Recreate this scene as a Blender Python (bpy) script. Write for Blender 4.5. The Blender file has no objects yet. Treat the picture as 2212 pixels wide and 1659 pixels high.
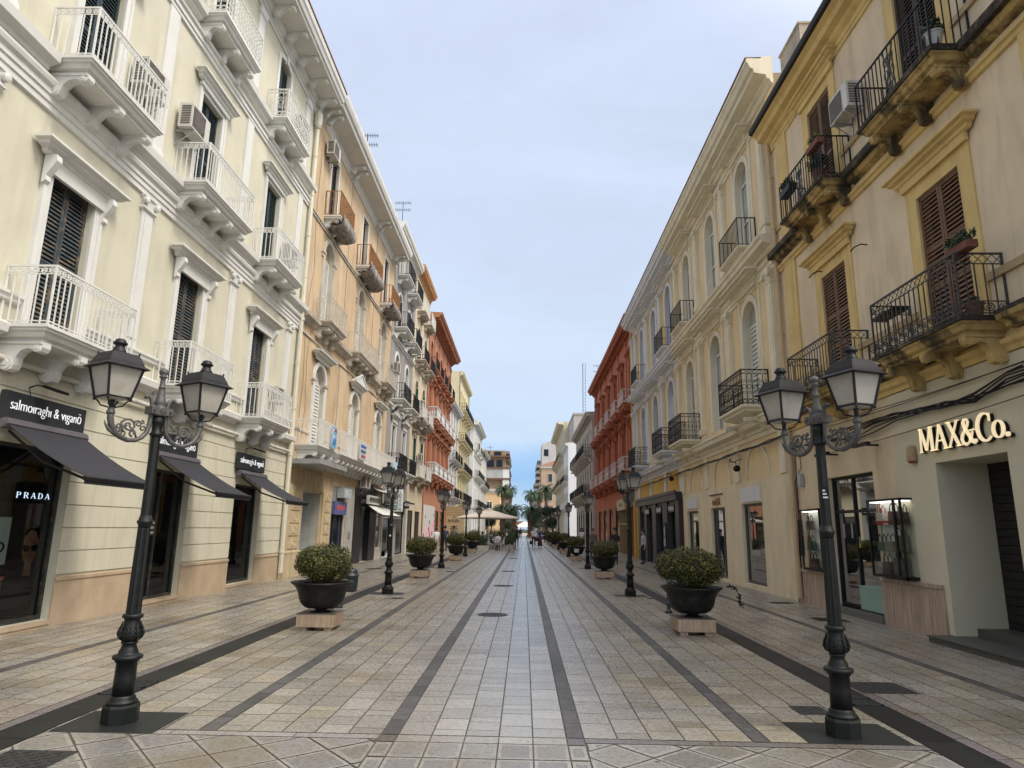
import bpy, bmesh, math, random
from mathutils import Vector, Matrix
random.seed(7)
R=math.radians; PI=math.pi
scene=bpy.context.scene
# ------------------------------------------------------------------ camera
F_PX,CX,CY,CAMH=1443.0,1106.0,829.5,1.65
vy=Vector((1132-CX,-(1141.2-CY),-F_PX)).normalized()
vz=Vector((1206-CX,CY+5800,-F_PX)); vz=(vz-vy*vz.dot(vy)).normalized()
vx=vy.cross(vz)
cam=bpy.data.cameras.new("camera"); camo=bpy.data.objects.new("camera",cam)
scene.collection.objects.link(camo); scene.camera=camo
M=Matrix(((vx.x,vx.y,vx.z),(vy.x,vy.y,vy.z),(vz.x,vz.y,vz.z))).to_4x4()
M.translation=Vector((0,0,CAMH)); camo.matrix_world=M
cam.sensor_width=36; cam.lens=F_PX/2212*36; cam.clip_end=5000; cam.clip_start=.05
# ------------------------------------------------------------------ light
SUN_DIR=Vector((-1.0,.5,-1.45)).normalized()      # the way the light travels
sd=-SUN_DIR
elev=math.asin(sd.z); azim=math.atan2(sd.x,sd.y)
sun=bpy.data.lights.new("sun",'SUN'); suno=bpy.data.objects.new("sun",sun); scene.collection.objects.link(suno)
suno.rotation_euler=SUN_DIR.to_track_quat('-Z','Y').to_euler(); suno.location=(20,-20,60)
sun.energy=1.55; sun.angle=R(18); sun.color=(1,.93,.82)
world=bpy.data.worlds.new("World"); scene.world=world; world.use_nodes=True
nt=world.node_tree; nt.nodes.clear()
def N(t,typ,**kw):
    n=t.nodes.new(typ)
    for k,v in kw.items():
        if k.startswith('i_'): n.inputs[k[2:].replace('_',' ')].default_value=v
        else: setattr(n,k,v)
    return n
out=N(nt,'ShaderNodeOutputWorld'); bg=N(nt,'ShaderNodeBackground'); bg.inputs[1].default_value=.1
sky=N(nt,'ShaderNodeTexSky'); sky.sky_type='NISHITA'; sky.sun_disc=False; sky.sun_elevation=elev; sky.sun_rotation=azim
sky.air_density=1.2; sky.dust_density=1.0; sky.ozone_density=1.4
tc=N(nt,'ShaderNodeTexCoord'); sep=N(nt,'ShaderNodeSeparateXYZ'); nt.links.new(tc.outputs['Generated'],sep.inputs[0])
# thin high cloud: covers the upper sky, opens to clear blue low over the end of the street
mp=N(nt,'ShaderNodeMapping'); mp.inputs['Scale'].default_value=(1.6,1.6,4.5); nt.links.new(tc.outputs['Generated'],mp.inputs[0])
nz=N(nt,'ShaderNodeTexNoise'); nz.inputs['Scale'].default_value=2.2; nz.inputs['Detail'].default_value=5; nz.inputs['Roughness'].default_value=.55
nt.links.new(mp.outputs[0],nz.inputs[0])
ad=N(nt,'ShaderNodeMath',operation='MULTIPLY_ADD'); nt.links.new(nz.outputs[0],ad.inputs[0]); ad.inputs[1].default_value=.20; nt.links.new(sep.outputs[2],ad.inputs[2])
cr=N(nt,'ShaderNodeValToRGB'); e=cr.color_ramp.elements
e[0].position=.0; e[0].color=(.88,.88,.88,1); e[1].position=1; e[1].color=(.92,.92,.92,1)
nt.links.new(ad.outputs[0],cr.inputs[0])
cc=N(nt,'ShaderNodeValToRGB'); e=cc.color_ramp.elements; nt.links.new(ad.outputs[0],cc.inputs[0])
for p_,c_ in ((.33,(3.85,4.5,5.5)),(.26,(3.6,4.4,5.5)),(.215,(2.2,3.5,5.4)),(.17,(1.65,3.15,5.4)),(.125,(3.1,4.2,5.25))):
    x=e.new(p_); x.color=(*c_,1)
e[0].position=0; e[0].color=(4.2,4.8,5.4,1); e[-1].position=.85; e[-1].color=(3.95,4.4,5.55,1)
mx=N(nt,'ShaderNodeMix',data_type='RGBA'); nt.links.new(cr.outputs[0],mx.inputs[0]); nt.links.new(sky.outputs[0],mx.inputs[6]); nt.links.new(cc.outputs[0],mx.inputs[7])
# the cloud veil is brighter round the hidden sun
vm=N(nt,'ShaderNodeVectorMath',operation='DOT_PRODUCT'); nt.links.new(tc.outputs['Generated'],vm.inputs[0]); vm.inputs[1].default_value=sd
mr=N(nt,'ShaderNodeMapRange'); mr.interpolation_type='SMOOTHSTEP'; nt.links.new(vm.outputs['Value'],mr.inputs[0])
mr.inputs[1].default_value=.40; mr.inputs[2].default_value=1.0; mr.inputs[3].default_value=0.0; mr.inputs[4].default_value=1.0
ml=N(nt,'ShaderNodeVectorMath',operation='SCALE'); ml.inputs[0].default_value=(11.5,10.4,8.8); nt.links.new(mr.outputs[0],ml.inputs['Scale'])
n3=N(nt,'ShaderNodeTexNoise'); n3.inputs['Scale'].default_value=1.3; n3.inputs['Detail'].default_value=7; n3.inputs['Roughness'].default_value=.6; n3.inputs['Distortion'].default_value=.5; nt.links.new(mp.outputs[0],n3.inputs[0])
r3=N(nt,'ShaderNodeMapRange'); nt.links.new(n3.outputs[0],r3.inputs[0]); r3.inputs[1].default_value=.3; r3.inputs[2].default_value=.7; r3.inputs[3].default_value=.88; r3.inputs[4].default_value=1.03
s3=N(nt,'ShaderNodeVectorMath',operation='SCALE'); nt.links.new(mx.outputs[2],s3.inputs[0]); nt.links.new(r3.outputs[0],s3.inputs['Scale'])
ma_=N(nt,'ShaderNodeVectorMath',operation='ADD'); nt.links.new(s3.outputs[0],ma_.inputs[0]); nt.links.new(ml.outputs[0],ma_.inputs[1])
nt.links.new(ma_.outputs[0],bg.inputs[0]); nt.links.new(bg.outputs[0],out.inputs[0])
scene.view_settings.view_transform='Standard'; scene.view_settings.look='None'
scene.view_settings.exposure=0.88; scene.view_settings.gamma=1; scene.view_settings.use_curve_mapping=False
# ------------------------------------------------------------------ materials
MATS={}
def mat(name,col,rough=.7,var=.12,scale=3.0,bump=.0,bscale=60,metal=0,streak=0,stain=None,stainamt=0,spec=.5,emit=0,attr=None,coat=0,stainscale=.7,rvar=0,stretch=None,stretchamt=0,stainlo=.47,speck=0):
    if name in MATS: return MATS[name]
    m=bpy.data.materials.new(name); m.use_nodes=True; t=m.node_tree; b=t.nodes['Principled BSDF']
    b.inputs['Roughness'].default_value=rough; b.inputs['Metallic'].default_value=metal; b.inputs['Specular IOR Level'].default_value=spec
    if coat: b.inputs['Coat Weight'].default_value=coat
    geo=N(t,'ShaderNodeNewGeometry'); L=t.links.new
    base=N(t,'ShaderNodeRGB'); base.outputs[0].default_value=(*col,1); cur=base.outputs[0]
    if attr:
        a=N(t,'ShaderNodeAttribute'); a.attribute_name=attr; cur=a.outputs['Color']
    if var:
        n=N(t,'ShaderNodeTexNoise'); n.inputs['Scale'].default_value=scale; n.inputs['Detail'].default_value=6; n.inputs['Roughness'].default_value=.6; L(geo.outputs['Position'],n.inputs[0])
        r=N(t,'ShaderNodeMapRange'); L(n.outputs[0],r.inputs[0]); r.inputs[1].default_value=.3; r.inputs[2].default_value=.7; r.inputs[3].default_value=1-var; r.inputs[4].default_value=1+var*.5
        v=N(t,'ShaderNodeVectorMath',operation='SCALE'); L(cur,v.inputs[0]); L(r.outputs[0],v.inputs['Scale']); cur=v.outputs[0]
        if rvar:
            r2=N(t,'ShaderNodeMapRange'); L(n.outputs[0],r2.inputs[0]); r2.inputs[1].default_value=.3; r2.inputs[2].default_value=.7; r2.inputs[3].default_value=rough-rvar; r2.inputs[4].default_value=rough+rvar; L(r2.outputs[0],b.inputs['Roughness'])
    if stretch:   # grain or veins along one axis
        mp=N(t,'ShaderNodeMapping'); mp.inputs['Scale'].default_value=stretch; L(geo.outputs['Position'],mp.inputs[0])
        n=N(t,'ShaderNodeTexNoise'); n.inputs['Scale'].default_value=1; n.inputs['Detail'].default_value=4; L(mp.outputs[0],n.inputs[0])
        r=N(t,'ShaderNodeMapRange'); L(n.outputs[0],r.inputs[0]); r.inputs[1].default_value=.35; r.inputs[2].default_value=.65; r.inputs[3].default_value=1-stretchamt; r.inputs[4].default_value=1+stretchamt*.4
        v=N(t,'ShaderNodeVectorMath',operation='SCALE'); L(cur,v.inputs[0]); L(r.outputs[0],v.inputs['Scale']); cur=v.outputs[0]
    if stain and stainamt:
        mp=N(t,'ShaderNodeMapping'); mp.inputs['Scale'].default_value=(1,1,.35 if streak else 1); L(geo.outputs['Position'],mp.inputs[0])
        n=N(t,'ShaderNodeTexNoise'); n.inputs['Scale'].default_value=stainscale; n.inputs['Detail'].default_value=8; n.inputs['Roughness'].default_value=.68; L(mp.outputs[0],n.inputs[0])
        r=N(t,'ShaderNodeMapRange'); r.interpolation_type='SMOOTHSTEP'; L(n.outputs[0],r.inputs[0]); r.inputs[1].default_value=stainlo; r.inputs[2].default_value=stainlo+.2; r.inputs[3].default_value=0; r.inputs[4].default_value=stainamt
        q=N(t,'ShaderNodeMix',data_type='RGBA'); L(r.outputs[0],q.inputs[0]); L(cur,q.inputs[6]); q.inputs[7].default_value=(*stain,1); cur=q.outputs[2]
    if streak:
        mp=N(t,'ShaderNodeMapping'); mp.inputs['Scale'].default_value=(3.5,3.5,.45); L(geo.outputs['Position'],mp.inputs[0])
        n=N(t,'ShaderNodeTexNoise'); n.inputs['Scale'].default_value=1.0; n.inputs['Detail'].default_value=7; n.inputs['Distortion'].default_value=.6; L(mp.outputs[0],n.inputs[0])
        r=N(t,'ShaderNodeMapRange'); L(n.outputs[0],r.inputs[0]); r.inputs[1].default_value=.5; r.inputs[2].default_value=.75; r.inputs[3].default_value=1; r.inputs[4].default_value=1-streak
        v=N(t,'ShaderNodeVectorMath',operation='SCALE'); L(cur,v.inputs[0]); L(r.outputs[0],v.inputs['Scale']); cur=v.outputs[0]
    if speck:   # chewing gum and pits: sparse dark dots of uneven size
        for sc_,th in ((5.0,.055),(19,.10)):
            vo=N(t,'ShaderNodeTexVoronoi'); vo.inputs['Scale'].default_value=sc_; L(geo.outputs['Position'],vo.inputs[0])
            sp=N(t,'ShaderNodeSeparateXYZ'); L(vo.outputs['Color'],sp.inputs[0])
            m1=N(t,'ShaderNodeMath',operation='MULTIPLY'); L(sp.outputs[0],m1.inputs[0]); m1.inputs[1].default_value=th*2
            lt=N(t,'ShaderNodeMath',operation='LESS_THAN'); L(vo.outputs['Distance'],lt.inputs[0]); L(m1.outputs[0],lt.inputs[1])
            g2=N(t,'ShaderNodeMath',operation='GREATER_THAN'); L(sp.outputs[1],g2.inputs[0]); g2.inputs[1].default_value=.45
            m3=N(t,'ShaderNodeMath',operation='MULTIPLY'); L(lt.outputs[0],m3.inputs[0]); L(g2.outputs[0],m3.inputs[1])
            m4=N(t,'ShaderNodeMath',operation='MULTIPLY_ADD'); L(m3.outputs[0],m4.inputs[0]); m4.inputs[1].default_value=-speck; m4.inputs[2].default_value=1
            v=N(t,'ShaderNodeVectorMath',operation='SCALE'); L(cur,v.inputs[0]); L(m4.outputs[0],v.inputs['Scale']); cur=v.outputs[0]
    L(cur,b.inputs['Base Color'])
    if emit:
        b.inputs['Emission Strength'].default_value=emit; L(cur,b.inputs['Emission Color'])
    if bump:
        n=N(t,'ShaderNodeTexNoise'); n.inputs['Scale'].default_value=bscale; n.inputs['Detail'].default_value=4; L(geo.outputs['Position'],n.inputs[0])
        bp=N(t,'ShaderNodeBump'); bp.inputs['Strength'].default_value=bump; bp.inputs['Distance'].default_value=.01; L(n.outputs[0],bp.inputs['Height']); L(bp.outputs[0],b.inputs['Normal'])
    MATS[name]=m; return m
def glass(name,tint=(.55,.6,.58),mixk=.0):
    if name in MATS: return MATS[name]
    m=bpy.data.materials.new(name); m.use_nodes=True; t=m.node_tree; t.nodes.clear(); L=t.links.new
    o=N(t,'ShaderNodeOutputMaterial'); tr=N(t,'ShaderNodeBsdfTransparent'); gl=N(t,'ShaderNodeBsdfGlossy'); mxs=N(t,'ShaderNodeMixShader'); f=N(t,'ShaderNodeFresnel')
    f.inputs[0].default_value=1.5; tr.inputs[0].default_value=(*tint,1); gl.inputs['Roughness'].default_value=.015; gl.inputs[0].default_value=(.9,.95,1,1)
    ma=N(t,'ShaderNodeMath',operation='MULTIPLY_ADD'); L(f.outputs[0],ma.inputs[0]); ma.inputs[1].default_value=.48; ma.inputs[2].default_value=mixk
    L(ma.outputs[0],mxs.inputs[0]); L(tr.outputs[0],mxs.inputs[1]); L(gl.outputs[0],mxs.inputs[2]); L(mxs.outputs[0],o.inputs[0])
    MATS[name]=m; return m
# ------------------------------------------------------------------ mesh builder
class MB:
    def __init__(s): s.v=[]; s.f=[]; s.mi=[]; s.cur=0; s.sm=[]; s.smooth=False
    def add(s,vs,fs):
        o=len(s.v); s.v+=[tuple(p) for p in vs]
        for f in fs: s.f.append([o+i for i in f]); s.mi.append(s.cur); s.sm.append(s.smooth)
    def quad(s,a,b,c,d): s.add([a,b,c,d],[(0,1,2,3)])
    def poly(s,pts): s.add(pts,[tuple(range(len(pts)))])
    def box(s,x0,x1,y0,y1,z0,z1):
        s.add([(x0,y0,z0),(x1,y0,z0),(x1,y1,z0),(x0,y1,z0),(x0,y0,z1),(x1,y0,z1),(x1,y1,z1),(x0,y1,z1)],
              [(0,3,2,1),(4,5,6,7),(0,1,5,4),(1,2,6,5),(2,3,7,6),(3,0,4,7)])
    def tube(s,pts,r,n=6,closed=False,caps=True):
        pts=[Vector(p) for p in pts]; m=len(pts); rs=r if isinstance(r,(list,tuple)) else [r]*m
        vs=[]; prev=None
        for i,p in enumerate(pts):
            if closed: t=(pts[(i+1)%m]-pts[i-1])
            else: t=pts[min(i+1,m-1)]-pts[max(i-1,0)]
            if t.length<1e-9: t=Vector((0,0,1))
            t.normalize()
            if prev is None:
                a=Vector((0,0,1)) if abs(t.z)<.9 else Vector((1,0,0)); u=t.cross(a).normalized()
            else: u=(prev-t*prev.dot(t)); u=u.normalized() if u.length>1e-6 else t.orthogonal().normalized()
            prev=u; w=t.cross(u)
            for k in range(n):
                an=2*PI*(k+.5)/n; vs.append(p+(u*math.cos(an)+w*math.sin(an))*rs[i])
        fs=[]
        for i in range(m if closed else m-1):
            j=(i+1)%m
            for k in range(n): fs.append((i*n+k,i*n+(k+1)%n,j*n+(k+1)%n,j*n+k))
        if not closed and caps: fs.append(tuple(range(n))[::-1]); fs.append(tuple((m-1)*n+k for k in range(n)))
        s.add(vs,fs)
    def lathe(s,prof,c=(0,0,0),n=16,axis='z',phase=0):
        vs=[];m=len(prof)
        for r,h in prof:
            for k in range(n):
                a=2*PI*k/n+phase
                if axis=='z': vs.append((c[0]+r*math.cos(a),c[1]+r*math.sin(a),c[2]+h))
                elif axis=='y': vs.append((c[0]+r*math.cos(a),c[1]+h,c[2]+r*math.sin(a)))
                else: vs.append((c[0]+h,c[1]+r*math.cos(a),c[2]+r*math.sin(a)))
        fs=[(i*n+k,i*n+(k+1)%n,(i+1)*n+(k+1)%n,(i+1)*n+k) for i in range(m-1) for k in range(n)]
        fs.append(tuple(range(n))[::-1]); fs.append(tuple((m-1)*n+k for k in range(n)))
        s.add(vs,fs)
    def extr(s,poly,y0,y1,ax='y'):   # poly in (x,z) pushed along y  (or (y,z) along x)
        n=len(poly)
        if ax=='y': vs=[(p[0],y0,p[1]) for p in poly]+[(p[0],y1,p[1]) for p in poly]
        elif ax=='x': vs=[(y0,p[0],p[1]) for p in poly]+[(y1,p[0],p[1]) for p in poly]
        else: vs=[(p[0],p[1],y0) for p in poly]+[(p[0],p[1],y1) for p in poly]
        s.add(vs,[tuple(range(n)),tuple(range(2*n-1,n-1,-1))]+[(i,(i+1)%n,n+(i+1)%n,n+i) for i in range(n)])
    def mould(s,prof,y0,y1,xb=0,ret=True):  # prof (out,z); goes round the ends when ret
        m=len(prof); vs=[]
        for o,z in prof:
            if ret: vs+=[(0,y0-o,z),(xb+o,y0-o,z),(xb+o,y1+o,z),(0,y1+o,z)]
            else: vs+=[(xb+o,y0,z),(xb+o,y1,z)]
        k=4 if ret else 2; fs=[]
        for i in range(m-1):
            for j in range(k-1): fs.append((i*k+j,i*k+j+1,(i+1)*k+j+1,(i+1)*k+j))
        fs.append(tuple(range(k))[::-1] if k==4 else (0,1)) if k==4 else None
        if k==4: fs.append(tuple((m-1)*k+j for j in range(k)))
        else:
            s.add([(0,y0,prof[0][1]),(0,y0,prof[-1][1])]+[(xb+o,y0,z) for o,z in prof[::-1]],[tuple(range(m+2))])
            s.add([(0,y1,prof[0][1]),(0,y1,prof[-1][1])]+[(xb+o,y1,z) for o,z in prof[::-1]],[tuple(range(m+2))])
            s.quad((0,y0,prof[0][1]),(xb+prof[0][0],y0,prof[0][1]),(xb+prof[0][0],y1,prof[0][1]),(0,y1,prof[0][1]))
            s.quad((0,y0,prof[-1][1]),(xb+prof[-1][0],y0,prof[-1][1]),(xb+prof[-1][0],y1,prof[-1][1]),(0,y1,prof[-1][1]))
        s.add(vs,fs)
    def mesh(s,name,mats,fn=None,smooth=None):
        me=bpy.data.meshes.new(name); vs=[fn(p) for p in s.v] if fn else s.v
        me.from_pydata(vs,[],s.f)
        for m in (mats if isinstance(mats,(list,tuple)) else [mats]): me.materials.append(m)
        me.polygons.foreach_set('material_index',s.mi)
        me.polygons.foreach_set('use_smooth',s.sm)
        me.update(); return me
COL=scene.collection
def link(name,data,loc=(0,0,0),rz=0,parent=None,scale=None):
    o=bpy.data.objects.new(name,data); COL.objects.link(o); o.location=loc; o.rotation_euler=(0,0,rz)
    if parent: o.parent=parent
    if scale: o.scale=scale
    return o
def tag(o,label,cat=None,group=None,kind=None):
    if label: o['label']=label
    if cat: o['category']=cat
    if group: o['group']=group
    if kind: o['kind']=kind
    return o
def thing(name,label,cat,loc=(0,0,0),rz=0,group=None): return tag(link(name,None,loc,rz),label,cat,group)
def dup(root,loc,rz=0,label=None,scale=None):
    r=root.copy(); COL.objects.link(r); r.location=loc; r.rotation_euler=(0,0,rz)
    if label: r['label']=label
    if scale: r.scale=scale
    for ch in list(root.children):
        c=ch.copy(); COL.objects.link(c); c.parent=r
        for g in list(ch.children):
            d=g.copy(); COL.objects.link(d); d.parent=c
    return r
TXT={}
def text_mesh(body,size,mt,ext=.01,bold=0,sx=1.0,spacing=1.0):
    key=(body,size,mt.name,ext,bold,sx,spacing)
    if key in TXT: return TXT[key]
    cu=bpy.data.curves.new('t','FONT'); cu.body=body; cu.size=size; cu.extrude=ext; cu.offset=bold; cu.align_x='CENTER'; cu.align_y='CENTER'; cu.space_character=spacing; cu.resolution_u=4
    o=bpy.data.objects.new('t',cu); COL.objects.link(o); bpy.context.view_layer.update()
    me=bpy.data.meshes.new_from_object(o.evaluated_get(bpy.context.evaluated_depsgraph_get()))
    bpy.data.objects.remove(o); bpy.data.curves.remove(cu)
    for v in me.vertices: v.co=Vector((v.co.z,v.co.x*sx,v.co.y))     # faces +x, reads along +y, up +z
    me.materials.clear(); me.materials.append(mt); TXT[key]=me; return me
# ------------------------------------------------------------------ a building frame: x out of the facade, Y world, z up
class Bld:
    def __init__(s,side,X,Y0,Y1,name,label,cat='building',group=None):
        s.s=side; s.X=X; s.Y0=Y0; s.Y1=Y1; s.Yc=(Y0+Y1)/2
        s.o=thing(name,label,cat,(X,s.Yc,0),0 if side>0 else PI,group)
    def fn(s,p): return (p[0],s.s*(p[1]-s.Yc),p[2])
    def bake(s,name,mb,mats,parent=None): return link(name,mb.mesh(name,mats,s.fn),parent=parent or s.o)
    def put(s,name,me,x,Y,z,parent=None,rz=0,scale=None): return link(name,me,(x,s.s*(Y-s.Yc),z),rz,parent or s.o,scale)
    def wpos(s,x,Y,z=0): return (s.X+s.s*x,Y,z)
    @property
    def rz(s): return 0 if s.s>0 else PI
def arch_pts(yc,hw,zs,n=10,ry=None):
    rz_=ry or hw
    return [(yc-hw*math.cos(PI*i/n),zs+rz_*math.sin(PI*i/n)) for i in range(n+1)]
def wall_mesh(mb,y0,y1,z0,z1,ops,x=0,depth=.22):
    """ops: (yc,w,za,zb,arch)  arch: None or rise"""
    ys=sorted(set([y0,y1]+[o[0]-o[1]/2 for o in ops]+[o[0]+o[1]/2 for o in ops])); ys=[y for y in ys if y0<=y<=y1]
    zs=sorted(set([z0,z1]+[o[2] for o in ops]+[o[3] for o in ops])); zs=[z for z in zs if z0<=z<=z1]
    for i in range(len(ys)-1):
        run=None
        for j in range(len(zs)-1):
            ym=(ys[i]+ys[i+1])/2; zm=(zs[j]+zs[j+1])/2
            hole=any(abs(ym-o[0])<o[1]/2 and o[2]<zm<o[3] for o in ops)
            if not hole:
                if run is None: run=zs[j]
            if hole or j==len(zs)-2:
                top=zs[j] if hole else zs[j+1]
                if run is not None and top>run: mb.quad((x,ys[i],run),(x,ys[i+1],run),(x,ys[i+1],top),(x,ys[i],top))
                run=None
    for yc,w,za,zb,ar in ops:
        mb.cur=1; a,b=yc-w/2,yc+w/2; zt=zb-(ar or 0)
        mb.quad((x,a,za),(x-depth,a,za),(x-depth,a,zt),(x,a,zt)); mb.quad((x,b,za),(x-depth,b,za),(x-depth,b,zt),(x,b,zt))
        mb.quad((x,a,za),(x,b,za),(x-depth,b,za),(x-depth,a,za))
        if ar:
            p=arch_pts(yc,w/2,zt,12,ar)
            for k in range(12):
                (ya,zA),(yb,zB)=p[k],p[k+1]
                mb.quad((x,ya,zA),(x-depth,ya,zA),(x-depth,yb,zB),(x,yb,zB))
                mb.cur=0; mb.quad((x,ya,zA),(x,yb,zB),(x,yb,zb),(x,ya,zb)); mb.cur=1
        else: mb.quad((x,a,zb),(x,b,zb),(x-depth,b,zb),(x-depth,a,zb))
        mb.cur=0
def shell(mb,y0,y1,z1,dep=9,x=0):
    mb.quad((x,y0,0),(x-dep,y0,0),(x-dep,y0,z1),(x,y0,z1)); mb.quad((x,y1,0),(x-dep,y1,0),(x-dep,y1,z1),(x,y1,z1))
    mb.quad((x-dep,y0,0),(x-dep,y1,0),(x-dep,y1,z1),(x-dep,y0,z1)); mb.quad((x,y0,z1),(x,y1,z1),(x-dep,y1,z1),(x-dep,y0,z1))
def surround(mb,yc,hw,z0,z1,w=.15,d=.05,arch=None,x=0,foot=0):
    if not arch:
        mb.box(x,x+d,yc-hw-w,yc-hw,z0-foot,z1+w); mb.box(x,x+d,yc+hw,yc+hw+w,z0-foot,z1+w); mb.box(x,x+d-.003,yc-hw,yc+hw,z1,z1+w)
    else:
        zs=z1-arch
        mb.box(x,x+d,yc-hw-w,yc-hw,z0-foot,zs); mb.box(x,x+d,yc+hw,yc+hw+w,z0-foot,zs)
        p=arch_pts(yc,hw,zs,12,arch); q=arch_pts(yc,hw+w,zs,12,arch+w)
        for k in range(12):
            A,B_,C,D=p[k],p[k+1],q[k+1],q[k]
            mb.quad((x+d,A[0],A[1]),(x+d,B_[0],B_[1]),(x+d,C[0],C[1]),(x+d,D[0],D[1]))
            mb.quad((x,D[0],D[1]),(x,C[0],C[1]),(x+d,C[0],C[1]),(x+d,D[0],D[1]))
            mb.quad((x,A[0],A[1]),(x,B_[0],B_[1]),(x+d,B_[0],B_[1]),(x+d,A[0],A[1]))
CACHE={}
def cached(key,fn):
    if key not in CACHE: CACHE[key]=fn()
    return CACHE[key]
def leaf_mesh(w,h,m,pitch=.075,mids=(.45,),arch=0):
    def f():
        mb=MB(); t=.018; st=min(.06,w*.16)
        mb.box(-t,t,0,st,0,h); mb.box(-t,t,w-st,w,0,h); rails=[0]+[h*a-.035 for a in mids]+[h-.07]
        for i,z in enumerate(rails): mb.box(-t+.002,t-.002,st,w-st,z,z+(.1 if i==0 else .07))
        for i in range(len(rails)-1):
            za=rails[i]+(.1 if i==0 else .07); zb=rails[i+1]; n=max(2,int((zb-za)/pitch)); p=(zb-za)/n
            for k in range(n):
                z=za+p*(k+.5)
                mb.add([(.014,st,z-p*.42),(.014,w-st,z-p*.42),(-.014,w-st,z+p*.30),(-.014,st,z+p*.30),(.017,st,z-p*.30),(.017,w-st,z-p*.30),(-.011,w-st,z+p*.42),(-.011,st,z+p*.42)],[(0,1,2,3),(4,5,6,7),(0,1,5,4),(2,3,7,6)])
        return mb.mesh('shutter',m)
    return cached(('leaf',round(w,3),round(h,3),m.name,pitch,mids),f)
def bracket_mesh(L,h,w,m):
    def f():
        mb=MB(); k=h/.45
        P=[(0,0),(L,0),(L,-.09*k),(L-.03,-.15*k),(L-.09,-.17*k),(L-.15,-.13*k),(L*.66,-.10*k),(L*.5,-.14*k),(L*.3+.07*k,-.24*k),(.27*k,-.36*k),(.24*k,-.43*k),(.14*k,-.46*k),(.04*k,-.43*k),(0,-.34*k)]
        mb.extr([(a,b) for a,b in P],-w/2,w/2)
        for (cx_,cz_,r) in ((.13*k,-.33*k,.11*k),(L-.09,-.1*k,.06*k)):
            mb.lathe([(r,-w/2-.015),(r,w/2+.015)],(cx_,0,cz_),14,'y'); mb.lathe([(r*.5,-w/2-.03),(r*.5,w/2+.03)],(cx_,0,cz_),8,'y')
        mb.box(0,L-.02,-w/2-.02,w/2+.02,-.035,-.001)
        return mb.mesh('bracket',m)
    return cached(('br',round(L,3),h,w,m.name),f)
def slab_mesh(half,d,m,t=.24,style=0):
    def f():
        mb=MB()
        if style==0: prof=[(-.16,-t),(-.16,-t+.05),(-.10,-t+.07),(-.07,-.11),(-.03,-.09),(-.03,-.06),(0,-.05),(0,0)]
        elif style==2: prof=[(-d*.75,-t),(-d*.5,-t*.8),(-.1,-.16),(-.08,-.1),(-.02,-.08),(0,-.05),(0,0)]
        else: prof=[(-.03,-t),(-.03,-.05),(0,-.05),(0,0)]
        ms=[m]
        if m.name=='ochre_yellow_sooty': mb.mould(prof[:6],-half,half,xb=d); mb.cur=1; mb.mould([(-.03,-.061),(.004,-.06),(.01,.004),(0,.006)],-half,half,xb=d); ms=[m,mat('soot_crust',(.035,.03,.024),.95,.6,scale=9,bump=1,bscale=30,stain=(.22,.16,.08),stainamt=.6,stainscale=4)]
        else: mb.mould(prof,-half,half,xb=d)
        return mb.mesh('slab',ms)
    return cached(('slab',round(half,3),d,m.name,t,style),f)
def ring(mb,c,ra,rb,ax,r=.006,n=8,k=4,a0=0,a1=2*PI):
    pts=[]
    full=abs(a1-a0-2*PI)<1e-6
    for i in range(n if full else n+1):
        a=a0+(a1-a0)*i/n
        if ax=='x': pts.append((c[0],c[1]+ra*math.cos(a),c[2]+rb*math.sin(a)))
        else: pts.append((c[0]+ra*math.cos(a),c[1],c[2]+rb*math.sin(a)))
    mb.tube(pts,r,k,closed=full)
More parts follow.
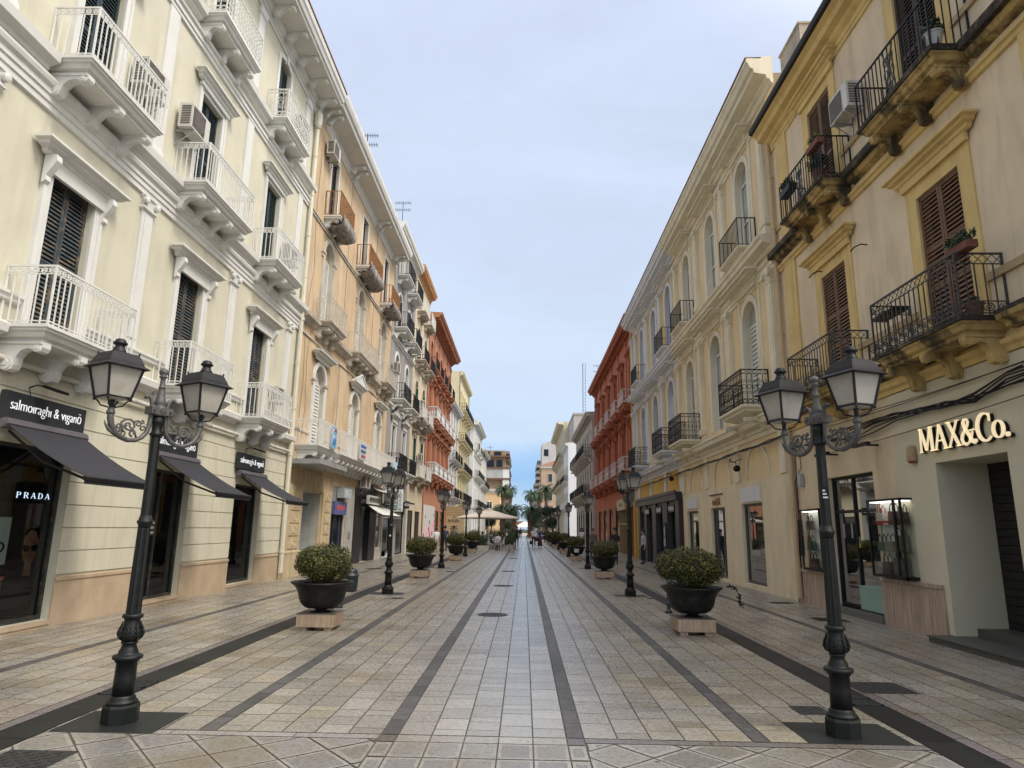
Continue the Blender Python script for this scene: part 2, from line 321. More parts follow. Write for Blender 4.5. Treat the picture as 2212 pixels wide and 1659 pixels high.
def railing_mesh(half,d,h,m,style='vine',pitch=.11,bar=.011):
    def f():
        mb=MB(); e=.03
        sides=[((.02,-half+e),(d-e,-half+e),'y'),((d-e,-half+e),(d-e,half-e),'x'),((d-e,half-e),(.02,half-e),'y')]
        def rail(z,r): mb.tube([(.0,-half+e,z),(d-e,-half+e,z),(d-e,half-e,z),(.0,half-e,z)],r,4,caps=False)
        rail(h-.015,.02); 
        top={'vine':h-.14,'lattice':h-.17,'ornate':h-.14,'plain':h-.03,'rust':h-.03,'wire':h-.12}.get(style,h-.03)
        bot={'lattice':.22,'ornate':.16}.get(style,.04)
        rail(.045,.012)
        if top<h-.05: rail(top,.011)
        if bot>.05: rail(bot,.011)
        for si,(a,b,ax) in enumerate(sides):
            L=math.hypot(b[0]-a[0],b[1]-a[1]); n=max(2,int(L/pitch)); ux,uy=(b[0]-a[0])/L,(b[1]-a[1])/L
            for i in range(n+1):
                t=L*i/n; X=a[0]+ux*t; Y=a[1]+uy*t; r=bar*(1.7 if i in (0,n) else 1)
                if not(si and i==0): mb.tube([(X,Y,.001),(X,Y,h-.02 if i in (0,n) else top)],r,4,caps=False)
                if i==n: continue
                mx_=X+ux*L/n/2; my_=Y+uy*L/n/2; q=L/n
                if style=='vine':
                    zc=(top+h-.03)/2; ring(mb,(mx_,my_,zc),q*.34,.038,ax,.010,6); 
                    mb.tube([(mx_-ux*q*.45,my_-uy*q*.45,zc-.03),(mx_,my_,zc),(mx_+ux*q*.45,my_+uy*q*.45,zc+.03)],.008,3)
                    mb.tube([(mx_-ux*q*.45,my_-uy*q*.45,zc+.025),(mx_+ux*q*.45,my_+uy*q*.45,zc-.025)],.008,3)
                elif style=='lattice':
                    for dz in (0,):
                        mb.tube([(X,Y,top),(X+ux*q,Y+uy*q,h-.03)],.007,3); mb.tube([(X,Y,h-.03),(X+ux*q,Y+uy*q,top)],.007,3)
                    if i%2==0: 
                        cxx=X+ux*q; cyy=Y+uy*q; ring(mb,(cxx,cyy,.135),q*.62,.06,ax,.009,8); ring(mb,(cxx,cyy,.135),q*.3,.03,ax,.008,6)
                        mb.tube([(X-ux*q*.3,Y-uy*q*.3,.07),(X+ux*q*.4,Y+uy*q*.4,.2)],.009,3)
                elif style=='ornate':
                    for zc,ra,rb in ((top+.06,q*.4,.045),(h*.5,q*.45,.06),(h*.66,q*.3,.04),(h*.34,q*.3,.04),(.1,q*.4,.05)): ring(mb,(mx_,my_,zc),ra,rb,ax,.009,6)
        return mb.mesh('railing',m)
    return cached(('rail',round(half,3),d,h,m.name,style,pitch,bar),f)
def baluster_mesh(half,d,h,m,pitch=.16):
    def f():
        mb=MB(); e=.06
        for z0,z1 in ((0,.07),(h-.09,h)):
            mb.box(d-.13,d,-half,half,z0,z1); mb.box(0,d-.13,-half,-half+.13,z0,z1); mb.box(0,d-.13,half-.13,half,z0,z1)
        for (a,b) in (((.05,-half+e),(d-e,-half+e)),((d-e,-half+e),(d-e,half-e)),((d-e,half-e),(.05,half-e))):
            L=math.hypot(b[0]-a[0],b[1]-a[1]); n=max(2,int(L/pitch))
            for i in range(n+1):
                t=i/n; mb.lathe([(.04,.07),(.025,.16),(.055,.3),(.05,.42),(.022,.62*h),(.04,h-.09)],(a[0]+(b[0]-a[0])*t,a[1]+(b[1]-a[1])*t,0),6)
        return mb.mesh('balustrade',m)
    return cached(('bal',round(half,3),d,h,m.name,pitch),f)
def balcony(b,Yc,half,z,d,mslab,mrail,style='vine',h=.9,nb=3,bh=.4,bw=.15,mbr=None,slabstyle=0,t=.24,pitch=.11,bar=.011,label=None):
    s=b.put('balcony',slab_mesh(half,d,mslab,t,slabstyle),0,Yc,z)
    if label: s['label']=label
    if style=='baluster': link('railing',baluster_mesh(half,d,h,mrail),parent=s)
    else: link('railing',railing_mesh(half,d,h,mrail,style,pitch,bar),parent=s)
    for k in range(nb):
        y=(-half+.22+(2*half-.44)*k/(nb-1)) if nb>1 else 0
        link('bracket',bracket_mesh(d-.12,bh,bw,mbr or mslab),(0,y,-t+.002),parent=s)
    return s
def hood_mesh(hw,m,cons=True,d=.28,fr=.28,ped=False):
    def f():
        mb=MB()
        if fr: mb.box(0,.06,-hw+.03,hw-.03,0,fr)
        mb.mould([(.06,fr),(.09,fr+.02),(.1,fr+.07),(d*.7,fr+.1),(d*.75,fr+.14),(d,fr+.16),(d,fr+.2),(0,fr+.24)],-hw,hw)
        if cons:
            for y in (-hw+.06,hw-.06):
                mb.extr([(0,fr),(d*.7,fr),(d*.75,fr-.1),(d*.5,fr-.22),(d*.22,fr-.34),(d*.25,fr-.42),(.03,fr-.46),(0,fr-.46)],y-.06,y+.06)
        if ped:
            z=fr+.2; mb.extr([(-hw-.2,z),(hw+.2,z),(0,z+.42)],0,d*.8,'x')
            mb.tube([(d*.8,-hw-.24,z+.03),(d*.8,0,z+.47),(d*.8,hw+.24,z+.03)],.05,4)
        return mb.mesh('hood',m)
    return cached(('hood',round(hw,3),m.name,cons,d,fr,ped),f)
def window(b,Yc,w,z0,z1,trim,shut=None,x=-.11,tw=.14,td=.05,arch=None,hood=None,hoodz=None,pane=None,open_=0,foot=0,pitch=.075,label=None,mids=(.45,),frame=None,back=None,hoodkw=None):
    """part 'window' = the moulded surround; children: shutters or panes, hood"""
    mb=MB(); surround(mb,Yc,w/2,z0,z1,tw,td,arch,foot=foot)
    if td>.03 and not arch: surround(mb,Yc,w/2+tw*.62,z0+.003,z1+tw*.62,tw*.38+.004,td+.025)
    o=b.bake('window',mb,trim)
    if label: o['label']=label
    y=b.s*(Yc-b.Yc); zt=z1-(arch or 0)
    bk=MB(); dx=-.2
    pts=[(Yc-w/2,z0),(Yc+w/2,z0)]+([(a,c) for a,c in reversed(arch_pts(Yc,w/2,zt,12,arch))] if arch else [(Yc+w/2,z1),(Yc-w/2,z1)])
    bk.poly([(dx,a,c) for a,c in pts]); b.bake('pane',bk,pane or back or GLASSD,o)
    if frame:   # casement bars in front of the pane
        fm=MB(); fx_=dx+.01
        for yy in (Yc-w/2+.03,Yc,Yc+w/2-.03): fm.box(fx_,fx_+.04,yy-.03,yy+.03,z0,zt)
        for zz in (z0+.03,zt-.02,(z0+zt)/2): fm.box(fx_,fx_+.036,Yc-w/2,Yc+w/2,zz-.03,zz+.03)
        if arch: fm.box(fx_,fx_+.04,Yc-.02,Yc+.02,zt,z1)
        b.bake('casement',fm,frame,o)
    if shut:
        me=leaf_mesh(w/2-.01,zt-z0-.02,shut,pitch,mids)
        if not open_:
            link('shutter',me,(x,y-w/2+.005,z0+.01),0,o); link('shutter',me,(x,y+.005,z0+.01),0,o)
        else:
            a=R(open_)
            link('shutter',me,(.03,y-w/2+.0,z0+.01),-(a-0),o) if False else None
            link('shutter',me,(.06,y-w/2,z0+.01),a+PI*0,o); link('shutter',me,(.06,y+w/2,z0+.01),PI-a,o)
    if hood:
        me=hood_mesh(w/2+tw+.06,trim,**(hoodkw or {})); link('hood',me,(td,y,hoodz if hoodz is not None else z1+tw),0,o)
    return o
def band(b,prof,name,m,y0=None,y1=None,ret=False):
    mb=MB(); mb.mould(prof,b.Y0 if y0 is None else y0,b.Y1 if y1 is None else y1,ret=ret); return b.bake(name,mb,m)
def drainpipe(b,Y,z0,z1,m,x=.09,r=.05):
    mb=MB(); mb.tube([(x,Y,z0),(x,Y,z1)],r,8)
    z=z0+.6
    while z<z1: mb.tube([(x,Y,z),(x,Y,z+.05)],r*1.2,8); mb.box(0,x,Y-.01,Y+.01,z,z+.03); z+=1.5
    return b.bake('drainpipe',mb,m)
# ------------------------------------------------------------------ palette
GLASSD=mat('dark_glass',(.008,.010,.011),.08,0,spec=.55)
GLASSW=mat('curtained_glass',(.34,.36,.34),.12,.3,scale=1.5,spec=.9)
GLASSG=glass('shop_glass',(.5,.55,.53),.03)
DARKIN=mat('shop_interior',(.012,.012,.013),.8,.3)
WHITE=mat('white_trim',(.64,.635,.60),.75,.05,scale=2,bump=.15,streak=.10)
WHITEM=mat('white_metal',(.66,.655,.62),.45,.08,scale=8)
CREAM=mat('cream_plaster',(.57,.54,.425),.9,.09,scale=1.2,bump=.35,bscale=90,streak=.12,stain=(.48,.45,.36),stainamt=.35,stainscale=.8)
MARBLE=mat('tan_marble',(.47,.36,.25),.35,.18,scale=2.2,stain=(.36,.25,.16),stainamt=.5,stainscale=1.6,spec=.4)
BLACKM=mat('black_iron',(.006,.006,.007),.5,.3,scale=20,spec=.3)
GREENBLK=mat('dark_green_paint',(.02,.028,.028),.5,.35,scale=6,stain=(.22,.15,.08),stainamt=.35,stainscale=9)
GREENSH=mat('dark_blue_green_shutter',(.012,.028,.032),.5,.15)
BROWNSH=mat('brown_wood_shutter',(.15,.072,.03),.6,.3,scale=5,stretch=(3,3,30),stretchamt=.2)
DKBROWN=mat('dark_brown_wood',(.035,.02,.014),.65,.3,scale=5)
LAMPM=mat('lamp_cast_iron',(.007,.009,.0085),.45,.4,scale=14,bump=.3,bscale=120,spec=.3)
LAMPG=mat('lamp_weathered_iron',(.085,.083,.08),.5,.35,scale=18,bump=.3,bscale=90)
LAMPR=mat('lantern_roof_paint',(.013,.013,.016),.5,.3,scale=9,spec=.3)
FROST=mat('frosted_pane',(.36,.34,.30),.35,.15,scale=5,stain=(.25,.2,.15),stainamt=.35,stainscale=8)
# ------------------------------------------------------------------ ground
STONE=mat('street_stone',(.35,.33,.29),.30,.24,scale=22,bump=.35,bscale=60,attr='Col',stain=(.15,.115,.065),stainamt=.62,stainscale=.7,rvar=.1,spec=.45,speck=.55)
STONEM=mat('street_stone_worn',(.35,.33,.29),.24,.2,scale=20,bump=.3,bscale=60,attr='Col',stain=(.18,.16,.13),stainamt=.4,stainscale=.7,rvar=.09,spec=.5,speck=.5)
BASALT=mat('basalt_strip',(.02,.022,.022),.5,.3,scale=9,bump=.4,bscale=60,attr='Col',spec=.3,speck=.3)
STONEP=mat('street_stone_polished',(.35,.33,.29),.20,.2,scale=20,bump=.3,bscale=60,attr='Col',stain=(.2,.19,.17),stainamt=.35,stainscale=.7,rvar=.1,spec=.55,speck=.45)
JOINT=mat('joint_grout',(.075,.068,.06),.9,.3,scale=6)
gm=MB(); gm.quad((-400,-60,-.006),(400,-60,-.006),(400,900,-.006),(-400,900,-.006))
tag(link('ground',gm.mesh('ground',mat('ground_mortar',(.085,.075,.06),.85,.35,scale=2.5))),None,kind='structure')
rng=random.Random(3)
class Paving:
    def __init__(s): s.v=[];s.f=[];s.c=[];s.m=[]
    def poly(s,pts,z,c,m=0):
        s.m.append(m)
        o=len(s.v); s.v+=[(x,y,z+(rng.uniform(0,.0008) if z>0 else 0)) for x,y in pts]; s.f.append(list(range(o,o+len(pts)))); s.c.append(c)
    def build(s,name,m,label=None):
        me=bpy.data.meshes.new(name); me.from_pydata(s.v,[],s.f)
        for q in m: me.materials.append(q)
        me.polygons.foreach_set('material_index',s.m)
        ca=me.color_attributes.new('Col','FLOAT_COLOR','CORNER'); i=0; data=[]
        for f,c in zip(s.f,s.c): data+= [c[0],c[1],c[2],1]*len(f)
        ca.data.foreach_set('color',data); me.update()
        return tag(link(name,me),label,kind='structure')
pv=Paving()
def stonecol(x,dark=0):
    if dark==2: v=rng.uniform(.008,.016); return (v,v*1.08,v*1.05)
    if dark==1: v=rng.uniform(.055,.095); return (v*1.05,v,v*.97)
    if dark==3: v=rng.uniform(.13,.18); return (v*1.1,v*.97,v*.97)
    v=rng.uniform(.21,.29); w=rng.random()
    side=abs(x+.33)
    if rng.random()<.1: v*=.85
    if side<1.3: return (v*1.12,v*1.06,v*.96)
    if w<.35: return (v*1.09,v*.98,v*.77)
    if w<.5 and side>3: return (v*1.08,v*.95,v*.80)
    return (v*1.07,v*1.0,v*.87)
SEG=[]
def cols(a,b,n): 
    for i in range(n): SEG.append((a+(b-a)*i/n,a+(b-a)*(i+1)/n,0))
cols(-7.6,-5.93,6); SEG.append((-5.93,-5.79,1)); cols(-5.79,-4.31,5); SEG.append((-4.31,-4.18,3)); SEG.append((-4.18,-3.83,2)); cols(-3.83,-2.64,4)
SEG.append((-2.64,-2.5,1)); cols(-2.5,-1.14,5); SEG.append((-1.14,-1.0,1)); cols(-1.0,.36,5); SEG.append((.36,.5,1)); cols(.5,1.86,5); SEG.append((1.86,2.0,1))
cols(2.0,3.22,4); SEG.append((3.22,3.56,2)); SEG.append((3.56,3.69,3)); cols(3.69,5.1,5); SEG.append((5.1,5.24,1)); cols(5.24,7.1,6)
for a,b,d in SEG:
    pv_y=5.88 if -3.9<(a+b)/2<3.22 else 1.5+rng.random()*.3
    wide=abs(a+.33)>3.6
    while pv_y<152:
        L={0:rng.choice([.16,.24,.3,.33,.38,.42]) if not wide else rng.choice([.3,.42,.5,.6]),1:.42,2:.5,3:.5}[d]
        if pv_y>60: L*=2
        g=.006 if d!=2 else .004
        e=min(pv_y+L,152.5); j=rng.uniform(-.0,.0)
        pv.poly([(a+g,pv_y+g*.7),(b-g,pv_y+g*.7),(b-g,e-g*.7),(a+g,e-g*.7)],0.0+rng.uniform(.0001,.0012),stonecol((a+b)/2,d),2 if d in (1,2) else (1 if -.3<a<.35 else (3 if -1.05<a<1.0 else 0))); pv_y=e
# cross band and the bordered slabs of the crossing
def clip(P,f):
    o=[]
    for i in range(len(P)):
        a,b=P[i-1],P[i]; fa,fb=f(a),f(b)
        if (fa>=0)!=(fb>=0): t=fa/(fa-fb); o.append((a[0]+(b[0]-a[0])*t,a[1]+(b[1]-a[1])*t))
        if fb>=0: o.append(b)
    return o
def inset(P,m):
    n=len(P); cx_=sum(p[0] for p in P)/n; cy_=sum(p[1] for p in P)/n
    dmin=min(abs((P[i][0]-P[i-1][0])*(cy_-P[i-1][1])-(P[i][1]-P[i-1][1])*(cx_-P[i-1][0]))/max(1e-6,math.dist(P[i],P[i-1])) for i in range(n))
    if dmin<m*1.3: return None
    k=1-m/dmin; return [(cx_+(p[0]-cx_)*k,cy_+(p[1]-cy_)*k) for p in P]
def area(P): return abs(sum(P[i-1][0]*P[i][1]-P[i][0]*P[i-1][1] for i in range(len(P)))/2)
def slab(P):
    if len(P)<3 or area(P)<.0015: return
    P=inset(P,.006) or P
    v=rng.uniform(.21,.24); pale=(v*1.15,v*1.1,v)
    q=inset(P,.024); n=len(P)
    if q is None: pv.poly(P,0,pale); return
    for i in range(n): pv.poly([P[i-1],P[i],q[i],q[i-1]],0,pale)
    v=rng.uniform(.15,.21); w=rng.uniform(.86,.98); pv.poly(q,0,(v*1.04,v,v*w))
y=5.70
while y>2:
    for a,b,d in SEG:
        if -1.2<a<.49:
            L=.36; slab([(a,y-L),(b,y-L),(b,y),(a,y)]) if y>5.6 or d==0 else slab([(a,y-L),(b,y-L),(b,y),(a,y)])
    y-=.36
for a,b,d in SEG:
    if -1.2<a<.49: pv.poly([(a+.005,5.705),(b-.005,5.705),(b-.005,5.872),(a+.005,5.872)],0,stonecol((a+b)/2,0 if d==0 else 1))
for xa,xb in ((-3.826,-1.142),(.502,3.216)):
    x=xa
    while x<xb:
        L=min(1.0,xb-x); v=rng.uniform(.13,.17) if xa>0 else rng.uniform(.24,.30)
        pv.poly([(x+.004,5.765),(x+L-.004,5.765),(x+L-.004,5.872),(x+.004,5.872)],0,(v*1.05,v*.98,v*.95)); x+=L
    c,s_=math.cos(R(40)),math.sin(R(40))
    for i in range(-60,60):
        for j in range(-50,50):
            u0,v0=i*.37,j*.40+(i%2)*.0
            P=[(u0,v0),(u0+.37,v0),(u0+.37,v0+.40),(u0,v0+.40)]; P=[(p[0]*c-p[1]*s_,p[0]*s_+p[1]*c+2) for p in P]
            if max(p[1] for p in P)<1.5 or min(p[1] for p in P)>5.76 or max(p[0] for p in P)<xa or min(p[0] for p in P)>xb: continue
            P=clip(P,lambda p:5.755-p[1]); P=clip(P,lambda p:p[0]-xa) if P else P; P=clip(P,lambda p:xb-p[0]) if P else P
            if P: slab(P)
pv.build('street',[STONE,STONEP,BASALT,STONEM])
# plaza beyond the street end, and a pale kerb line
pm=MB(); pm.quad((-120,152.6,.0),(120,152.6,.0),(120,420,.0),(-120,420,.0)); tag(link('plaza',pm.mesh('plaza',mat('plaza_paving',(.36,.33,.28),.7,.25,scale=.4))),None,kind='structure')
sm=MB(); sm.quad((-3000,421,-.003),(3000,421,-.003),(3000,4500,-.003),(-3000,4500,-.003)); tag(link('sea',sm.mesh('sea',mat('sea_water',(.10,.16,.22),.3,.2,scale=.02))),None,kind='structure')
# iron covers, grates, plates
IRONF=mat('cover_iron',(.022,.022,.021),.55,.4,scale=30,bump=.6,bscale=160)
SLATE=mat('dark_slate',(.010,.0125,.012),.5,.3,scale=5,bump=.2,bscale=80)
def flat_cover(x0,x1,y0,y1,label,bars=0,group='iron covers in the paving',cat='cover',name='utility_cover',m=IRONF):
    mb=MB(); z=.006
    if bars:
        mb.box(x0,x1,y0,y0+.02,-.004,z+.004); mb.box(x0,x1,y1-.02,y1,-.004,z+.004); mb.box(x0,x0+.02,y0,y1,-.004,z+.004); mb.box(x1-.02,x1,y0,y1,-.004,z+.004)
        mb.box((x0+x1)/2-.01,(x0+x1)/2+.01,y0,y1,-.004,z+.003)
        n=bars
        for i in range(n): yy=y0+.03+(y1-y0-.06)*(i+.5)/n; mb.box(x0+.02,x1-.02,yy-.008,yy+.008,-.004,z)
    else:
        mb.box(x0,x1,y0,y1,-.004,z)
        nx=max(3,int((x1-x0)/.06)); ny=max(3,int((y1-y0)/.05))
        for i in range(nx):
            for j in range(ny):
                if (i+j)%2: mb.box(x0+.02+(x1-x0-.04)*i/nx,x0+.02+(x1-x0-.04)*(i+.8)/nx,y0+.02+(y1-y0-.04)*j/ny,y0+.02+(y1-y0-.04)*(j+.7)/ny,z,z+.004)
    if bars:
        o=link(name,mb.mesh(name,m)); pit=MB(); pit.quad((x0,y0,.0025),(x1,y0,.0025),(x1,y1,.0025),(x0,y1,.0025)); link('pit',pit.mesh('pit',DARKIN),parent=o)
    else: o=link(name,mb.mesh(name,m))
    return tag(o,label,cat,group)
flat_cover(3.25,3.54,7.12,7.36,'nearer black slotted grate in the dark strip beside the closest right lamp post',6,'drain grates',cat='grate',name='drain_grate')
flat_cover(3.25,3.54,7.40,7.64,'farther black slotted grate in the dark strip beside the closest right lamp post',6,'drain grates',cat='grate',name='drain_grate')
flat_cover(-4.15,-3.86,6.95,7.22,'nearer black slotted grate in the dark strip behind the closest left lamp post',6,'drain grates',cat='grate',name='drain_grate')
flat_cover(-4.15,-3.86,7.26,7.53,'farther black slotted grate in the dark strip behind the closest left lamp post',6,'drain grates',cat='grate',name='drain_grate')
flat_cover(3.6,4.2,7.64,8.18,'large chequered iron cover in the paving to the right of the near right lamp')
flat_cover(2.58,2.88,6.74,7.04,'small chequered iron cover just behind the near right lamp')
flat_cover(5.65,6.25,13.5,14.05,'dark rectangular cover close to the glass shop door on the right',m=SLATE)
flat_cover(5.9,6.4,16.6,16.95,'small dark cover at the foot of the right drainpipe')
flat_cover(-3.75,-3.25,4.95,5.3,'weathered rectangular cover among the diagonal slabs at the lower left corner')
flat_cover(-3.1,-2.8,16.2,16.45,'small dark cover in the paving in front of the second left lamp')
flat_cover(3.05,3.35,17.2,17.4,'small dark cover in the paving just in front of the second right lamp')
flat_cover(-2.95,-2.6,26.0,26.4,'thin dark cover left of the street middle, before the third left lamp')
flat_cover(-6.2,-5.6,27,27.5,'dark cover near the shutter shop on the left pavement')
for i,(y,t) in enumerate(((13.6,'nearest of the row of round manhole covers left of the street middle'),(20.3,'second round manhole cover of the row along the street'),(27.0,'third round manhole cover of the row along the street'),(38.5,'fourth, very distant round manhole cover of the row'))):
    mb=MB(); mb.lathe([(.30,-.004),(.30,.006),(.275,.006),(.275,.002)],(0,0,0),28)
    mb.lathe([(.26,-.004),(.26,.007)],(0,0,0),28)
    for a in range(-4,5):
        for c in range(-4,5):
            if math.hypot(a,c)<4.4 and (a+c)%2==0: mb.box(a*.055-.018,a*.055+.018,c*.055-.018,c*.055+.018,.007,.011)
    tag(link('manhole_cover',mb.mesh('manhole_cover',IRONF),(-.59,y,0)),t,'manhole cover','round manhole covers')
# ------------------------------------------------------------------ street lamps
def star(mb,prof,n=20,fl=.86):
    vs=[]
    for r,h in prof:
        for k in range(n):
            a=2*PI*k/n; q=r*(fl if k%2 else 1); vs.append((q*math.cos(a),q*math.sin(a),h))
    m=len(prof); mb.add(vs,[(i*n+k,i*n+(k+1)%n,(i+1)*n+(k+1)%n,(i+1)*n+k) for i in range(m-1) for k in range(n)])
def make_lamp(label):
    t=thing('street_lamp',label,'street lamp',group='black twin-lantern street lamps')
    b=MB(); b.lathe([(.145,0),(.145,.13),(.135,.15),(.125,.155)],n=8,phase=PI/8); b.smooth=True
    b.lathe([(.125,.155),(.118,.175),(.100,.185),(.104,.2),(.09,.215),(.087,.22)],n=24); b.lathe([(.088,.21),(.084,.36),(.082,.485),(.095,.49),(.098,.505),(.118,.515),(.120,.535),(.108,.545),(.085,.55),(.078,.565),(.076,.58),(.062,.605),(.055,.635),(.066,.64),(.066,.655),(.056,.66)],n=24)
    b.lathe([(.056,.655),(.078,.675),(.090,.71),(.088,.745),(.072,.79),(.062,.83),(.064,.845),(.082,.855),(.084,.875),(.074,.885),(.058,.89)],n=24)
    for k in range(8):
        a=2*PI*k/8
        for dz,rr,ww in ((0,.094,.02),):
            pts=[(math.cos(a)*r,math.sin(a)*r,z) for r,z in ((.07,.665),(.089,.69),(.098,.72),(.092,.755),(.078,.79),(.072,.825))]
            b.tube(pts,[.004,.010,.013,.011,.008,.003],5)
            for sgn in (-1,1):
                for (z0,r0) in ((.70,.094),(.735,.095),(.77,.086)):
                    a2=a+sgn*.28; b.tube([(math.cos(a)*r0,math.sin(a)*r0,z0-.01),(math.cos(a2)*(r0-.002),math.sin(a2)*(r0-.002),z0+.022)],[.008,.003],4)
    link('base',b.mesh('base',LAMPM),parent=t)
    s=MB(); s.smooth=False; star(s,[(.06,.885),(.058,1.2),(.052,1.62),(.04,1.66)]); s.smooth=True
    s.lathe([(.05,1.63),(.055,1.66),(.066,1.675),(.066,1.69),(.055,1.70),(.048,1.74)],n=20); s.smooth=False; star(s,[(.046,1.70),(.044,2.0),(.040,2.47)],16,.9); s.smooth=True
    s.lathe([(.042,2.46),(.058,2.475),(.058,2.49),(.044,2.50),(.044,2.57),(.056,2.59),(.058,2.61),(.048,2.63),(.048,2.66)],n=20)
    link('shaft',s.mesh('shaft',LAMPM),parent=t)
    c=MB(); c.smooth=True; c.lathe([(.062,2.655),(.064,2.67),(.064,2.73),(.056,2.745),(.04,2.75),(.052,2.77),(.048,2.80),(.036,2.84),(.03,2.90),(.027,2.92),(.033,2.925),(.026,2.935),(.022,3.0),(.024,3.02),(.036,3.03),(.034,3.04),(.024,3.045),(.040,3.065),(.043,3.08),(.036,3.10),(.018,3.115),(.005,3.12)],n=16)
    c.smooth=False; c.box(-.105,.105,-.055,.055,2.665,2.735)
    for k in range(10):
        a=2*PI*k/10; c.tube([(0,-.066,2.70),(math.cos(a)*.03,-.064,2.70+math.sin(a)*.03)],.005,4); c.tube([(0,.066,2.70),(math.cos(a)*.03,.064,2.70+math.sin(a)*.03)],.005,4)
    for sx in (-.08,.08): c.tube([(sx,-.075,2.7),(sx,.075,2.7)],.011,6)
    link('finial',c.mesh('finial',LAMPG),parent=t)
    def arm(sg):
        a=MB(); a.smooth=True; X=lambda p:[(sg*x*.936,0,z) for x,z in p]
        a.tube(X([(.155,2.80),(.15,2.825),(.125,2.83),(.10,2.81),(.085,2.77),(.08,2.70),(.08,2.62),(.085,2.54),(.105,2.465),(.15,2.405),(.21,2.37),(.28,2.362),(.35,2.385),(.41,2.43),(.45,2.50),(.468,2.57),(.47,2.63)]),[.016,.016,.014,.017,.019,.020,.02,.021,.022,.023,.024,.025,.026,.027,.027,.027,.026],8)
        a.tube(X([(.40,2.40),(.47,2.45),(.505,2.50),(.52,2.54)]),[.02,.018,.01,.003],5)
        def curl(cx_,cz_,r0,a0,turn,n=14,w=.011):
            a.tube(X([(cx_+r0*(1-.75*i/n)*math.cos(a0+turn*i/n),cz_+r0*(1-.75*i/n)*math.sin(a0+turn*i/n)) for i in range(n+1)]),[w*(1.2-.4*i/n) for i in range(n+1)],6)
        curl(.285,2.515,.085,R(-60),R(560)); curl(.375,2.49,.045,R(-90),R(-400),10,.010); curl(.195,2.545,.04,R(0),R(420),10,.009)
        curl(.145,2.50,.035,R(180),R(-380),9,.009); curl(.24,2.44,.035,R(-90),R(330),9,.009); curl(.335,2.43,.03,R(-100),R(-330),8,.008); curl(.16,2.57,.022,R(90),R(360),8,.008)
        a.tube(X([(.20,2.40),(.22,2.46),(.27,2.50),(.285,2.55)]),.009,5); a.tube(X([(.38,2.42),(.365,2.47),(.33,2.50),(.30,2.515)]),.010,5)
        a.lathe([(.02,2.60),(.034,2.61),(.036,2.63),(.028,2.645),(.026,2.665)],(sg*.44,0,0),12)
        link('arm',a.mesh('arm',LAMPG,lambda p:(p[0],p[1],p[2] if p[2]>2.62 else 2.62+(p[2]-2.62)*.86)),parent=t)
    arm(1); arm(-1)
    for sg in (1,-1):
        cx_=sg*.44; q=math.sqrt(2)
        f=MB(); ph=PI/4
        for k in range(4):
            an=ph+k*PI/2; ca,sa=math.cos(an),math.sin(an)
            f.tube([(cx_+ca*.118*q,sa*.118*q,2.765),(cx_+ca*.178*q,sa*.178*q,3.065)],.013,4)
            f.tube([(cx_+ca*.03,sa*.03,2.67),(cx_+ca*.10,sa*.10,2.685),(cx_+ca*.125,sa*.125,2.72),(cx_+ca*.165,sa*.165,2.755)],.008,5)
            f.lathe([(.012,-.02),(.014,0),(.008,.012)],(cx_+ca*.168,sa*.168,2.752),6)
        for hw,z in ((.118,2.765),(.178,3.062)):
            f.tube([(cx_-hw,-hw,z),(cx_+hw,-hw,z),(cx_+hw,hw,z),(cx_-hw,hw,z)],.014,4,closed=True)
        f.tube([(cx_,0,2.66),(cx_,0,2.77)],.024,8)
        fl=lambda p:(cx_+(p[0]-cx_)*.86,p[1]*.86,2.66+(p[2]-2.66)*.92)
        L=link('lantern',f.mesh('lantern_frame',LAMPR,fl),parent=t)
        p=MB()
        for k in range(4):
            a0=ph+k*PI/2; a1=a0+PI/2; w0,w1=.112*q,.171*q
            p.quad((cx_+math.cos(a0)*w0,math.sin(a0)*w0,2.768),(cx_+math.cos(a1)*w0,math.sin(a1)*w0,2.768),(cx_+math.cos(a1)*w1,math.sin(a1)*w1,3.06),(cx_+math.cos(a0)*w1,math.sin(a0)*w1,3.06))
        p.lathe([(.08*q,2.742),(.112*q,2.768)],(cx_,0,0),4,phase=ph)
        link('pane',p.mesh('pane',FROST,fl),parent=L)
        r=MB(); r.lathe([(.222*q,3.05),(.224*q,3.056),(.182*q,3.085),(.172*q,3.115),(.135*q,3.195),(.05*q,3.215)],(cx_,0,0),4,phase=ph); r.smooth=True
        r.lathe([(.085,3.20),(.06,3.235),(.045,3.27),(.045,3.285),(.066,3.295),(.068,3.31),(.05,3.325),(.052,3.335),(.03,3.35),(.008,3.352)],(cx_,0,0),14)
        for k in range(4):
            an=ph+k*PI/2; r.lathe([(.009,0),(.011,.012),(.004,.022)],(cx_+math.cos(an)*.135*q,math.sin(an)*.135*q,3.195),6)
        link('lantern_roof',r.mesh('lantern_roof',LAMPR,fl),parent=L)
    return t
XLL,XRL=-3.40,2.74
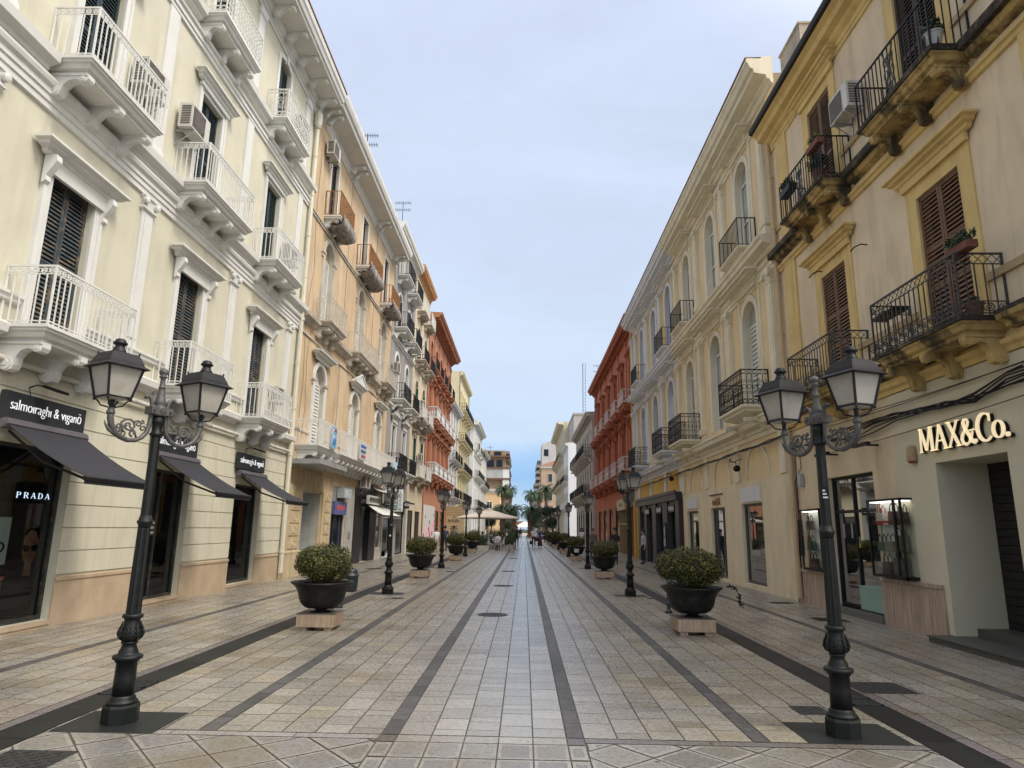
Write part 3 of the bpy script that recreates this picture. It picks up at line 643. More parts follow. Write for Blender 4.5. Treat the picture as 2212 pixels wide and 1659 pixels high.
lamps=[(XLL,6.06,62,'closest twin-lantern lamp post on the left, in front of the black awnings'),
 (XRL+-.06,6.1,110,'closest twin-lantern lamp post on the right, before the large lit shop lettering'),
 (XLL,17.4,84,'second lamp post on the left, beside the first pair of big bowl planters'),
 (XRL,17.9,99,'second lamp post on the right, with a small sticker halfway up its shaft'),
 (XLL,28.5,84,'third lamp post on the left, between the second and third left planters'),
 (XRL,29.6,96,'third lamp post on the right, behind the second right planter'),
 (XLL,40,85,'fourth lamp post on the left, near the tall beige hoarding with lettering'),
 (XRL,42,92,'fourth lamp post on the right, in front of the dark red building'),
 (XLL,51.5,85,'fifth lamp post on the left, behind the white plant trough by the cafe'),
 (XRL,54,92,'fifth lamp post on the right, by the pale arcaded building'),
 (XRL,66,92,'sixth lamp post on the right, seen very small'),(XRL,78,92,'seventh lamp post on the right, tiny in the distance'),
 (XRL,90,92,'eighth lamp post on the right, tiny, near the trees at the street end'),(XLL,63,85,'sixth lamp post on the left, behind the cafe parasol'),
 (XRL+.1,103,92,'ninth lamp post on the right, before the palm trees')]
L0=None
for x,y,a,lab in lamps:
    if L0 is None: L0=make_lamp(lab); L0.scale=(1,1,.985); L0.location=(x,y,0); L0.rotation_euler=(0,0,R(a))
    else: dup(L0,(x,y,0),R(a),lab)
for x,y0,nm in ((XLL+.02,6.05,'left'),(XRL-.02,6.15,'right')):
    mb=MB(); mb.box(x-.42,x+.42,y0-.28,y0+.32,-.004,.005)
    tag(link('slate_plate',mb.mesh('slate_plate',SLATE)),f'dark slate square set in the paving under the closest {nm} lamp post','slate plate','dark plates under lamps')
for x,y0,nm in ((XLL,17.4,'second left'),(XRL,17.9,'second right'),(XLL,28.5,'third left'),(XRL,29.6,'third right'),(XLL,40,'fourth left'),(XRL,42,'fourth right')):
    mb=MB(); mb.box(x-.4,x+.4,y0-.3,y0+.3,-.004,.005)
    tag(link('slate_plate',mb.mesh('slate_plate',SLATE)),f'dark slate square in the paving under the {nm} lamp post','slate plate','dark plates under lamps')
STK=mat('white_sticker',(.6,.6,.6),.5,.1)
mb=MB(); mb.box(-.026,.026,-.004,.0,-.05,.05); o=link('sticker',mb.mesh('sticker',BLACKM),(XRL-.07,6.1-.052,2.0),R(-20)); tag(o,'small black and white sticker on the shaft of the closest right lamp','sticker')
for i in range(3): link('lettering',cached('stkbar%d'%i,lambda:(lambda q:(q.box(-.022,.0+.01*i,-.0055,-.0042,.02-.03*i-.01,.02-.03*i+.004),q.mesh('l',STK))[1])(MB())),parent=o)
mb=MB(); mb.box(-.022,.022,-.004,.0,-.02,.02); o=link('sticker',mb.mesh('sticker',STK),(XLL,17.4-.05,1.42)); tag(o,'small white sticker on the shaft of the second left lamp','sticker')
# ------------------------------------------------------------------ bowl planters with clipped shrubs
POT=mat('planter_metal',(.008,.009,.009),.5,.35,scale=12,spec=.3,stain=(.05,.045,.04),stainamt=.4,stainscale=9)
PLTH=mat('plinth_stone',(.42,.31,.21),.55,.2,scale=6,stretch=(60,60,3),stretchamt=.3,stain=(.15,.10,.07),stainamt=.5,stainscale=3,bump=.2)
PLTOP=mat('plinth_top',(.12,.11,.10),.5,.3)
SOIL=mat('dry_leaf_mulch',(.13,.065,.035),.9,.5,scale=50,bump=.8,bscale=80)
LEAF=mat('box_leaf',(.060,.075,.018),.55,.5,scale=25,attr='Col',spec=.35)
TWIG=mat('twig',(.09,.06,.04),.9,.3)
def leaves(name,cells,n,size,cols_,rnd,m,shell_=.72,flat=0):
    """cells: list of (cx,cy,cz,rx,ry,rz); small bent leaves near the surface of lumpy lobes"""
    vs=[];fs=[];cs=[]
    tot=sum(c[3]*c[4]+c[4]*c[5]+c[3]*c[5] for c in cells)
    for c in cells:
        k=int(n*(c[3]*c[4]+c[4]*c[5]+c[3]*c[5])/tot)
        for _ in range(k):
            d=Vector((rnd.gauss(0,1),rnd.gauss(0,1),rnd.gauss(0,1))).normalized()
            r=(shell_+(1-shell_)*rnd.random()**.6)*(1+.05*math.sin(d.x*9+c[0]*5)*math.sin(d.z*11)+rnd.gauss(0,.032)+(.12*rnd.random() if rnd.random()<.04 else 0))
            p=Vector((c[0]+d.x*c[3]*r,c[1]+d.y*c[4]*r,c[2]+d.z*c[5]*r))
            nn=(d+Vector((rnd.gauss(0,.6),rnd.gauss(0,.6),rnd.gauss(0,.6)+.3))).normalized(); u=nn.orthogonal().normalized(); u=(Matrix.Rotation(rnd.random()*6.28,3,nn)@u); w=nn.cross(u)
            s_=size*rnd.uniform(.7,1.3); o=len(vs)
            vs+=[p-u*s_,p+w*s_*.45-nn*s_*.1,p+u*s_,p-w*s_*.45-nn*s_*.1]; fs.append((o,o+1,o+2,o+3))
            col=rnd.choice(cols_); q=rnd.uniform(.7,1.3); cs.append([col[0]*q,col[1]*q,col[2]*q,1])
    me=bpy.data.meshes.new(name); me.from_pydata([tuple(v) for v in vs],[],fs); me.materials.append(m)
    ca=me.color_attributes.new('Col','FLOAT_COLOR','CORNER'); data=[]
    for c in cs: data+=c*4
    ca.data.foreach_set('color',data); me.update(); return me
def shrub_mesh(seed,n,size,rx=.46,rz=.30,core=True,cz=1.0):
    rnd=random.Random(seed); cells=[(0,0,cz,rx,rx,rz)]
    for _ in range(9):
        a=rnd.random()*6.28; e=rnd.uniform(-.5,.8); cells.append((math.cos(a)*rx*.55,math.sin(a)*rx*.55,cz+e*rz*.35,rx*.5,rx*.5,rz*.68))
    return leaves('crown',cells,n,size,[(.065,.072,.013),(.028,.034,.009),(.11,.11,.018),(.042,.052,.011),(.014,.018,.006),(.20,.18,.04)],rnd,LEAF,.6)
CR=[shrub_mesh(1,19000,.0175,.47,.33,cz=1.03),shrub_mesh(2,12000,.022,.5,.33,cz=1.03),shrub_mesh(5,6000,.032,.5,.33,cz=1.03)]
def stems():
    mb=MB(); rnd=random.Random(4)
    for k in range(14):
        a=rnd.random()*6.28; r=.12*rnd.random(); e=.18+.2*rnd.random()
        mb.tube([(math.cos(a)*r,math.sin(a)*r,.66),(math.cos(a)*(r+e)*.5,math.sin(a)*(r+e)*.5,.82),(math.cos(a)*(r+e),math.sin(a)*(r+e),1.0)],[.009,.008,.004],5)
    return mb.mesh('stem',TWIG)
STEM=stems()
def make_planter(label):
    t=thing('bowl_planter',label,'planter',group='black bowl planters on stone plinths')
    b=MB(); b.smooth=True
    b.lathe([(.17,.262),(.17,.275),(.10,.285),(.085,.30),(.12,.318),(.24,.335),(.30,.37),(.345,.43),(.37,.50),(.385,.57),(.41,.63),(.455,.685),(.495,.712),(.51,.722),(.51,.738),(.495,.745),(.46,.728),(.42,.695),(.02,.69)],n=36)
    link('bowl',b.mesh('bowl',POT),parent=t)
    p=MB(); p.box(-.3,.3,-.3,.3,.06,.25); p.cur=1; p.box(-.301,.301,-.301,.301,.25,.262); p.cur=0
    for sx in (-.2,.2):
        for sy in (-.2,.2): p.box(sx-.06,sx+.06,sy-.06,sy+.06,0,.06)
    link('plinth',p.mesh('plinth',[PLTH,PLTOP]),parent=t)
    s=MB(); rnd=random.Random(9)
    s.lathe([(.43,.70),(.3,.715),(.1,.725)],n=20)
    for k in range(500):
        a=rnd.random()*6.28; r=.42*math.sqrt(rnd.random()); x=math.cos(a)*r; y=math.sin(a)*r; z=.715+.015*rnd.random(); d=.014
        s.quad((x-d,y,z),(x,y-d,z+.006),(x+d,y,z+.012),(x,y+d,z))
    link('mulch',s.mesh('mulch',SOIL),parent=t)
    return t
P0=None; S0={}
pl=[(-3.32,11.45,0,'closest left planter, in front of the litter bin'),(2.80,11.67,0,'closest right planter, with a sprig of ivy hanging over its rim'),
 (-3.42,22.9,1,'second left planter, behind the second left lamp'),(2.78,23.9,1,'second right planter, before the man in black'),
 (-3.45,34.9,2,'third left planter'),(2.80,36.7,2,'third right planter, with a pale paper stuck to its bowl'),
 (-3.48,46.3,2,'fourth left planter, beside the white plant trough'),(2.80,48.2,2,'fourth right planter'),
 (2.80,61.5,2,'fifth right planter'),(2.80,67.5,2,'sixth right planter'),(2.80,74,2,'seventh right planter'),(2.80,86.5,2,'eighth and farthest right planter')]
for i,(x,y,v,lab) in enumerate(pl):
    if P0 is None: P0=make_planter('black bowl, '+lab); P0.location=(x,y,0)
    else: dup(P0,(x,y,0),0,'black bowl, '+lab)
    key=v
    sl='clipped rounded shrub growing in the '+lab.split(',')[0]
    if key not in S0:
        t=thing('clipped_shrub',sl,'shrub',(x,y,0),0,'rounded shrubs in the bowl planters'); link('crown',CR[v],parent=t); link('stem',STEM,parent=t); S0[key]=t
    else: t=dup(S0[key],(x,y,0),rng.random()*6,sl,(rng.uniform(.93,1.08),rng.uniform(.93,1.08),rng.uniform(.94,1.07)))
    if i==1:
        t.scale=(1.22,1.22,1.02)
        iv=MB(); rnd=random.Random(8)
        pts=[(.40,-.28,.76),(.47,-.30,.75),(.52,-.31,.68),(.53,-.32,.58),(.55,-.30,.50),(.57,-.31,.44)]; iv.tube(pts,.004,4)
        for k in range(60):
            j=rnd.randrange(5); f=rnd.random(); q=[pts[j][a]+(pts[j+1][a]-pts[j][a])*f+rnd.gauss(0,.012) for a in range(3)]; d=.016
            iv.quad((q[0]-d,q[1],q[2]),(q[0],q[1]-d*.4,q[2]+d),(q[0]+d,q[1],q[2]),(q[0],q[1]+d*.4,q[2]-d))
        link('ivy_sprig',iv.mesh('ivy_sprig',mat('ivy_leaf',(.03,.045,.02),.6,.4)),parent=t)
mb=MB(); mb.quad((-.13,0,-.09),(.10,0,-.11),(.13,0,.10),(-.12,0,.11)); o=link('paper_sheet',mb.mesh('paper_sheet',STK),(2.78,36.29,.55)); tag(o,'pale crumpled paper sheet stuck on the bowl of the third right planter','paper')
# litter bins
BIN=mat('bin_paint',(.02,.03,.035),.4,.2,spec=.5); BAG=mat('bin_bag',(.35,.37,.40),.4,.3,scale=9)
def make_bin(label,bag):
    t=thing('litter_bin',label,'litter bin',group='litter bins on posts')
    p=MB(); p.smooth=True; p.lathe([(.07,0),(.07,.04),(.045,.06),(.035,.14),(.05,.17),(.035,.2),(.032,.42),(.05,.45),(.03,.5),(.03,.8)],n=14); p.tube([(0,0,.42),(.0,0,.30),(.06,0,.27)],.02,6); link('post',p.mesh('post',BIN),parent=t)
    b=MB(); b.smooth=True; b.lathe([(.13,.42),(.155,.44),(.165,.6),(.17,.72),(.185,.73),(.185,.76),(.15,.765),(.15,.82),(.14,.86),(.05,.9)],(.19,0,-.10),22); link('drum',b.mesh('drum',BIN),parent=t)
    s=MB(); 
    for k in range(-2,2): 
        a=[-1.9+.13*k,-1.9+.13*(k+1)]; s.quad(*[(.19+.171*math.cos(q),.171*math.sin(q),z) for q,z in ((a[0],.42),(a[1],.42),(a[1],.58),(a[0],.58))])
    link('notice',s.mesh('notice',STK),parent=t)
    if bag:
        g=MB(); g.smooth=True; rnd=random.Random(2)
        g.lathe([(.19,.60),(.20,.64),(.185,.68),(.195,.70),(.13,.73),(.16,.78),(.09,.80)],(.19,0,0),13)
        g.v=[(x+rnd.gauss(0,.012),y+rnd.gauss(0,.012),z+rnd.gauss(0,.012)) for x,y,z in g.v]; link('bin_bag',g.mesh('bin_bag',BAG),parent=t)
    return t
tb=make_bin('dark litter bin with a white notice, half hidden by the closest left planter',False); tb.location=(-3.78,14.3,0)
tb=make_bin('litter bin with a pale plastic bag, half hidden by the closest right planter',True); tb.location=(2.98,14.4,0); tb.rotation_euler=(0,0,R(30))
# ================================================================== BUILDINGS, LEFT SIDE
XL,XR=-7.6,6.8
SLATW=mat('awning_fabric',(.018,.018,.024),.8,.12,scale=8,bump=.25,bscale=200)
STEEL=mat('awning_steel',(.45,.45,.45),.4,.1,metal=.6)
SIGNB=mat('sign_charcoal',(.014,.017,.021),.7,.1,scale=6)
LETW=mat('white_lettering',(.75,.75,.78),.5,0,emit=.35)
PIPEC=mat('cream_pipe',(.60,.57,.46),.55,.08)
TILE=mat('roof_tile',(.24,.10,.06),.8,.3,scale=8)
def simple_interior(b,y0,y1,z0,z1,dep=1.6,x=-.3,m=None,name='interior'):
    mb=MB()
    if name!='entrance_recess': mb.quad((x-dep,y0,z0),(x-dep,y1,z0),(x-dep,y1,z1),(x-dep,y0,z1))
    mb.quad((x,y0,z0),(x-dep,y0,z0),(x-dep,y0,z1),(x,y0,z1)); mb.quad((x,y1,z0),(x-dep,y1,z0),(x-dep,y1,z1),(x,y1,z1))
    mb.quad((x,y0,z0),(x,y1,z0),(x-dep,y1,z0),(x-dep,y0,z0)); mb.quad((x,y0,z1),(x,y1,z1),(x-dep,y1,z1),(x-dep,y0,z1)); return b.bake(name,mb,m or DARKIN)
def shopwindow(b,y0,y1,z0,z1,fm,mull=(),trans=None,x=-.18,fw=.06,name='shop_window',gl=None,interior=True,dep=1.6):
    f=MB()
    f.box(x,x+.06,y0,y0+fw,z0,z1); f.box(x,x+.06,y1-fw,y1,z0,z1); f.box(x,x+.058,y0+fw,y1-fw,z0,z0+fw*1.3); f.box(x,x+.058,y0+fw,y1-fw,z1-fw,z1)
    for yy in mull: f.box(x,x+.056,yy-fw*.45,yy+fw*.45,z0+fw,z1-fw)
    if trans: f.box(x,x+.05,y0+fw,y1-fw,trans-.03,trans+.03)
    o=b.bake(name,f,fm); p=MB(); p.quad((x+.02,y0,z0),(x+.02,y1,z0),(x+.02,y1,z1),(x+.02,y0,z1)); b.bake('pane',p,gl or GLASSG,o)
    if interior: 
        i=simple_interior(b,y0,y1,z0,z1,dep,x); i.parent=o
    return o
# ---- serif letters made of thick and thin strokes (unit height)
def stroke(mb,p,q,w,d):
    dx,dy=q[0]-p[0],q[1]-p[1]; L=math.hypot(dx,dy); 
    if abs(dy)>1e-6: ox,oy=w/2,0
    else: ox,oy=0,w/2
    P=[(p[0]-ox,p[1]-oy),(p[0]+ox,p[1]+oy),(q[0]+ox,q[1]+oy),(q[0]-ox,q[1]-oy)]; mb.extr(P,0,d,'x')
def ribbon(mb,pts,ws,d):
    n=len(pts)
    L=[];R_=[]
    for i,(x,y) in enumerate(pts):
        a=pts[max(0,i-1)]; c=pts[min(n-1,i+1)]; t=(c[0]-a[0],c[1]-a[1]); l=math.hypot(*t) or 1; nx,ny=-t[1]/l,t[0]/l; w=ws(i/(n-1))/2
        L.append((x+nx*w,y+ny*w)); R_.append((x-nx*w,y-ny*w))
    for i in range(n-1): mb.extr([L[i],R_[i],R_[i+1],L[i+1]],0,d,'x')
TH,TN,SF=.115,.042,.024
def serif(mb,x,y,w,d): mb.box(0,d,x-w/2,x+w/2,y-SF/2 if y>.01 else 0,y+SF/2 if y<.99 else 1.0) if 0 else mb.box(0,d,x-w/2,x+w/2,max(0,y-SF),min(1,y+SF))
def glyph(mb,ch,ox,d,k=1):
    g=MB()
    if ch=='M':
        stroke(g,(.10,0),(.13,1),TN,d); stroke(g,(.16,1),(.48,.06),TH,d); stroke(g,(.48,.06),(.80,1),TN,d); stroke(g,(.84,1),(.87,0),TH,d)
        for x,y,w in ((.10,0,.22),(.87,0,.30),(.12,1,.2),(.85,1,.26)): serif(g,x,y,w,d)
        w=1.04
    elif ch=='A':
        stroke(g,(.08,0),(.40,1),TN,d); stroke(g,(.40,1),(.72,0),TH,d); g.box(0,d,.2,.6,.33,.38); serif(g,.08,0,.22,d); serif(g,.73,0,.30,d); w=.86
    elif ch=='X':
        stroke(g,(.14,1),(.70,0),TH,d); stroke(g,(.10,0),(.68,1),TN,d)
        for x,y in ((.14,1),(.70,0)): serif(g,x,y,.3,d)
        for x,y in ((.10,0),(.68,1)): serif(g,x,y,.24,d)
        w=.84
    elif ch=='&':
        pts=[(.86,.10),(.74,.02),(.66,.06),(.40,.46),(.25,.68),(.22,.84),(.30,.96),(.42,.95),(.49,.84),(.44,.70),(.30,.54),(.12,.38),(.06,.22),(.12,.07),(.28,.0),(.46,.06),(.60,.24),(.68,.44)]
        ribbon(g,pts,lambda t:TH*.95 if t<.3 else (TN*1.4 if t<.6 else (TH*.85 if t<.85 else TN)),d); serif(g,.68,.5,.26,d); w=.94
    elif ch=='C':
        pts=[(.46+.40*math.cos(a),.5+.50*math.sin(a)) for a in [R(48+ (312-48)*i/22) for i in range(23)]]
        ribbon(g,pts,lambda t:TN+ (TH*1.15-TN)*math.sin(PI*t)**1.5,d); g.box(0,d,.70,.735,.68,.98); w=.82
    elif ch=='o':
        pts=[(.32+.25*math.cos(2*PI*i/22),.33+.30*math.sin(2*PI*i/22)) for i in range(23)]
        ribbon(g,pts,lambda t:TN+(TH-TN)*abs(math.cos(2*PI*t))**1.3,d); w=.66
    elif ch=='.': g.lathe([(.085,0),(.085,d)],(0,.11,.09),14,'x'); w=.25
    elif ch in 'PR':
        stroke(g,(.14,0),(.14,1),TH,d); serif(g,.15,0,.32,d); g.box(0,d,.02,.2,.94,1)
        pts=[(.16,.97)]+[(.42+.22*math.cos(a),.73+.24*math.sin(a)) for a in [R(90-180*i/12) for i in range(13)]]+[(.16,.49)]
        ribbon(g,pts,lambda t:TN+(TH-TN)*math.sin(PI*t)**2,d)
        if ch=='R': stroke(g,(.40,.5),(.70,0),TH,d); serif(g,.72,0,.2,d)
        w=.86
    elif ch=='D':
        stroke(g,(.14,0),(.14,1),TH,d); serif(g,.13,0,.24,d); serif(g,.13,1,.24,d)
        pts=[(.16,.97)]+[(.36+.36*math.cos(a),.5+.47*math.sin(a)) for a in [R(90-180*i/14) for i in range(15)]]+[(.16,.03)]
        ribbon(g,pts,lambda t:TN+(TH-TN)*math.sin(PI*t)**2,d); w=.88
    else: w=.4
    o=len(mb.v); mb.v+=[(x,y+ox,z) for x,y,z in g.v]
    for f in g.f: mb.f.append([i+o for i in f]); mb.mi.append(mb.cur); mb.sm.append(False)
    return w
def serif_text(s,H,m,d,track=.0,name='lettering',wide=1.0):
    mb=MB(); x=0
    for ch in s: x+=glyph(mb,ch,x,d/H)+track
    mb.v=[(a*H,(b_-x/2)*H*wide,c*H) for a,b_,c in mb.v]; return mb.mesh(name,m)

# ------------------------------------------------------------------ L1: cream building with white trim
b=L1=Bld(1,XL,2.0,21.35,'cream_building','cream building with white mouldings and dark shutters above the black awnings')
bays=(6.1,10.12,14.15,18.17)
ops=[(10.17,1.85,.12,2.80,None),(14.3,1.68,.10,2.76,None),(18.42,1.74,.12,2.70,None),(6.0,1.8,.12,2.8,None)]
for y in bays: ops+=[(y,1.06,4.44,7.12,None),(y,1.02,8.84,11.46,None),(y,.9,13.22,15.72,.12)]
mb=MB(); wall_mesh(mb,b.Y0,b.Y1,0,16.2,ops); shell(mb,b.Y0,b.Y1,16.9,12); b.bake('wall',mb,[CREAM,CREAM])
# rusticated ground storey: courses of blocks standing proud of the wall, joints left between them
mb=MB(); zc=.80; r=0
def free(ya,yb,za,zb): return not any(o[0]-o[1]/2-.02<(ya+yb)/2<o[0]+o[1]/2+.02 and za<o[3]+.02 and zb>o[2] for o in ops[:4])
edges=sorted([b.Y0,b.Y1-.02]+[o[0]-o[1]/2 for o in ops[:4]]+[o[0]+o[1]/2 for o in ops[:4]])
H_=.375
while zc<3.80:
    z2=min(zc+H_,3.82); segs=[]
    if zc<2.78:
        if z2>2.62: z2=2.82
        for i in range(0,len(edges)-1,2): segs.append((edges[i],edges[i+1]))
    else: segs=[(b.Y0,b.Y1-.02)]
    for ya,yb in segs:
        L=yb-ya; n=max(1,round(L/.47)); off=(r%2)*.5
        cuts=[ya]+[ya+(k+off)*L/n for k in range(0 if off else 1,n)]+[yb]
        for k in range(len(cuts)-1): mb.box(.0,.022,cuts[k]+(.002 if k else 0),cuts[k+1]-(.002 if k<len(cuts)-2 else 0),zc+.009,z2-.009)
    zc=z2; r+=1
b.bake('rusticated_blocks',mb,CREAM)
for i in range(0,len(edges)-1,2): mb=MB(); mb.mould([(.03,.0),(.03,.70),(.05,.71),(.05,.76),(.02,.775)],edges[i],edges[i+1],ret=False); b.bake('plinth',mb,MARBLE)
for o in ops[:4]: mb=MB(); mb.box(-.22,.05,o[0]-o[1]/2,o[0]+o[1]/2,.05,.115); mb.box(-.01,.03,o[0]-o[1]/2,o[0]+o[1]/2,0,.05); b.bake('door_sill',mb,MARBLE)
for k,(yc,w,z0,z1,_) in enumerate(ops[:4]): 
    if k!=2: shopwindow(b,yc-w/2,yc+w/2,z0,z1,GREENBLK,mull=(yc-.1,) if k==1 else (),dep=1.3 if k else .5)
    else: shopwindow(b,yc-w/2,yc+w/2,z0,z1,GREENBLK,dep=1.0)
for i,y in enumerate(bays):
    near=i<3
    window(b,y,1.06,4.44,7.12,WHITE,mat('weathered_shutter',(.035,.05,.058),.6,.35,scale=9,stain=(.20,.13,.07),stainamt=.7,stainscale=5),tw=.2,td=.05,hood=True,hoodz=7.02,hoodkw=dict(d=.27,fr=.24),pitch=.07)
    balcony(b,y-.02,1.06,4.42,.76,WHITE,WHITEM,'vine',.9,3,.42,.16)
    window(b,y,1.02,8.84,11.46,WHITE,GREENSH,tw=.17,td=.045,hood=True,hoodz=11.55,hoodkw=dict(d=.22,fr=.1,cons=False),pitch=.07)
    balcony(b,y-.02,1.06 if i!=2 else 1.25,8.82,.76,WHITE,WHITEM,'vine',.9,3 if i!=2 else 4,.36,.15)
    window(b,y,.9,13.22,15.72,WHITE,GREENSH,tw=.15,td=.05,arch=.12,pitch=.08)
    mb=MB(); mb.box(.0,.10,y-.08,y+.08,15.66,15.95); b.bake('keystone',mb,WHITE)
    balcony(b,y-.02,1.04,13.2,.64,WHITE,WHITEM,'ornate',.9,3,.34,.14,pitch=.13)
for y in (4.1,8.12,12.16,16.2,20.35):
    mb=MB(); w=.19
    mb.box(0,.05,y-w,y+w,4.9,7.74); mb.box(0,.075,y-w*.6,y+w*.6,5.1,7.6)
    mb.mould([(.0,7.66),(.05,7.70),(.05,7.74),(.02,7.76),(.03,7.92),(.06,7.94),(.06,7.97)],y-w,y+w,xb=.05)
    for s_ in (-1,1): mb.lathe([(.07,0),(.07,.06),(.03,.075)],(.08,y+s_*(w+.0),7.86),12,'x')
    mb.box(0,.05,y-w,y+w,9.1,12.38); mb.mould([(.02,8.86),(.02,9.08),(0,9.12)],y-w,y+w,xb=.05)
    mb.box(0,.05,y-w,y+w,13.5,15.98); mb.mould([(.0,15.7),(.05,15.74),(.05,15.9),(.0,15.93)],y-w,y+w,xb=.05)
    b.bake('pilaster',mb,WHITE)
def gapped(prof,name,gaps,m=WHITE,xb=0,bb=None,y0=None,y1=None):
    bb=bb or b; y0=bb.Y0 if y0 is None else y0; y1=bb.Y1-.01 if y1 is None else y1; cur=y0
    for a,c in sorted(gaps)+[(y1,y1)]:
        if a>cur: mb=MB(); mb.mould(prof,cur,a,xb=xb,ret=False); bb.bake(name,mb,m)
        cur=max(cur,c)
g1=[(y-1.08,y+1.04) for y in bays]
gapped([(.0,4.18),(.06,4.19),(.08,4.24),(.2,4.28),(.22,4.40),(.18,4.42),(.16,4.44)],'string_course',g1)
gapped([(.0,4.78),(.06,4.80),(.07,4.86),(.1,4.88),(.1,4.92),(.0,4.95)],'string_course',[(y-.75,y+.75) for y in bays])
band(b,[(.0,7.98),(.05,7.99),(.05,8.09),(.075,8.10),(.075,8.2),(.1,8.21),(.1,8.30),(.15,8.34),(.17,8.40),(.17,8.44),(.05,8.47)],'architrave',WHITE,y1=b.Y1-.01)
gapped([(.02,8.52),(.1,8.54),(.12,8.60),(.26,8.66),(.28,8.80),(.24,8.82),(.1,8.84)],'string_course',g1)
band(b,[(.0,12.40),(.05,12.41),(.05,12.50),(.08,12.51),(.08,12.62),(.12,12.64),(.14,12.70),(.0,12.76)],'architrave',WHITE,y1=b.Y1-.01)
gapped([(.02,12.92),(.1,12.94),(.12,13.0),(.22,13.05),(.24,13.18),(.1,13.2)],'string_course',[(y-1.06,y+1.02) for y in bays])
band(b,[(.0,15.98),(.05,15.99),(.05,16.08),(.09,16.10),(.09,16.2),(.14,16.24),(.2,16.34),(.2,16.40),(.86,16.44),(.86,16.52),(.92,16.54),(.96,16.66),(1.0,16.70),(1.02,16.84),(1.02,16.88),(.0,16.92)],'cornice',WHITE,y1=b.Y1-.01)
bk=bracket_mesh(.62,.26,.2,WHITE)
y=2.6
while y<21.2: b.put('bracket',bk,.16,y,16.41); y+=1.08
mb=MB(); mb.box(-.5,1.05,b.Y0,b.Y1-.02,16.885,16.93); b.bake('roof_edge',mb,TILE)
mb=MB(); mb.tube([(.1,b.Y0,3.93),(.1,b.Y1-.1,3.93)],.045,8)
for k in range(9): mb.tube([(.1,3+k*2.1,3.93),(.1,3.08+k*2.1,3.93)],.055,8)
b.bake('service_pipe',mb,mat('pale_pipe',(.55,.53,.48),.6,.2,stain=(.25,.15,.1),stainamt=.5,stainscale=4))
drainpipe(b,21.15,.2,16.2,PIPEC,x=.12,r=.075)
mb=MB(); mb.lathe([(.08,15.4),(.13,15.5),(.15,15.7),(.15,15.95),(.09,16.0)],(.14,21.1,0),10); b.bake('pipe_hopper',mb,PIPEC)
# air conditioners
ACW=mat('ac_casing',(.55,.54,.50),.5,.12,scale=4,stain=(.35,.3,.22),stainamt=.4,stainscale=5); ACG=mat('ac_grille',(.12,.10,.085),.6,.3)
def ac_parts(t,w=.78,h=.56,d=.30,near=-1):
    c=MB(); c.box(.1,.1+d,-w/2,w/2,0,h); link('casing',c.mesh('casing',ACW),parent=t)
    g=MB(); n=16
    for k in range(n): g.box(.1+d,.1+d+.008,-w/2+.03,w/2-.22,.04+k*(h-.08)/n,.04+(k+.45)*(h-.08)/n)
    g.lathe([(h*.42,.1+d+.001),(h*.42,.1+d+.006)],(0,-.08,h/2),20,'x')
    for sy in (-1,1):
        for k in range(8): g.box(.16,.1+d-.04,sy*(w/2+.004)-.004,sy*(w/2+.004)+.004,.06+k*(h-.1)/8,.06+(k+.6)*(h-.1)/8)
    link('grille',g.mesh('grille',ACG),parent=t)
    r=MB(); 
    for sy in (-.25,.25): r.box(0,.1+d,sy-.02,sy+.02,-.05,-.01); r.tube([(0,sy,-.35),(.1+d,sy,-.04)],.012,4); r.box(0,.02,sy-.02,sy+.02,-.38,.1)
    link('bracket',r.mesh('bracket',STEEL),parent=t)
    p=MB(); p.tube([(.12,w/2-.05,0),(.05,w/2,-.18),(.02,w/2-.12,-.3),(.01,w/2+.05,-.42)],.014,6); link('hose',p.mesh('hose',ACW),parent=t)
AC0=None
def ac(b,Y,z,label,sc=1.0,x=0):
    global AC0
    if AC0 is None:
        AC0=thing('air_conditioner',label,'air conditioner',b.wpos(x,Y,z),b.rz,'air conditioner units on the facades'); ac_parts(AC0)
    else: dup(AC0,b.wpos(x,Y,z),b.rz,label,(sc,sc,sc))
ac(L1,11.35,9.75,'grimy air conditioner beside the first shutter of the third storey, behind the white railing')
ac(L1,13.05,9.95,'air conditioner left of the middle green shutter on the third storey, on a wall bracket')
ac(L1,16.95+2.4,9.55,'air conditioner right of the last green shutter on the third storey of the cream building')
ac(L1,19.35,13.95,'air conditioner right of the top storey shutter of the cream building')
ac(L1,19.45,5.2,'small air conditioner beside the last shutter above the third black awning',.8)
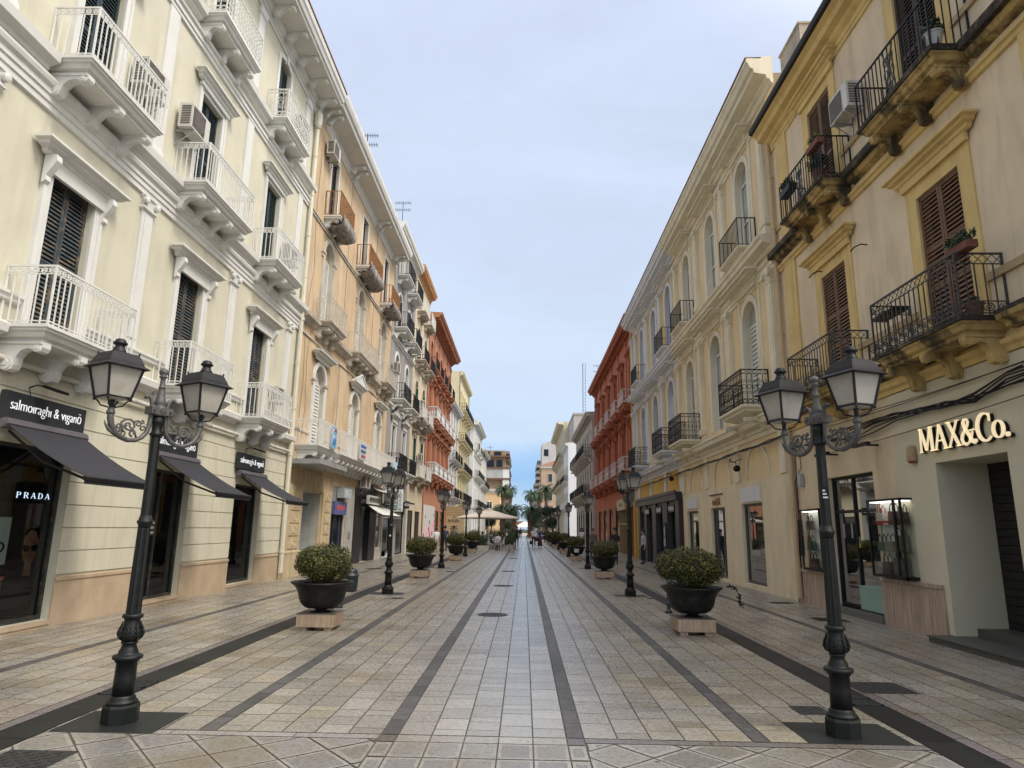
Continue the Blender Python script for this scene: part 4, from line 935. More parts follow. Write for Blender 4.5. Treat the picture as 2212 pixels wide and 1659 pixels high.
# awnings, signs, lamps
def awning(b,y0,y1,z0,z1,proj,label,m=SLATW,grp='black awnings over the shop openings',name='shop_awning'):
    t=thing(name,label,'awning',b.wpos(0,(y0+y1)/2,0),b.rz,grp); w=(y1-y0)/2
    f=MB(); n=10
    pts=[(.16+(proj-.16)*i/n,z0+(z1-z0)*i/n-.05*math.sin(PI*i/n)) for i in range(n+1)]
    for i in range(n):
        (xa,za),(xb,zb)=pts[i],pts[i+1]; f.quad((xa,-w,za),(xb,-w,zb),(xb,w,zb),(xa,w,za)); f.quad((xa,-w,za-.006),(xb,-w,zb-.006),(xb,w,zb-.006),(xa,w,za-.006))
    for yy in (0,): 
        for i in range(n): (xa,za),(xb,zb)=pts[i],pts[i+1]; f.box(xa,xb,yy-.004,yy+.004,min(za,zb),max(za,zb)+.003) if 0 else None
    f.box(pts[-1][0]-.01,pts[-1][0]+.0,-w,w,z1-.10,z1-.0)
    link('canopy',f.mesh('canopy',m),parent=t)
    c=MB(); c.extr([(.02,z0-.06),(.16,z0-.06),(.2,z0),(.18,z0+.07),(.08,z0+.11),(.02,z0+.08)],-w-.03,w+.03); c.lathe([(.08,-w-.06),(.08,-w-.02)],(.1,0,z0),12,'y'); c.lathe([(.08,w+.02),(.08,w+.06)],(.1,0,z0),12,'y'); link('cassette',c.mesh('cassette',mat('awning_box',(.10,.09,.10),.6,.2)),parent=t)
    r=MB(); r.tube([(proj,-w-.02,z1-.02),(proj,w+.02,z1-.02)],.035,8); link('front_rail',r.mesh('front_rail',BLACKM),parent=t)
    for sy in (-1,1):
        a=MB(); yy=sy*(w-.08); mx_=proj*.5; a.tube([(.15,yy,z0-.1),(mx_,yy-sy*.0,(z0+z1)/2-.16),(proj-.04,yy,z1-.03)],.02,6)
        link('arm',a.mesh('arm',BLACKM),parent=t)
    return t
awning(L1,9.36,11.12,3.02,2.27,1.42,'closest black sloping awning over the dark shop window, reaching towards the left lamp')
awning(L1,13.45,15.15,3.0,2.27,1.42,'middle black awning over the shop door, behind the left lamp post')
awning(L1,17.52,19.24,2.96,2.27,1.42,'farthest black awning of the shop, over its last window')
def wallsign(b,y0,y1,z0,z1,label,txt,size,m=SIGNB,mt=LETW,x=.03,d=.08,sx=1,bold=0,ty=0,spacing=1,cat='sign',name='shop_sign',grp=None,tfix=None):
    t=thing(name,label,cat,b.wpos(x,(y0+y1)/2,(z0+z1)/2),b.rz,grp); w=(y1-y0)/2; h=(z1-z0)/2
    c=MB(); c.box(0,d,-w,w,-h,h); link('panel',c.mesh('panel',m),parent=t)
    if txt:
        for i,(s_,sz,dy,dz) in enumerate(txt if isinstance(txt,list) else [(txt,size,0,ty)]):
            link('lettering',text_mesh(s_,sz,mt,.006,bold,sx,spacing),(d+.004,dy,dz),0,t)
    return t
for k,(a,c,ps) in enumerate(((9.30,11.09,'closest'),(13.28,15.1,'middle one behind the lamp'),(17.35,19.15,'farthest'))):
    wallsign(L1,a,c,3.08,3.50,f'charcoal sign with white rounded lettering over a black awning, {ps}','salmo\u0131ragh\u0131 & v\u0131gan\u014d',.23,x=.05,bold=-.0045,sx=.86,spacing=.97,grp='charcoal shop signs of the cream building',ty=.02)
FL0=None
for y,lab in ((9.95,'small black floodlight on an arm above the closest charcoal shop sign'),(18.05,'small black floodlight above the farthest charcoal shop sign')):
    if not FL0:
        t=thing('floodlight',lab,'floodlight',L1.wpos(.03,y,3.62),0,'floodlights above the signs')
        f=MB(); f.tube([(0,-.1,.02),(.12,-.1,.06),(.3,0,.02)],.012,5); f.tube([(0,-.1,.02),(.02,-.08,-.1)],.006,4); link('arm',f.mesh('arm',BLACKM),parent=t)
        f=MB(); f.add([(.22,-.13,.02),(.46,-.13,-.06),(.46,.13,-.06),(.22,.13,.02),(.23,-.13,.06),(.47,-.13,-.02),(.47,.13,-.02),(.23,.13,.06)],[(0,1,2,3),(4,5,6,7),(0,1,5,4),(1,2,6,5),(2,3,7,6),(3,0,4,7)]); link('housing',f.mesh('housing',BLACKM),parent=t)
        FL0=t
    else: dup(FL0,L1.wpos(.03,y,3.62),0,lab)
# PRADA lettering and poster, display stands
t=thing('window_lettering','white serif lettering on the dark window of the closest left shop','lettering',L1.wpos(-.155,10.58,1.995),0)
link('letters',serif_text('PRADA',.088,mat('pale_blue_letter',(.55,.68,.85),.5,0,emit=.7),.004,track=.32,wide=1.5),parent=t)
SKIN=mat('skin_brown',(.16,.075,.045),.5,.15)
def poster_face(mb_):
    pass
t=thing('poster','dark advertising poster of a woman in sunglasses inside the black shop window','poster',L1.wpos(-.30,10.55,1.22),0)
mb=MB(); mb.box(0,.01,-.75,.5,-1.0,.7); link('sheet',mb.mesh('sheet',mat('poster_dark',(.03,.018,.018),.6,.4,scale=4)),parent=t)
def disc(cx_,cz_,ra,rb,x,n=20): 
    m_=MB(); m_.poly([(x,cx_+ra*math.cos(2*PI*k/n),cz_+rb*math.sin(2*PI*k/n)) for k in range(n)]); return m_
mb=disc(.30,.02,.17,.27,.014); mb.poly([(.0142,.23,-.2),(.0142,.37,-.2),(.0142,.39,-.42),(.0142,.22,-.42)]); link('face',mb.mesh('face',mat('poster_skin',(.42,.20,.13),.6,.4,scale=6)),parent=t)
mb=disc(.30,.25,.19,.15,.012); mb.poly([(.0151,.13,.06),(.0151,.29,.04),(.0151,.28,-.03),(.0151,.20,-.06),(.0151,.14,-.02)]); mb.poly([(.0151,.31,.04),(.0151,.47,.06),(.0151,.46,-.02),(.0151,.40,-.06),(.0151,.32,-.03)]); link('sunglasses',mb.mesh('sunglasses',mat('poster_black',(.006,.006,.008),.12,0)),parent=t)
mb=disc(.32,-.155,.05,.018,.0155); mb.poly([(.0153,.285,-.02),(.0153,.315,-.02),(.0153,.345,-.09),(.0153,.27,-.09)]); link('lips',mb.mesh('lips',mat('poster_lips',(.3,.09,.08),.4,.1)),parent=t)
t=thing('display_card','pale display card with black sunglasses at the left edge of the dark window','display card',L1.wpos(-.25,10.14,1.28),0)
mb=MB(); mb.box(0,.01,-.2,.16,-.28,.42); link('card',mb.mesh('card',mat('pale_card',(.75,.8,.78),.6,.1)),parent=t)
mb=MB(); ring(mb,(.02,-.02,-.02),.09,.07,'x',.012,14); ring(mb,(.02,-.2,-.02),.07,.07,'x',.012,14); link('sunglasses',mb.mesh('sunglasses',BLACKM),parent=t)
t=thing('glasses_stand','striped red and cream display column with spectacles in the dark shop window','display stand',L1.wpos(-.42,10.35,.2),0)
mb=MB(); mb.lathe([(.12,0),(.14,.3),(.13,.55),(.15,.62)],n=14); link('column',mb.mesh('column',mat('striped_display',(.6,.22,.15),.5,.6,scale=3,stretch=(14,14,5),stretchamt=.8)),parent=t)
mb=MB(); mb.box(-.13,.13,-.13,.13,.62,.66); link('top',mb.mesh('top',BLACKM),parent=t)
t=thing('glasses_stand','striped display column with spectacles in the last window of the awning shop','display stand',L1.wpos(-.45,17.95,.14),0)
mb=MB(); mb.lathe([(.12,0),(.14,.3),(.13,.55),(.15,.62)],n=14); link('column',mb.mesh('column',MATS['striped_display']),parent=t)
mb=MB(); ring(mb,(.06,-.06,.70),.06,.05,'x',.008,10); ring(mb,(.06,.08,.70),.06,.05,'x',.008,10); link('spectacles',mb.mesh('spectacles',BLACKM),parent=t)
t=thing('window_poster','dim green and grey poster panel inside the last window of the awning shop','poster',L1.wpos(-.7,18.55,1.5),0)
mb=MB(); mb.box(0,.01,-.45,.5,-1.0,.75); link('sheet',mb.mesh('sheet',mat('poster_green',(.05,.07,.065),.5,.7,scale=3)),parent=t)
t=thing('door_notice','white framed notice on the glass door behind the left lamp post','notice',L1.wpos(-.13,14.05,1.55),0)
mb=MB(); mb.box(0,.006,-.1,.1,-.16,.16); link('sheet',mb.mesh('sheet',mat('notice_dark',(.05,.05,.055),.5,.2)),parent=t)
for z in (.1,0,-.1):
    mb=MB(); mb.box(.006,.008,-.08,.08,z-.02,z+.02); link('line',mb.mesh('line',STK),parent=t)

# ------------------------------------------------------------------ L2: weathered orange building
ORANGE=mat('orange_plaster',(.52,.38,.235),.9,.16,scale=.9,bump=.4,bscale=60,streak=.22,stain=(.60,.48,.34),stainamt=.75,stainscale=.8)
OSTONE=mat('worn_stone_trim',(.52,.47,.39),.85,.2,scale=2,streak=.3,stain=(.22,.19,.16),stainamt=.5,stainscale=1.5,bump=.3)
BUFF=mat('buff_stone',(.50,.40,.25),.85,.18,scale=2,streak=.25,bump=.4,bscale=40)
PWHITE=mat('white_painted_wood',(.66,.66,.62),.6,.12,scale=5,streak=.1)
RUST=mat('rusty_iron',(.28,.13,.045),.85,.5,scale=12,stain=(.08,.045,.03),stainamt=.6,stainscale=5)
b=L2=Bld(1,XL,21.4,36.1,'orange_building','weathered orange plaster building with arched windows and netted balconies')
cy=(23.9,29.05,33.9)
ops=[(24.1,2.0,.08,2.80,None),(27.6,1.9,.05,3.2,None),(32.4,4.2,0,3.3,None),(35.3,1.1,.5,2.6,None)]
for y in cy: ops+=[(y,1.25,4.28,7.40,.62),(y,1.15,8.88,12.2,.58),(y,.95,13.0,15.75,None)]
mb=MB(); wall_mesh(mb,b.Y0,b.Y1,0,16.9,ops,depth=.28); shell(mb,b.Y0,b.Y1,17.2,12); b.bake('wall',mb,[ORANGE,OSTONE])
for i,y in enumerate(cy):
    window(b,y,1.25,4.28,7.40,PWHITE,PWHITE,x=-.16,tw=.17,td=.06,arch=.62,pitch=.12,hood=True,hoodz=7.5,hoodkw=dict(d=.28,fr=.08,cons=False,ped=(i==1)),back=PWHITE)
    window(b,y,1.15,8.88,12.2,OSTONE,PWHITE,x=-.16,tw=.17,td=.06,arch=.58,pitch=.12,back=ORANGE)
    window(b,y,.95,13.0,15.75,PWHITE,DKBROWN if i!=1 else None,tw=.1,td=.03,frame=DKBROWN if i==1 else None)
    for z in (6.55,11.4):
        mb=MB()
        for s_ in (-1,1): mb.mould([(0,z),(.05,z+.03),(.05,z+.14),(.09,z+.17),(.09,z+.24),(0,z+.27)],y+s_*.72-.09,y+s_*.72+.09)
        b.bake('impost',mb,OSTONE)
balcony(b,23.95,1.05,8.88,.6,OSTONE,mat('dirty_white_rail',(.52,.50,.45),.6,.3,scale=10,stain=(.25,.12,.05),stainamt=.5,stainscale=9),'wire',.85,3,.36,.2,t=.26)
balcony(b,29.15,1.9,8.88,.6,OSTONE,MATS['dirty_white_rail'],'wire',.85,5,.36,.2,t=.26)
balcony(b,34.3,1.2,8.88,.6,OSTONE,MATS['dirty_white_rail'],'wire',.85,3,.36,.2,t=.26)
for y,h in ((23.95,1.0),(29.15,1.35),(34.0,1.1)): balcony(b,y,h,13.0,.62,WHITE,RUST,'rust',1.0,3,.3,.14,slabstyle=1,t=.12,pitch=.12,bar=.018)
balcony(b,22.95,1.1,4.28,.8,WHITE,WHITEM,'vine',.85,3,.42,.16)
balcony(b,29.9,5.3,4.28,.8,WHITE,WHITEM,'vine',.85,16,.36,.2)
NET=mat('grey_netting',(.30,.27,.25),.9,.4,scale=14,stretch=(8,8,1),stretchamt=.5)
for (y,h,lab) in ((23.95,.98,'grey torn netting draped under the first rusty top balcony of the orange building'),(29.15,1.33,'grey netting wrapped under the middle rusty balcony of the orange building'),(34.0,1.08,'grey netting wrapped under the last rusty balcony of the orange building')):
    mb=MB(); rnd=random.Random(int(y)); n=26; rows=[(.66,.18),(.70,.0),(.70,-.14),(.62,-.26),(.40,-.34),(.1,-.30)]; V=[]
    y0_=-h+(0 if h!=.98 else .2)
    for i in range(n+1):
        yy=y0_+(h-y0_)*i/n
        for k,(xx,zz) in enumerate(rows): V.append((xx+rnd.gauss(0,.02)+.02*math.sin(i*1.3),yy,zz+rnd.gauss(0,.02)-.05*math.sin(PI*i/n)*(k/5)))
    m_=len(rows); mb.smooth=True; mb.add(V,[(i*m_+k,i*m_+k+1,(i+1)*m_+k+1,(i+1)*m_+k) for i in range(n) for k in range(m_-1)])
    tag(link('balcony_netting',mb.mesh('balcony_netting',NET),b.wpos(0,y,13.0)),lab,'netting','grey netting under the rusty balconies')
band(b,[(0,12.42),(.05,12.43),(.05,12.5),(.09,12.52),(.09,12.56),(0,12.58)],'string_course',OSTONE,y1=b.Y1-.01)
gapped([(0,8.05),(.05,8.06),(.05,8.12),(0,8.14)],'string_course',[],OSTONE)
gapped([(.02,8.45),(.12,8.5),(.14,8.56),(.26,8.62),(.28,8.74),(.1,8.78)],'string_course',[(22.8,25.05),(27.2,31.1),(33.1,35.5)],OSTONE)
gapped([(0,4.75),(.04,4.76),(.05,4.84),(0,4.87)],'string_course',[(y-.8,y+.8) for y in cy],OSTONE)
band(b,[(0,16.2),(.05,16.21),(.05,16.3),(.1,16.34),(.12,16.5),(.16,16.54),(.82,16.62),(.84,16.74),(.92,16.78),(.98,16.92),(1.0,17.08),(0,17.2)],'cornice',WHITE,y1=b.Y1-.01)
bk=bracket_mesh(.6,.3,.18,WHITE)
for y in (21.75,22.2,25.7,26.2,30.9,31.4,35.2,35.7): b.put('bracket',bk,.1,y,16.56)
for y in (26.45,31.5): 
    mb=MB(); mb.box(0,.01,y-.012,y+.012,8.9,16.2); b.bake('joint_strip',mb,mat('grey_cable',(.1,.08,.07),.7,.2))
for k,(pts) in enumerate(([(.02,21.9,4.6),(.02,22.1,6.4),(.02,21.9,8.3),(.03,22.0,9.5),(.02,22.3,10.6),(.02,22.05,12.6),(.02,22.2,15.8)],[(.02,22.35,4.5),(.02,22.5,5.6),(.02,22.3,7.2),(.02,22.45,8.3)],[(.02,26.3,4.5),(.03,26.35,6.5),(.02,26.3,8.2)])):
    mb=MB(); mb.tube(pts,.006,5); b.bake('cable',mb,mat('grey_cable',(.1,.08,.07),.7,.2))
ac(L2,22.75,15.2,'air conditioner high on the orange building, left of the first top window')
ac(L2,31.0,3.35,'boxy air conditioner under the long white balcony, above the shutter shop')
# ground floor of L2
mb=MB()
for y0,y1 in ((21.45,22.95),(25.2,26.45)):
    mb.box(0,.10,y0,y1,0,.75); mb.box(0,.07,y0+.04,y1-.04,.75,2.95); mb.mould([(0,.72),(.03,.74),(.03,.8),(0,.82)],y0,y1,xb=.08,ret=False)
    for k in range(5):
        z=.9+k*.41; mb.box(.07,.095,y0+.3,y1-.3,z,z+.34); ring(mb,(.098,(y0+y1)/2,z+.17),.2,.1,'x',.015,10); mb.tube([(.1,(y0+y1)/2-.25,z+.06),(.1,(y0+y1)/2,z+.2),(.1,(y0+y1)/2+.25,z+.28)],.012,4)
mb.box(0,.08,22.95,25.2,2.82,3.5); mb.box(0,.06,21.45,26.45,3.5,4.0)
for k in range(5): mb.extr([(23.1+k*.42,2.84),(23.4+k*.42,2.84),(23.45+k*.42-.03*(2-k),3.45),(23.05+k*.42-.03*(2-k),3.45)],.08,.10,'x')
b.bake('stone_portal',mb,BUFF)
o=shopwindow(b,23.1,25.1,.08,2.8,mat('teal_frame',(.10,.26,.24),.4,.1),mull=(24.1,),x=-.75,fw=.09,gl=mat('teal_glass',(.12,.27,.24),.15,.2,spec=.8),interior=False)
simple_interior(b,23.094,25.106,.074,2.806,.5,-.27,mat('grey_reveal',(.42,.42,.40),.7,.1),'entrance_recess')
mb=MB(); mb.tube([(-.62,23.85,.6),(-.62,23.85,1.6)],.015,6); b.bake('door_handle',mb,BLACKM,o)
t=thing('metal_canopy','flat grey metal canopy over the stone doorway of the orange building','canopy',b.wpos(0,23.2,3.62),0)
mb=MB(); mb.box(.02,1.0,-1.65,1.65,-.02,.14); mb.box(.05,.95,-1.6,1.6,-.04,-.02); link('panel',mb.mesh('panel',mat('grey_metal',(.33,.33,.32),.5,.15,scale=3,metal=.2)),parent=t)
mb=MB()
for y in (-.6,.6): mb.lathe([(.05,-.12),(.03,-.05),(.02,-.03)],(.5,y,0),10)
link('lamp',mb.mesh('lamp',ACW),parent=t)
shopwindow(b,26.65,28.55,.05,2.1,mat('shop_blue_dark',(.02,.03,.07),.5,.4,scale=4),mull=(27.2,28.0),x=-.1,gl=GLASSD,interior=False)
mb=MB(); mb.box(-.25,-.02,26.65,28.55,2.1,3.2); b.bake('shop_fascia',mb,mat('grey_fascia',(.28,.28,.28),.6,.3,scale=3))
wallsign(b,26.7,28.5,2.1,2.62,'blue and violet shop sign with pink lettering beside the stone doorway','Boutique',.0,m=mat('violet_sign',(.10,.12,.30),.4,.5,scale=5),x=0,d=.1) if 0 else None
t=wallsign(b,26.7,28.5,2.08,2.60,'blue and violet shop sign with pink scribbled lettering beside the stone doorway',None,.2,m=mat('violet_sign',(.10,.13,.30),.4,.6,scale=4),x=0,d=.12)
PINK=mat('pink_letter',(.6,.12,.12),.5,.1)
mb=MB(); rnd=random.Random(5)
x=-.6
for k in range(8):
    mb.tube([(.125,x,-.08),(.125,x+.03,.12),(.125,x+.08,-.06),(.125,x+.12,.05)],.014,4); x+=.15
link('lettering',mb.mesh('lettering',PINK),parent=t)
t=wallsign(b,27.3,28.5,2.75,3.15,'small grey cube sign marked JO above the violet shop sign',[('JO',.3,-.1,0)],.3,m=mat('sign_grey',(.38,.42,.42),.5,.2),mt=STK,x=0,d=.3)
mb=MB(); mb.box(0,.04,28.7,30.0,0,3.3); b.bake('grey_pier',mb,mat('grey_stucco',(.34,.33,.31),.85,.25,scale=2,streak=.3))
t=thing('doorbell_panel','metal doorbell panel on the grey pier beside the black shutter shop','doorbell panel',b.wpos(.04,29.4,1.25),0)
mb=MB(); mb.box(0,.02,-.14,.14,-.14,.14); link('plate',mb.mesh('plate',STEEL),parent=t)
mb=MB()
for i in range(4):
    for j in (-1,1): mb.lathe([(.015,.02),(.015,.03)],(0,j*.06,-.1+i*.065),6,'x')
link('button',mb.mesh('button',BLACKM),parent=t)
mb=MB(); mb.box(-.3,.04,30.2,31.6,0,3.3); mb.box(-.3,.05,33.2,34.6,0,2.4); mb.box(-.3,.03,30.2,34.6,3.0,3.35); mb.box(-.3,-.28,31.6,34.6,0,3.3)
o=b.bake('black_shopfront',mb,mat('shop_black',(.01,.01,.012),.4,.2))
mb=MB(); z=.02
while z<2.5: mb.extr([(-.25,z),(-.22,z+.03),(-.22,z+.06),(-.25,z+.085)],31.6,33.2); z+=.09
b.bake('roller_shutter',mb,mat('roller_grey',(.30,.30,.30),.5,.2,metal=.3),o)
mb=MB(); mb.box(0,.03,34.65,36.05,0,.5); b.bake('shop_plinth',mb,OSTONE)
shopwindow(b,34.85,35.8,.5,2.5,PWHITE,gl=GLASSD,interior=False,x=-.05)
awning(b,31.4,35.9,2.75,2.15,1.1,'white worn awning over the roller shutter shop below the orange building',m=mat('dirty_white_fabric',(.55,.55,.52),.8,.2,scale=3,streak=.2),grp=None)
awning(b,33.0,36.0,3.5,3.25,.9,'folded white awning just under the long balcony of the orange building',m=MATS['dirty_white_fabric'],grp=None)
def projsign(b,Y,z,w,h,label,lines,mp,mt,x=.15,cat='sign',d=.1,mats2=None):
    """sign board at right angles to the wall, seen along the street"""
    t=thing('projecting_sign',label,cat,b.wpos(x,Y,z),b.rz)
    c=MB(); c.box(0,w,-d/2,d/2,-h/2,h/2); link('board',c.mesh('board',mp),parent=t)
    for (s_,sz,xx,zz,mt_) in lines:
        me=text_mesh(s_,sz,mt_ or mt,.003,.002); o=link('lettering',me,(xx,-b.s*d/2-b.s*.004,zz),0,t); o.rotation_euler=(0,0,R(-90)*b.s) 
        if b.s<0: pass
    r=MB(); r.tube([(-x,0,h/2-.05),(0,0,h/2-.05)],.015,5); r.tube([(-x,0,-h/2+.05),(0,0,-h/2+.05)],.015,5); r.tube([(-x+.01,0,-h/2),(-x+.01,0,h/2)],.02,4); link('bracket',r.mesh('bracket',BLACKM),parent=t)
    return t
SGW=mat('sign_white',(.68,.70,.68),.5,.08); SGR=mat('sign_green',(.03,.11,.08),.5,.1); BLK=mat('sign_black_letter',(.015,.015,.015),.5,0)
t=projsign(b,31.9,2.9,.75,.62,'dingy white box sign with old dark lettering over the roller shutter',[('TABACCHI',.13,.37,.0,None)],mat('dingy_sign',(.5,.5,.46),.6,.4,scale=7),BLK) if 0 else None
t=wallsign(b,31.0,33.6,2.65,3.05,'dingy white shop sign with worn dark lettering over the roller shutter',None,.2,m=mat('dingy_sign',(.5,.5,.46),.6,.4,scale=7),x=.35,d=.1)
mb=MB(); rnd=random.Random(6)
for k in range(16): 
    y_=-1.1+k*.14; mb.tube([(.105,y_,-.12),(.105,y_+.02*rnd.random(),.12)],.016,4); mb.tube([(.105,y_,rnd.uniform(-.1,.12)),(.105,y_+.09,rnd.uniform(-.1,.12))],.014,4)
link('lettering',mb.mesh('lettering',BLK),parent=t)
t=projsign(b,35.9,3.0,1.0,1.15,'white and green hanging sign of the tobacco and lottery shop, reading LOTTO downwards',[('T',.18,.12,.38,None),('TABACCHI',.15,.36,-.14,None),('24 ORE',.19,.36,-.38,STK)]+[(c,.19,.86,.44-.17*i,None) for i,c in enumerate('LOTTO')]+[('RIC.',.09,.86,-.42,None),('1230',.09,.86,-.51,None)],SGW,BLK)
mb=MB(); mb.box(.01,.70,-.056,-.05,-.52,-.25); link('green_strip',mb.mesh('green_strip',SGR),parent=t)
mb=MB(); mb.box(.72,.735,-.058,-.05,-.56,.56); link('divider',mb.mesh('divider',BLK),parent=t)
# banners on the long balcony
def banner(b,Y,z,w,h,label,parts,base,x=.86):
    t=thing('banner',label,'banner',b.wpos(x,Y,z),b.rz); c=MB(); c.box(0,.012,-w/2,w/2,-h/2,h/2); link('sheet',c.mesh('sheet',base),parent=t)
    for s_,sz,dy,dz,mt_ in parts: link('lettering',text_mesh(s_,sz,mt_,.002,.01),(.016,dy,dz),0,t)
    return t
BLUE=mat('banner_blue',(.03,.10,.35),.6,.1); RED=mat('banner_red',(.5,.03,.03),.6,.1); LBL=mat('banner_light_blue',(.22,.45,.68),.6,.3,scale=3)
banner(b,23.35,4.68,.62,.74,'light blue banner with dark letters CAF tied to the white corner balcony',[('C',.42,-.15,.12,SGW),('AF',.34,.02,-.18,BLUE),('M.C.L.',.13,.12,.26,RED)],LBL)
banner(b,27.6,4.66,1.1,.66,'white banner with coloured lines and a dark figure tied to the long white balcony',[('PATRONATO',.15,.1,.2,BLUE),('SINDACATO',.15,.1,.0,SGR),('LAVORO',.17,.1,-.2,RED)],mat('banner_white',(.45,.52,.6),.6,.15))
banner(b,34.7,4.66,1.2,.55,'pale blue banner at the far end of the long white balcony',[],mat('banner_pale',(.4,.6,.7),.6,.3,scale=4))
def facade(b,H,wallm,trim,cols,floors,gf=None,dep=12,corn=.6,cornm=None,modil=0,strings=(),pil=(),pilw=.14,gz=3.3,open_gf=True,quoin=None):
    """floors: dicts z0,h,w,arch,shut,rail,style,d,half,hood,open_,pane,bal(list of col indices)"""
    ops=list(gf or [])
    for f in floors:
        for y in cols: ops.append((y,f['w'],f['z0'],f['z0']+f['h'],f.get('arch')))
    mb=MB(); wall_mesh(mb,b.Y0,b.Y1,0,H-.5,ops,depth=.22); shell(mb,b.Y0,b.Y1,H,dep); b.bake('wall',mb,[wallm,trim])
    for f in floors:
        for i,y in enumerate(cols):
            z0=f['z0']; z1=z0+f['h']
            sh=f.get('shut'); 
            if i in f.get('noshut',()): sh=None
            window(b,y,f['w'],z0,z1,f.get('trim',trim),sh,tw=f.get('tw',.14),td=f.get('td',.05),arch=f.get('arch'),hood=f.get('hood'),hoodz=f.get('hoodz') or z1+.12,hoodkw=f.get('hoodkw',dict(d=.24,fr=.12,cons=False)),pitch=f.get('pitch',.14),open_=f.get('open_',0),pane=f.get('pane'),frame=f.get('frame'))
            if i in f.get('bal',()):
                balcony(b,y,f.get('half',.95),z0,f.get('d',.6),f.get('slab',trim),f.get('rail',BLACKM),f.get('style','plain'),f.get('rh',.9),f.get('nb',2),f.get('bh',.3),.15,slabstyle=f.get('sst',0),t=f.get('t',.2),pitch=f.get('rp',.13),bar=.013)
    c=cornm or trim; k=corn
    band(b,[(0,H-.75),(.05,H-.74),(.05,H-.62),(.1,H-.6),(.12,H-.48),(k*.75,H-.42),(k*.78,H-.3),(k*.9,H-.26),(k,H-.12),(k,H-.04),(0,H)],'cornice',c,y1=b.Y1-.01)
    if modil:
        me=bracket_mesh(k*.72,.3,.16,c); y=b.Y0+.4
        while y<b.Y1-.2: b.put('bracket',me,.05,y,H-.44); y+=modil
    for z,dd in strings: band(b,[(0,z-.16),(.05,z-.15),(.06,z-.06),(dd,z-.03),(dd,z+.06),(0,z+.09)],'string_course',trim,y1=b.Y1-.01)
    for (y,z0,z1) in pil:
        mb=MB(); mb.box(0,.06,y-pilw,y+pilw,z0,z1); mb.mould([(0,z1-.25),(.04,z1-.22),(.06,z1-.05),(.08,z1)],y-pilw,y+pilw,xb=.06); mb.mould([(.05,z0),(.05,z0+.15),(0,z0+.18)],y-pilw,y+pilw,xb=.06); b.bake('pilaster',mb,trim)
    if quoin:
        for ye,s_ in ((b.Y0,1),(b.Y1-.01,-1)):
            mb=MB(); z=quoin[0]; i=0; mb.box(0,.03,min(ye,ye+s_*.3),max(ye,ye+s_*.3),z,quoin[1])
            while z<quoin[1]:
                w=.55 if i%2 else .38; a,c2=(ye,ye+w) if s_>0 else (ye-w,ye); mb.box(0,.06,a,c2,z+.02,z+.30); z+=.32; i+=1
            b.bake('quoin',mb,quoin[2])
def shops(b,specs,fm=None):
    """specs: (y0,y1,z0,z1,kind)"""
    for y0,y1,z0,z1,kind in specs:
        if kind=='glass': shopwindow(b,y0,y1,z0,z1,fm or BLACKM,gl=GLASSD,interior=False,x=-.1)
        elif kind=='gate':
            mb=MB(); z=z0
            while z<z1: mb.extr([(-.15,z),(-.12,z+.03),(-.12,z+.06),(-.15,z+.10)],y0,y1); z+=.11
            b.bake('roller_shutter',mb,mat('roller_dark',(.07,.065,.06),.5,.2))
        elif kind=='door': shopwindow(b,y0,y1,z0,z1,DKBROWN,gl=DKBROWN,mull=((y0+y1)/2,),interior=False,x=-.12,fw=.1)
GREY=mat('grey_plaster',(.27,.26,.245),.9,.08,scale=1.5,bump=.3,streak=.1)
REDSH=mat('dark_red_shutter',(.055,.018,.018),.6,.2); GRSH=mat('green_shutter',(.012,.075,.045),.55,.2)
YELC=mat('pale_cream_plaster',(.56,.48,.34),.9,.14,scale=1.4,streak=.15,bump=.3)
ORED=mat('orange_red_plaster',(.40,.175,.10),.88,.14,scale=1.6,streak=.12,bump=.3)
YEL=mat('light_yellow_plaster',(.58,.52,.34),.9,.1,scale=1.6,streak=.12)
PALEG=mat('pale_grey_plaster',(.56,.56,.555),.9,.1,scale=1.6,streak=.12)
BROWNST=mat('brown_rubble_stone',(.20,.14,.10),.9,.4,scale=6,bump=.8,bscale=20)
# ---- L3
b=L3=Bld(1,XL,36.15,43.6,'grey_building','narrow grey building with white trim, dark red shutters and black railings')
facade(b,19.2,GREY,WHITE,(38.1,41.4),[
 dict(z0=4.75,h=2.6,w=1.05,shut=REDSH,hood=1,hoodkw=dict(d=.24,fr=.2,cons=False,ped=True),bal=(0,1),half=1.2,d=.7,style='ornate'),
 dict(z0=8.75,h=2.8,w=1.05,arch=.5,shut=DKBROWN,bal=(0,1),half=1.15,d=.75,style='plain',hood=0,tw=.2,sst=2,t=.35),
 dict(z0=12.95,h=2.3,w=1.0,arch=.3,shut=DKBROWN,open_=70,bal=(0,1),half=1.2,d=.75,sst=2,t=.3,tw=.16),
 dict(z0=16.2,h=1.9,w=.95,shut=DKBROWN,bal=(0,1),half=1.1,d=.7,sst=2,t=.25)],gf=[(37.6,2.0,0,2.7,None),(41.6,2.4,0,2.7,None)],corn=.5,strings=((4.5,.15),(8.35,.15),(12.3,.15)))
shops(b,[(36.6,38.6,.3,2.7,'glass'),(40.4,42.8,0,2.7,'glass')])
ac(L3,36.9,10.2,'air conditioner at the corner of the grey building, under its black railing'); 
projsign(b,38.9,2.95,.9,.6,'white shop sign with faint lettering past the lottery shop sign',[('Bar',.26,.45,0,None)],SGW,BLK) if 0 else None
t=wallsign(b,38.9,40.4,2.75,3.35,'weathered white fascia sign with faded lettering on the grey building',None,.3,m=mat('dingy_sign2',(.42,.42,.42),.6,.7,scale=9),x=.1,d=.2)
t=wallsign(b,41.0,43.0,2.75,3.2,'black fascia sign with tiny white lettering on the grey building',None,.3,m=BLACKM,x=.1,d=.2)
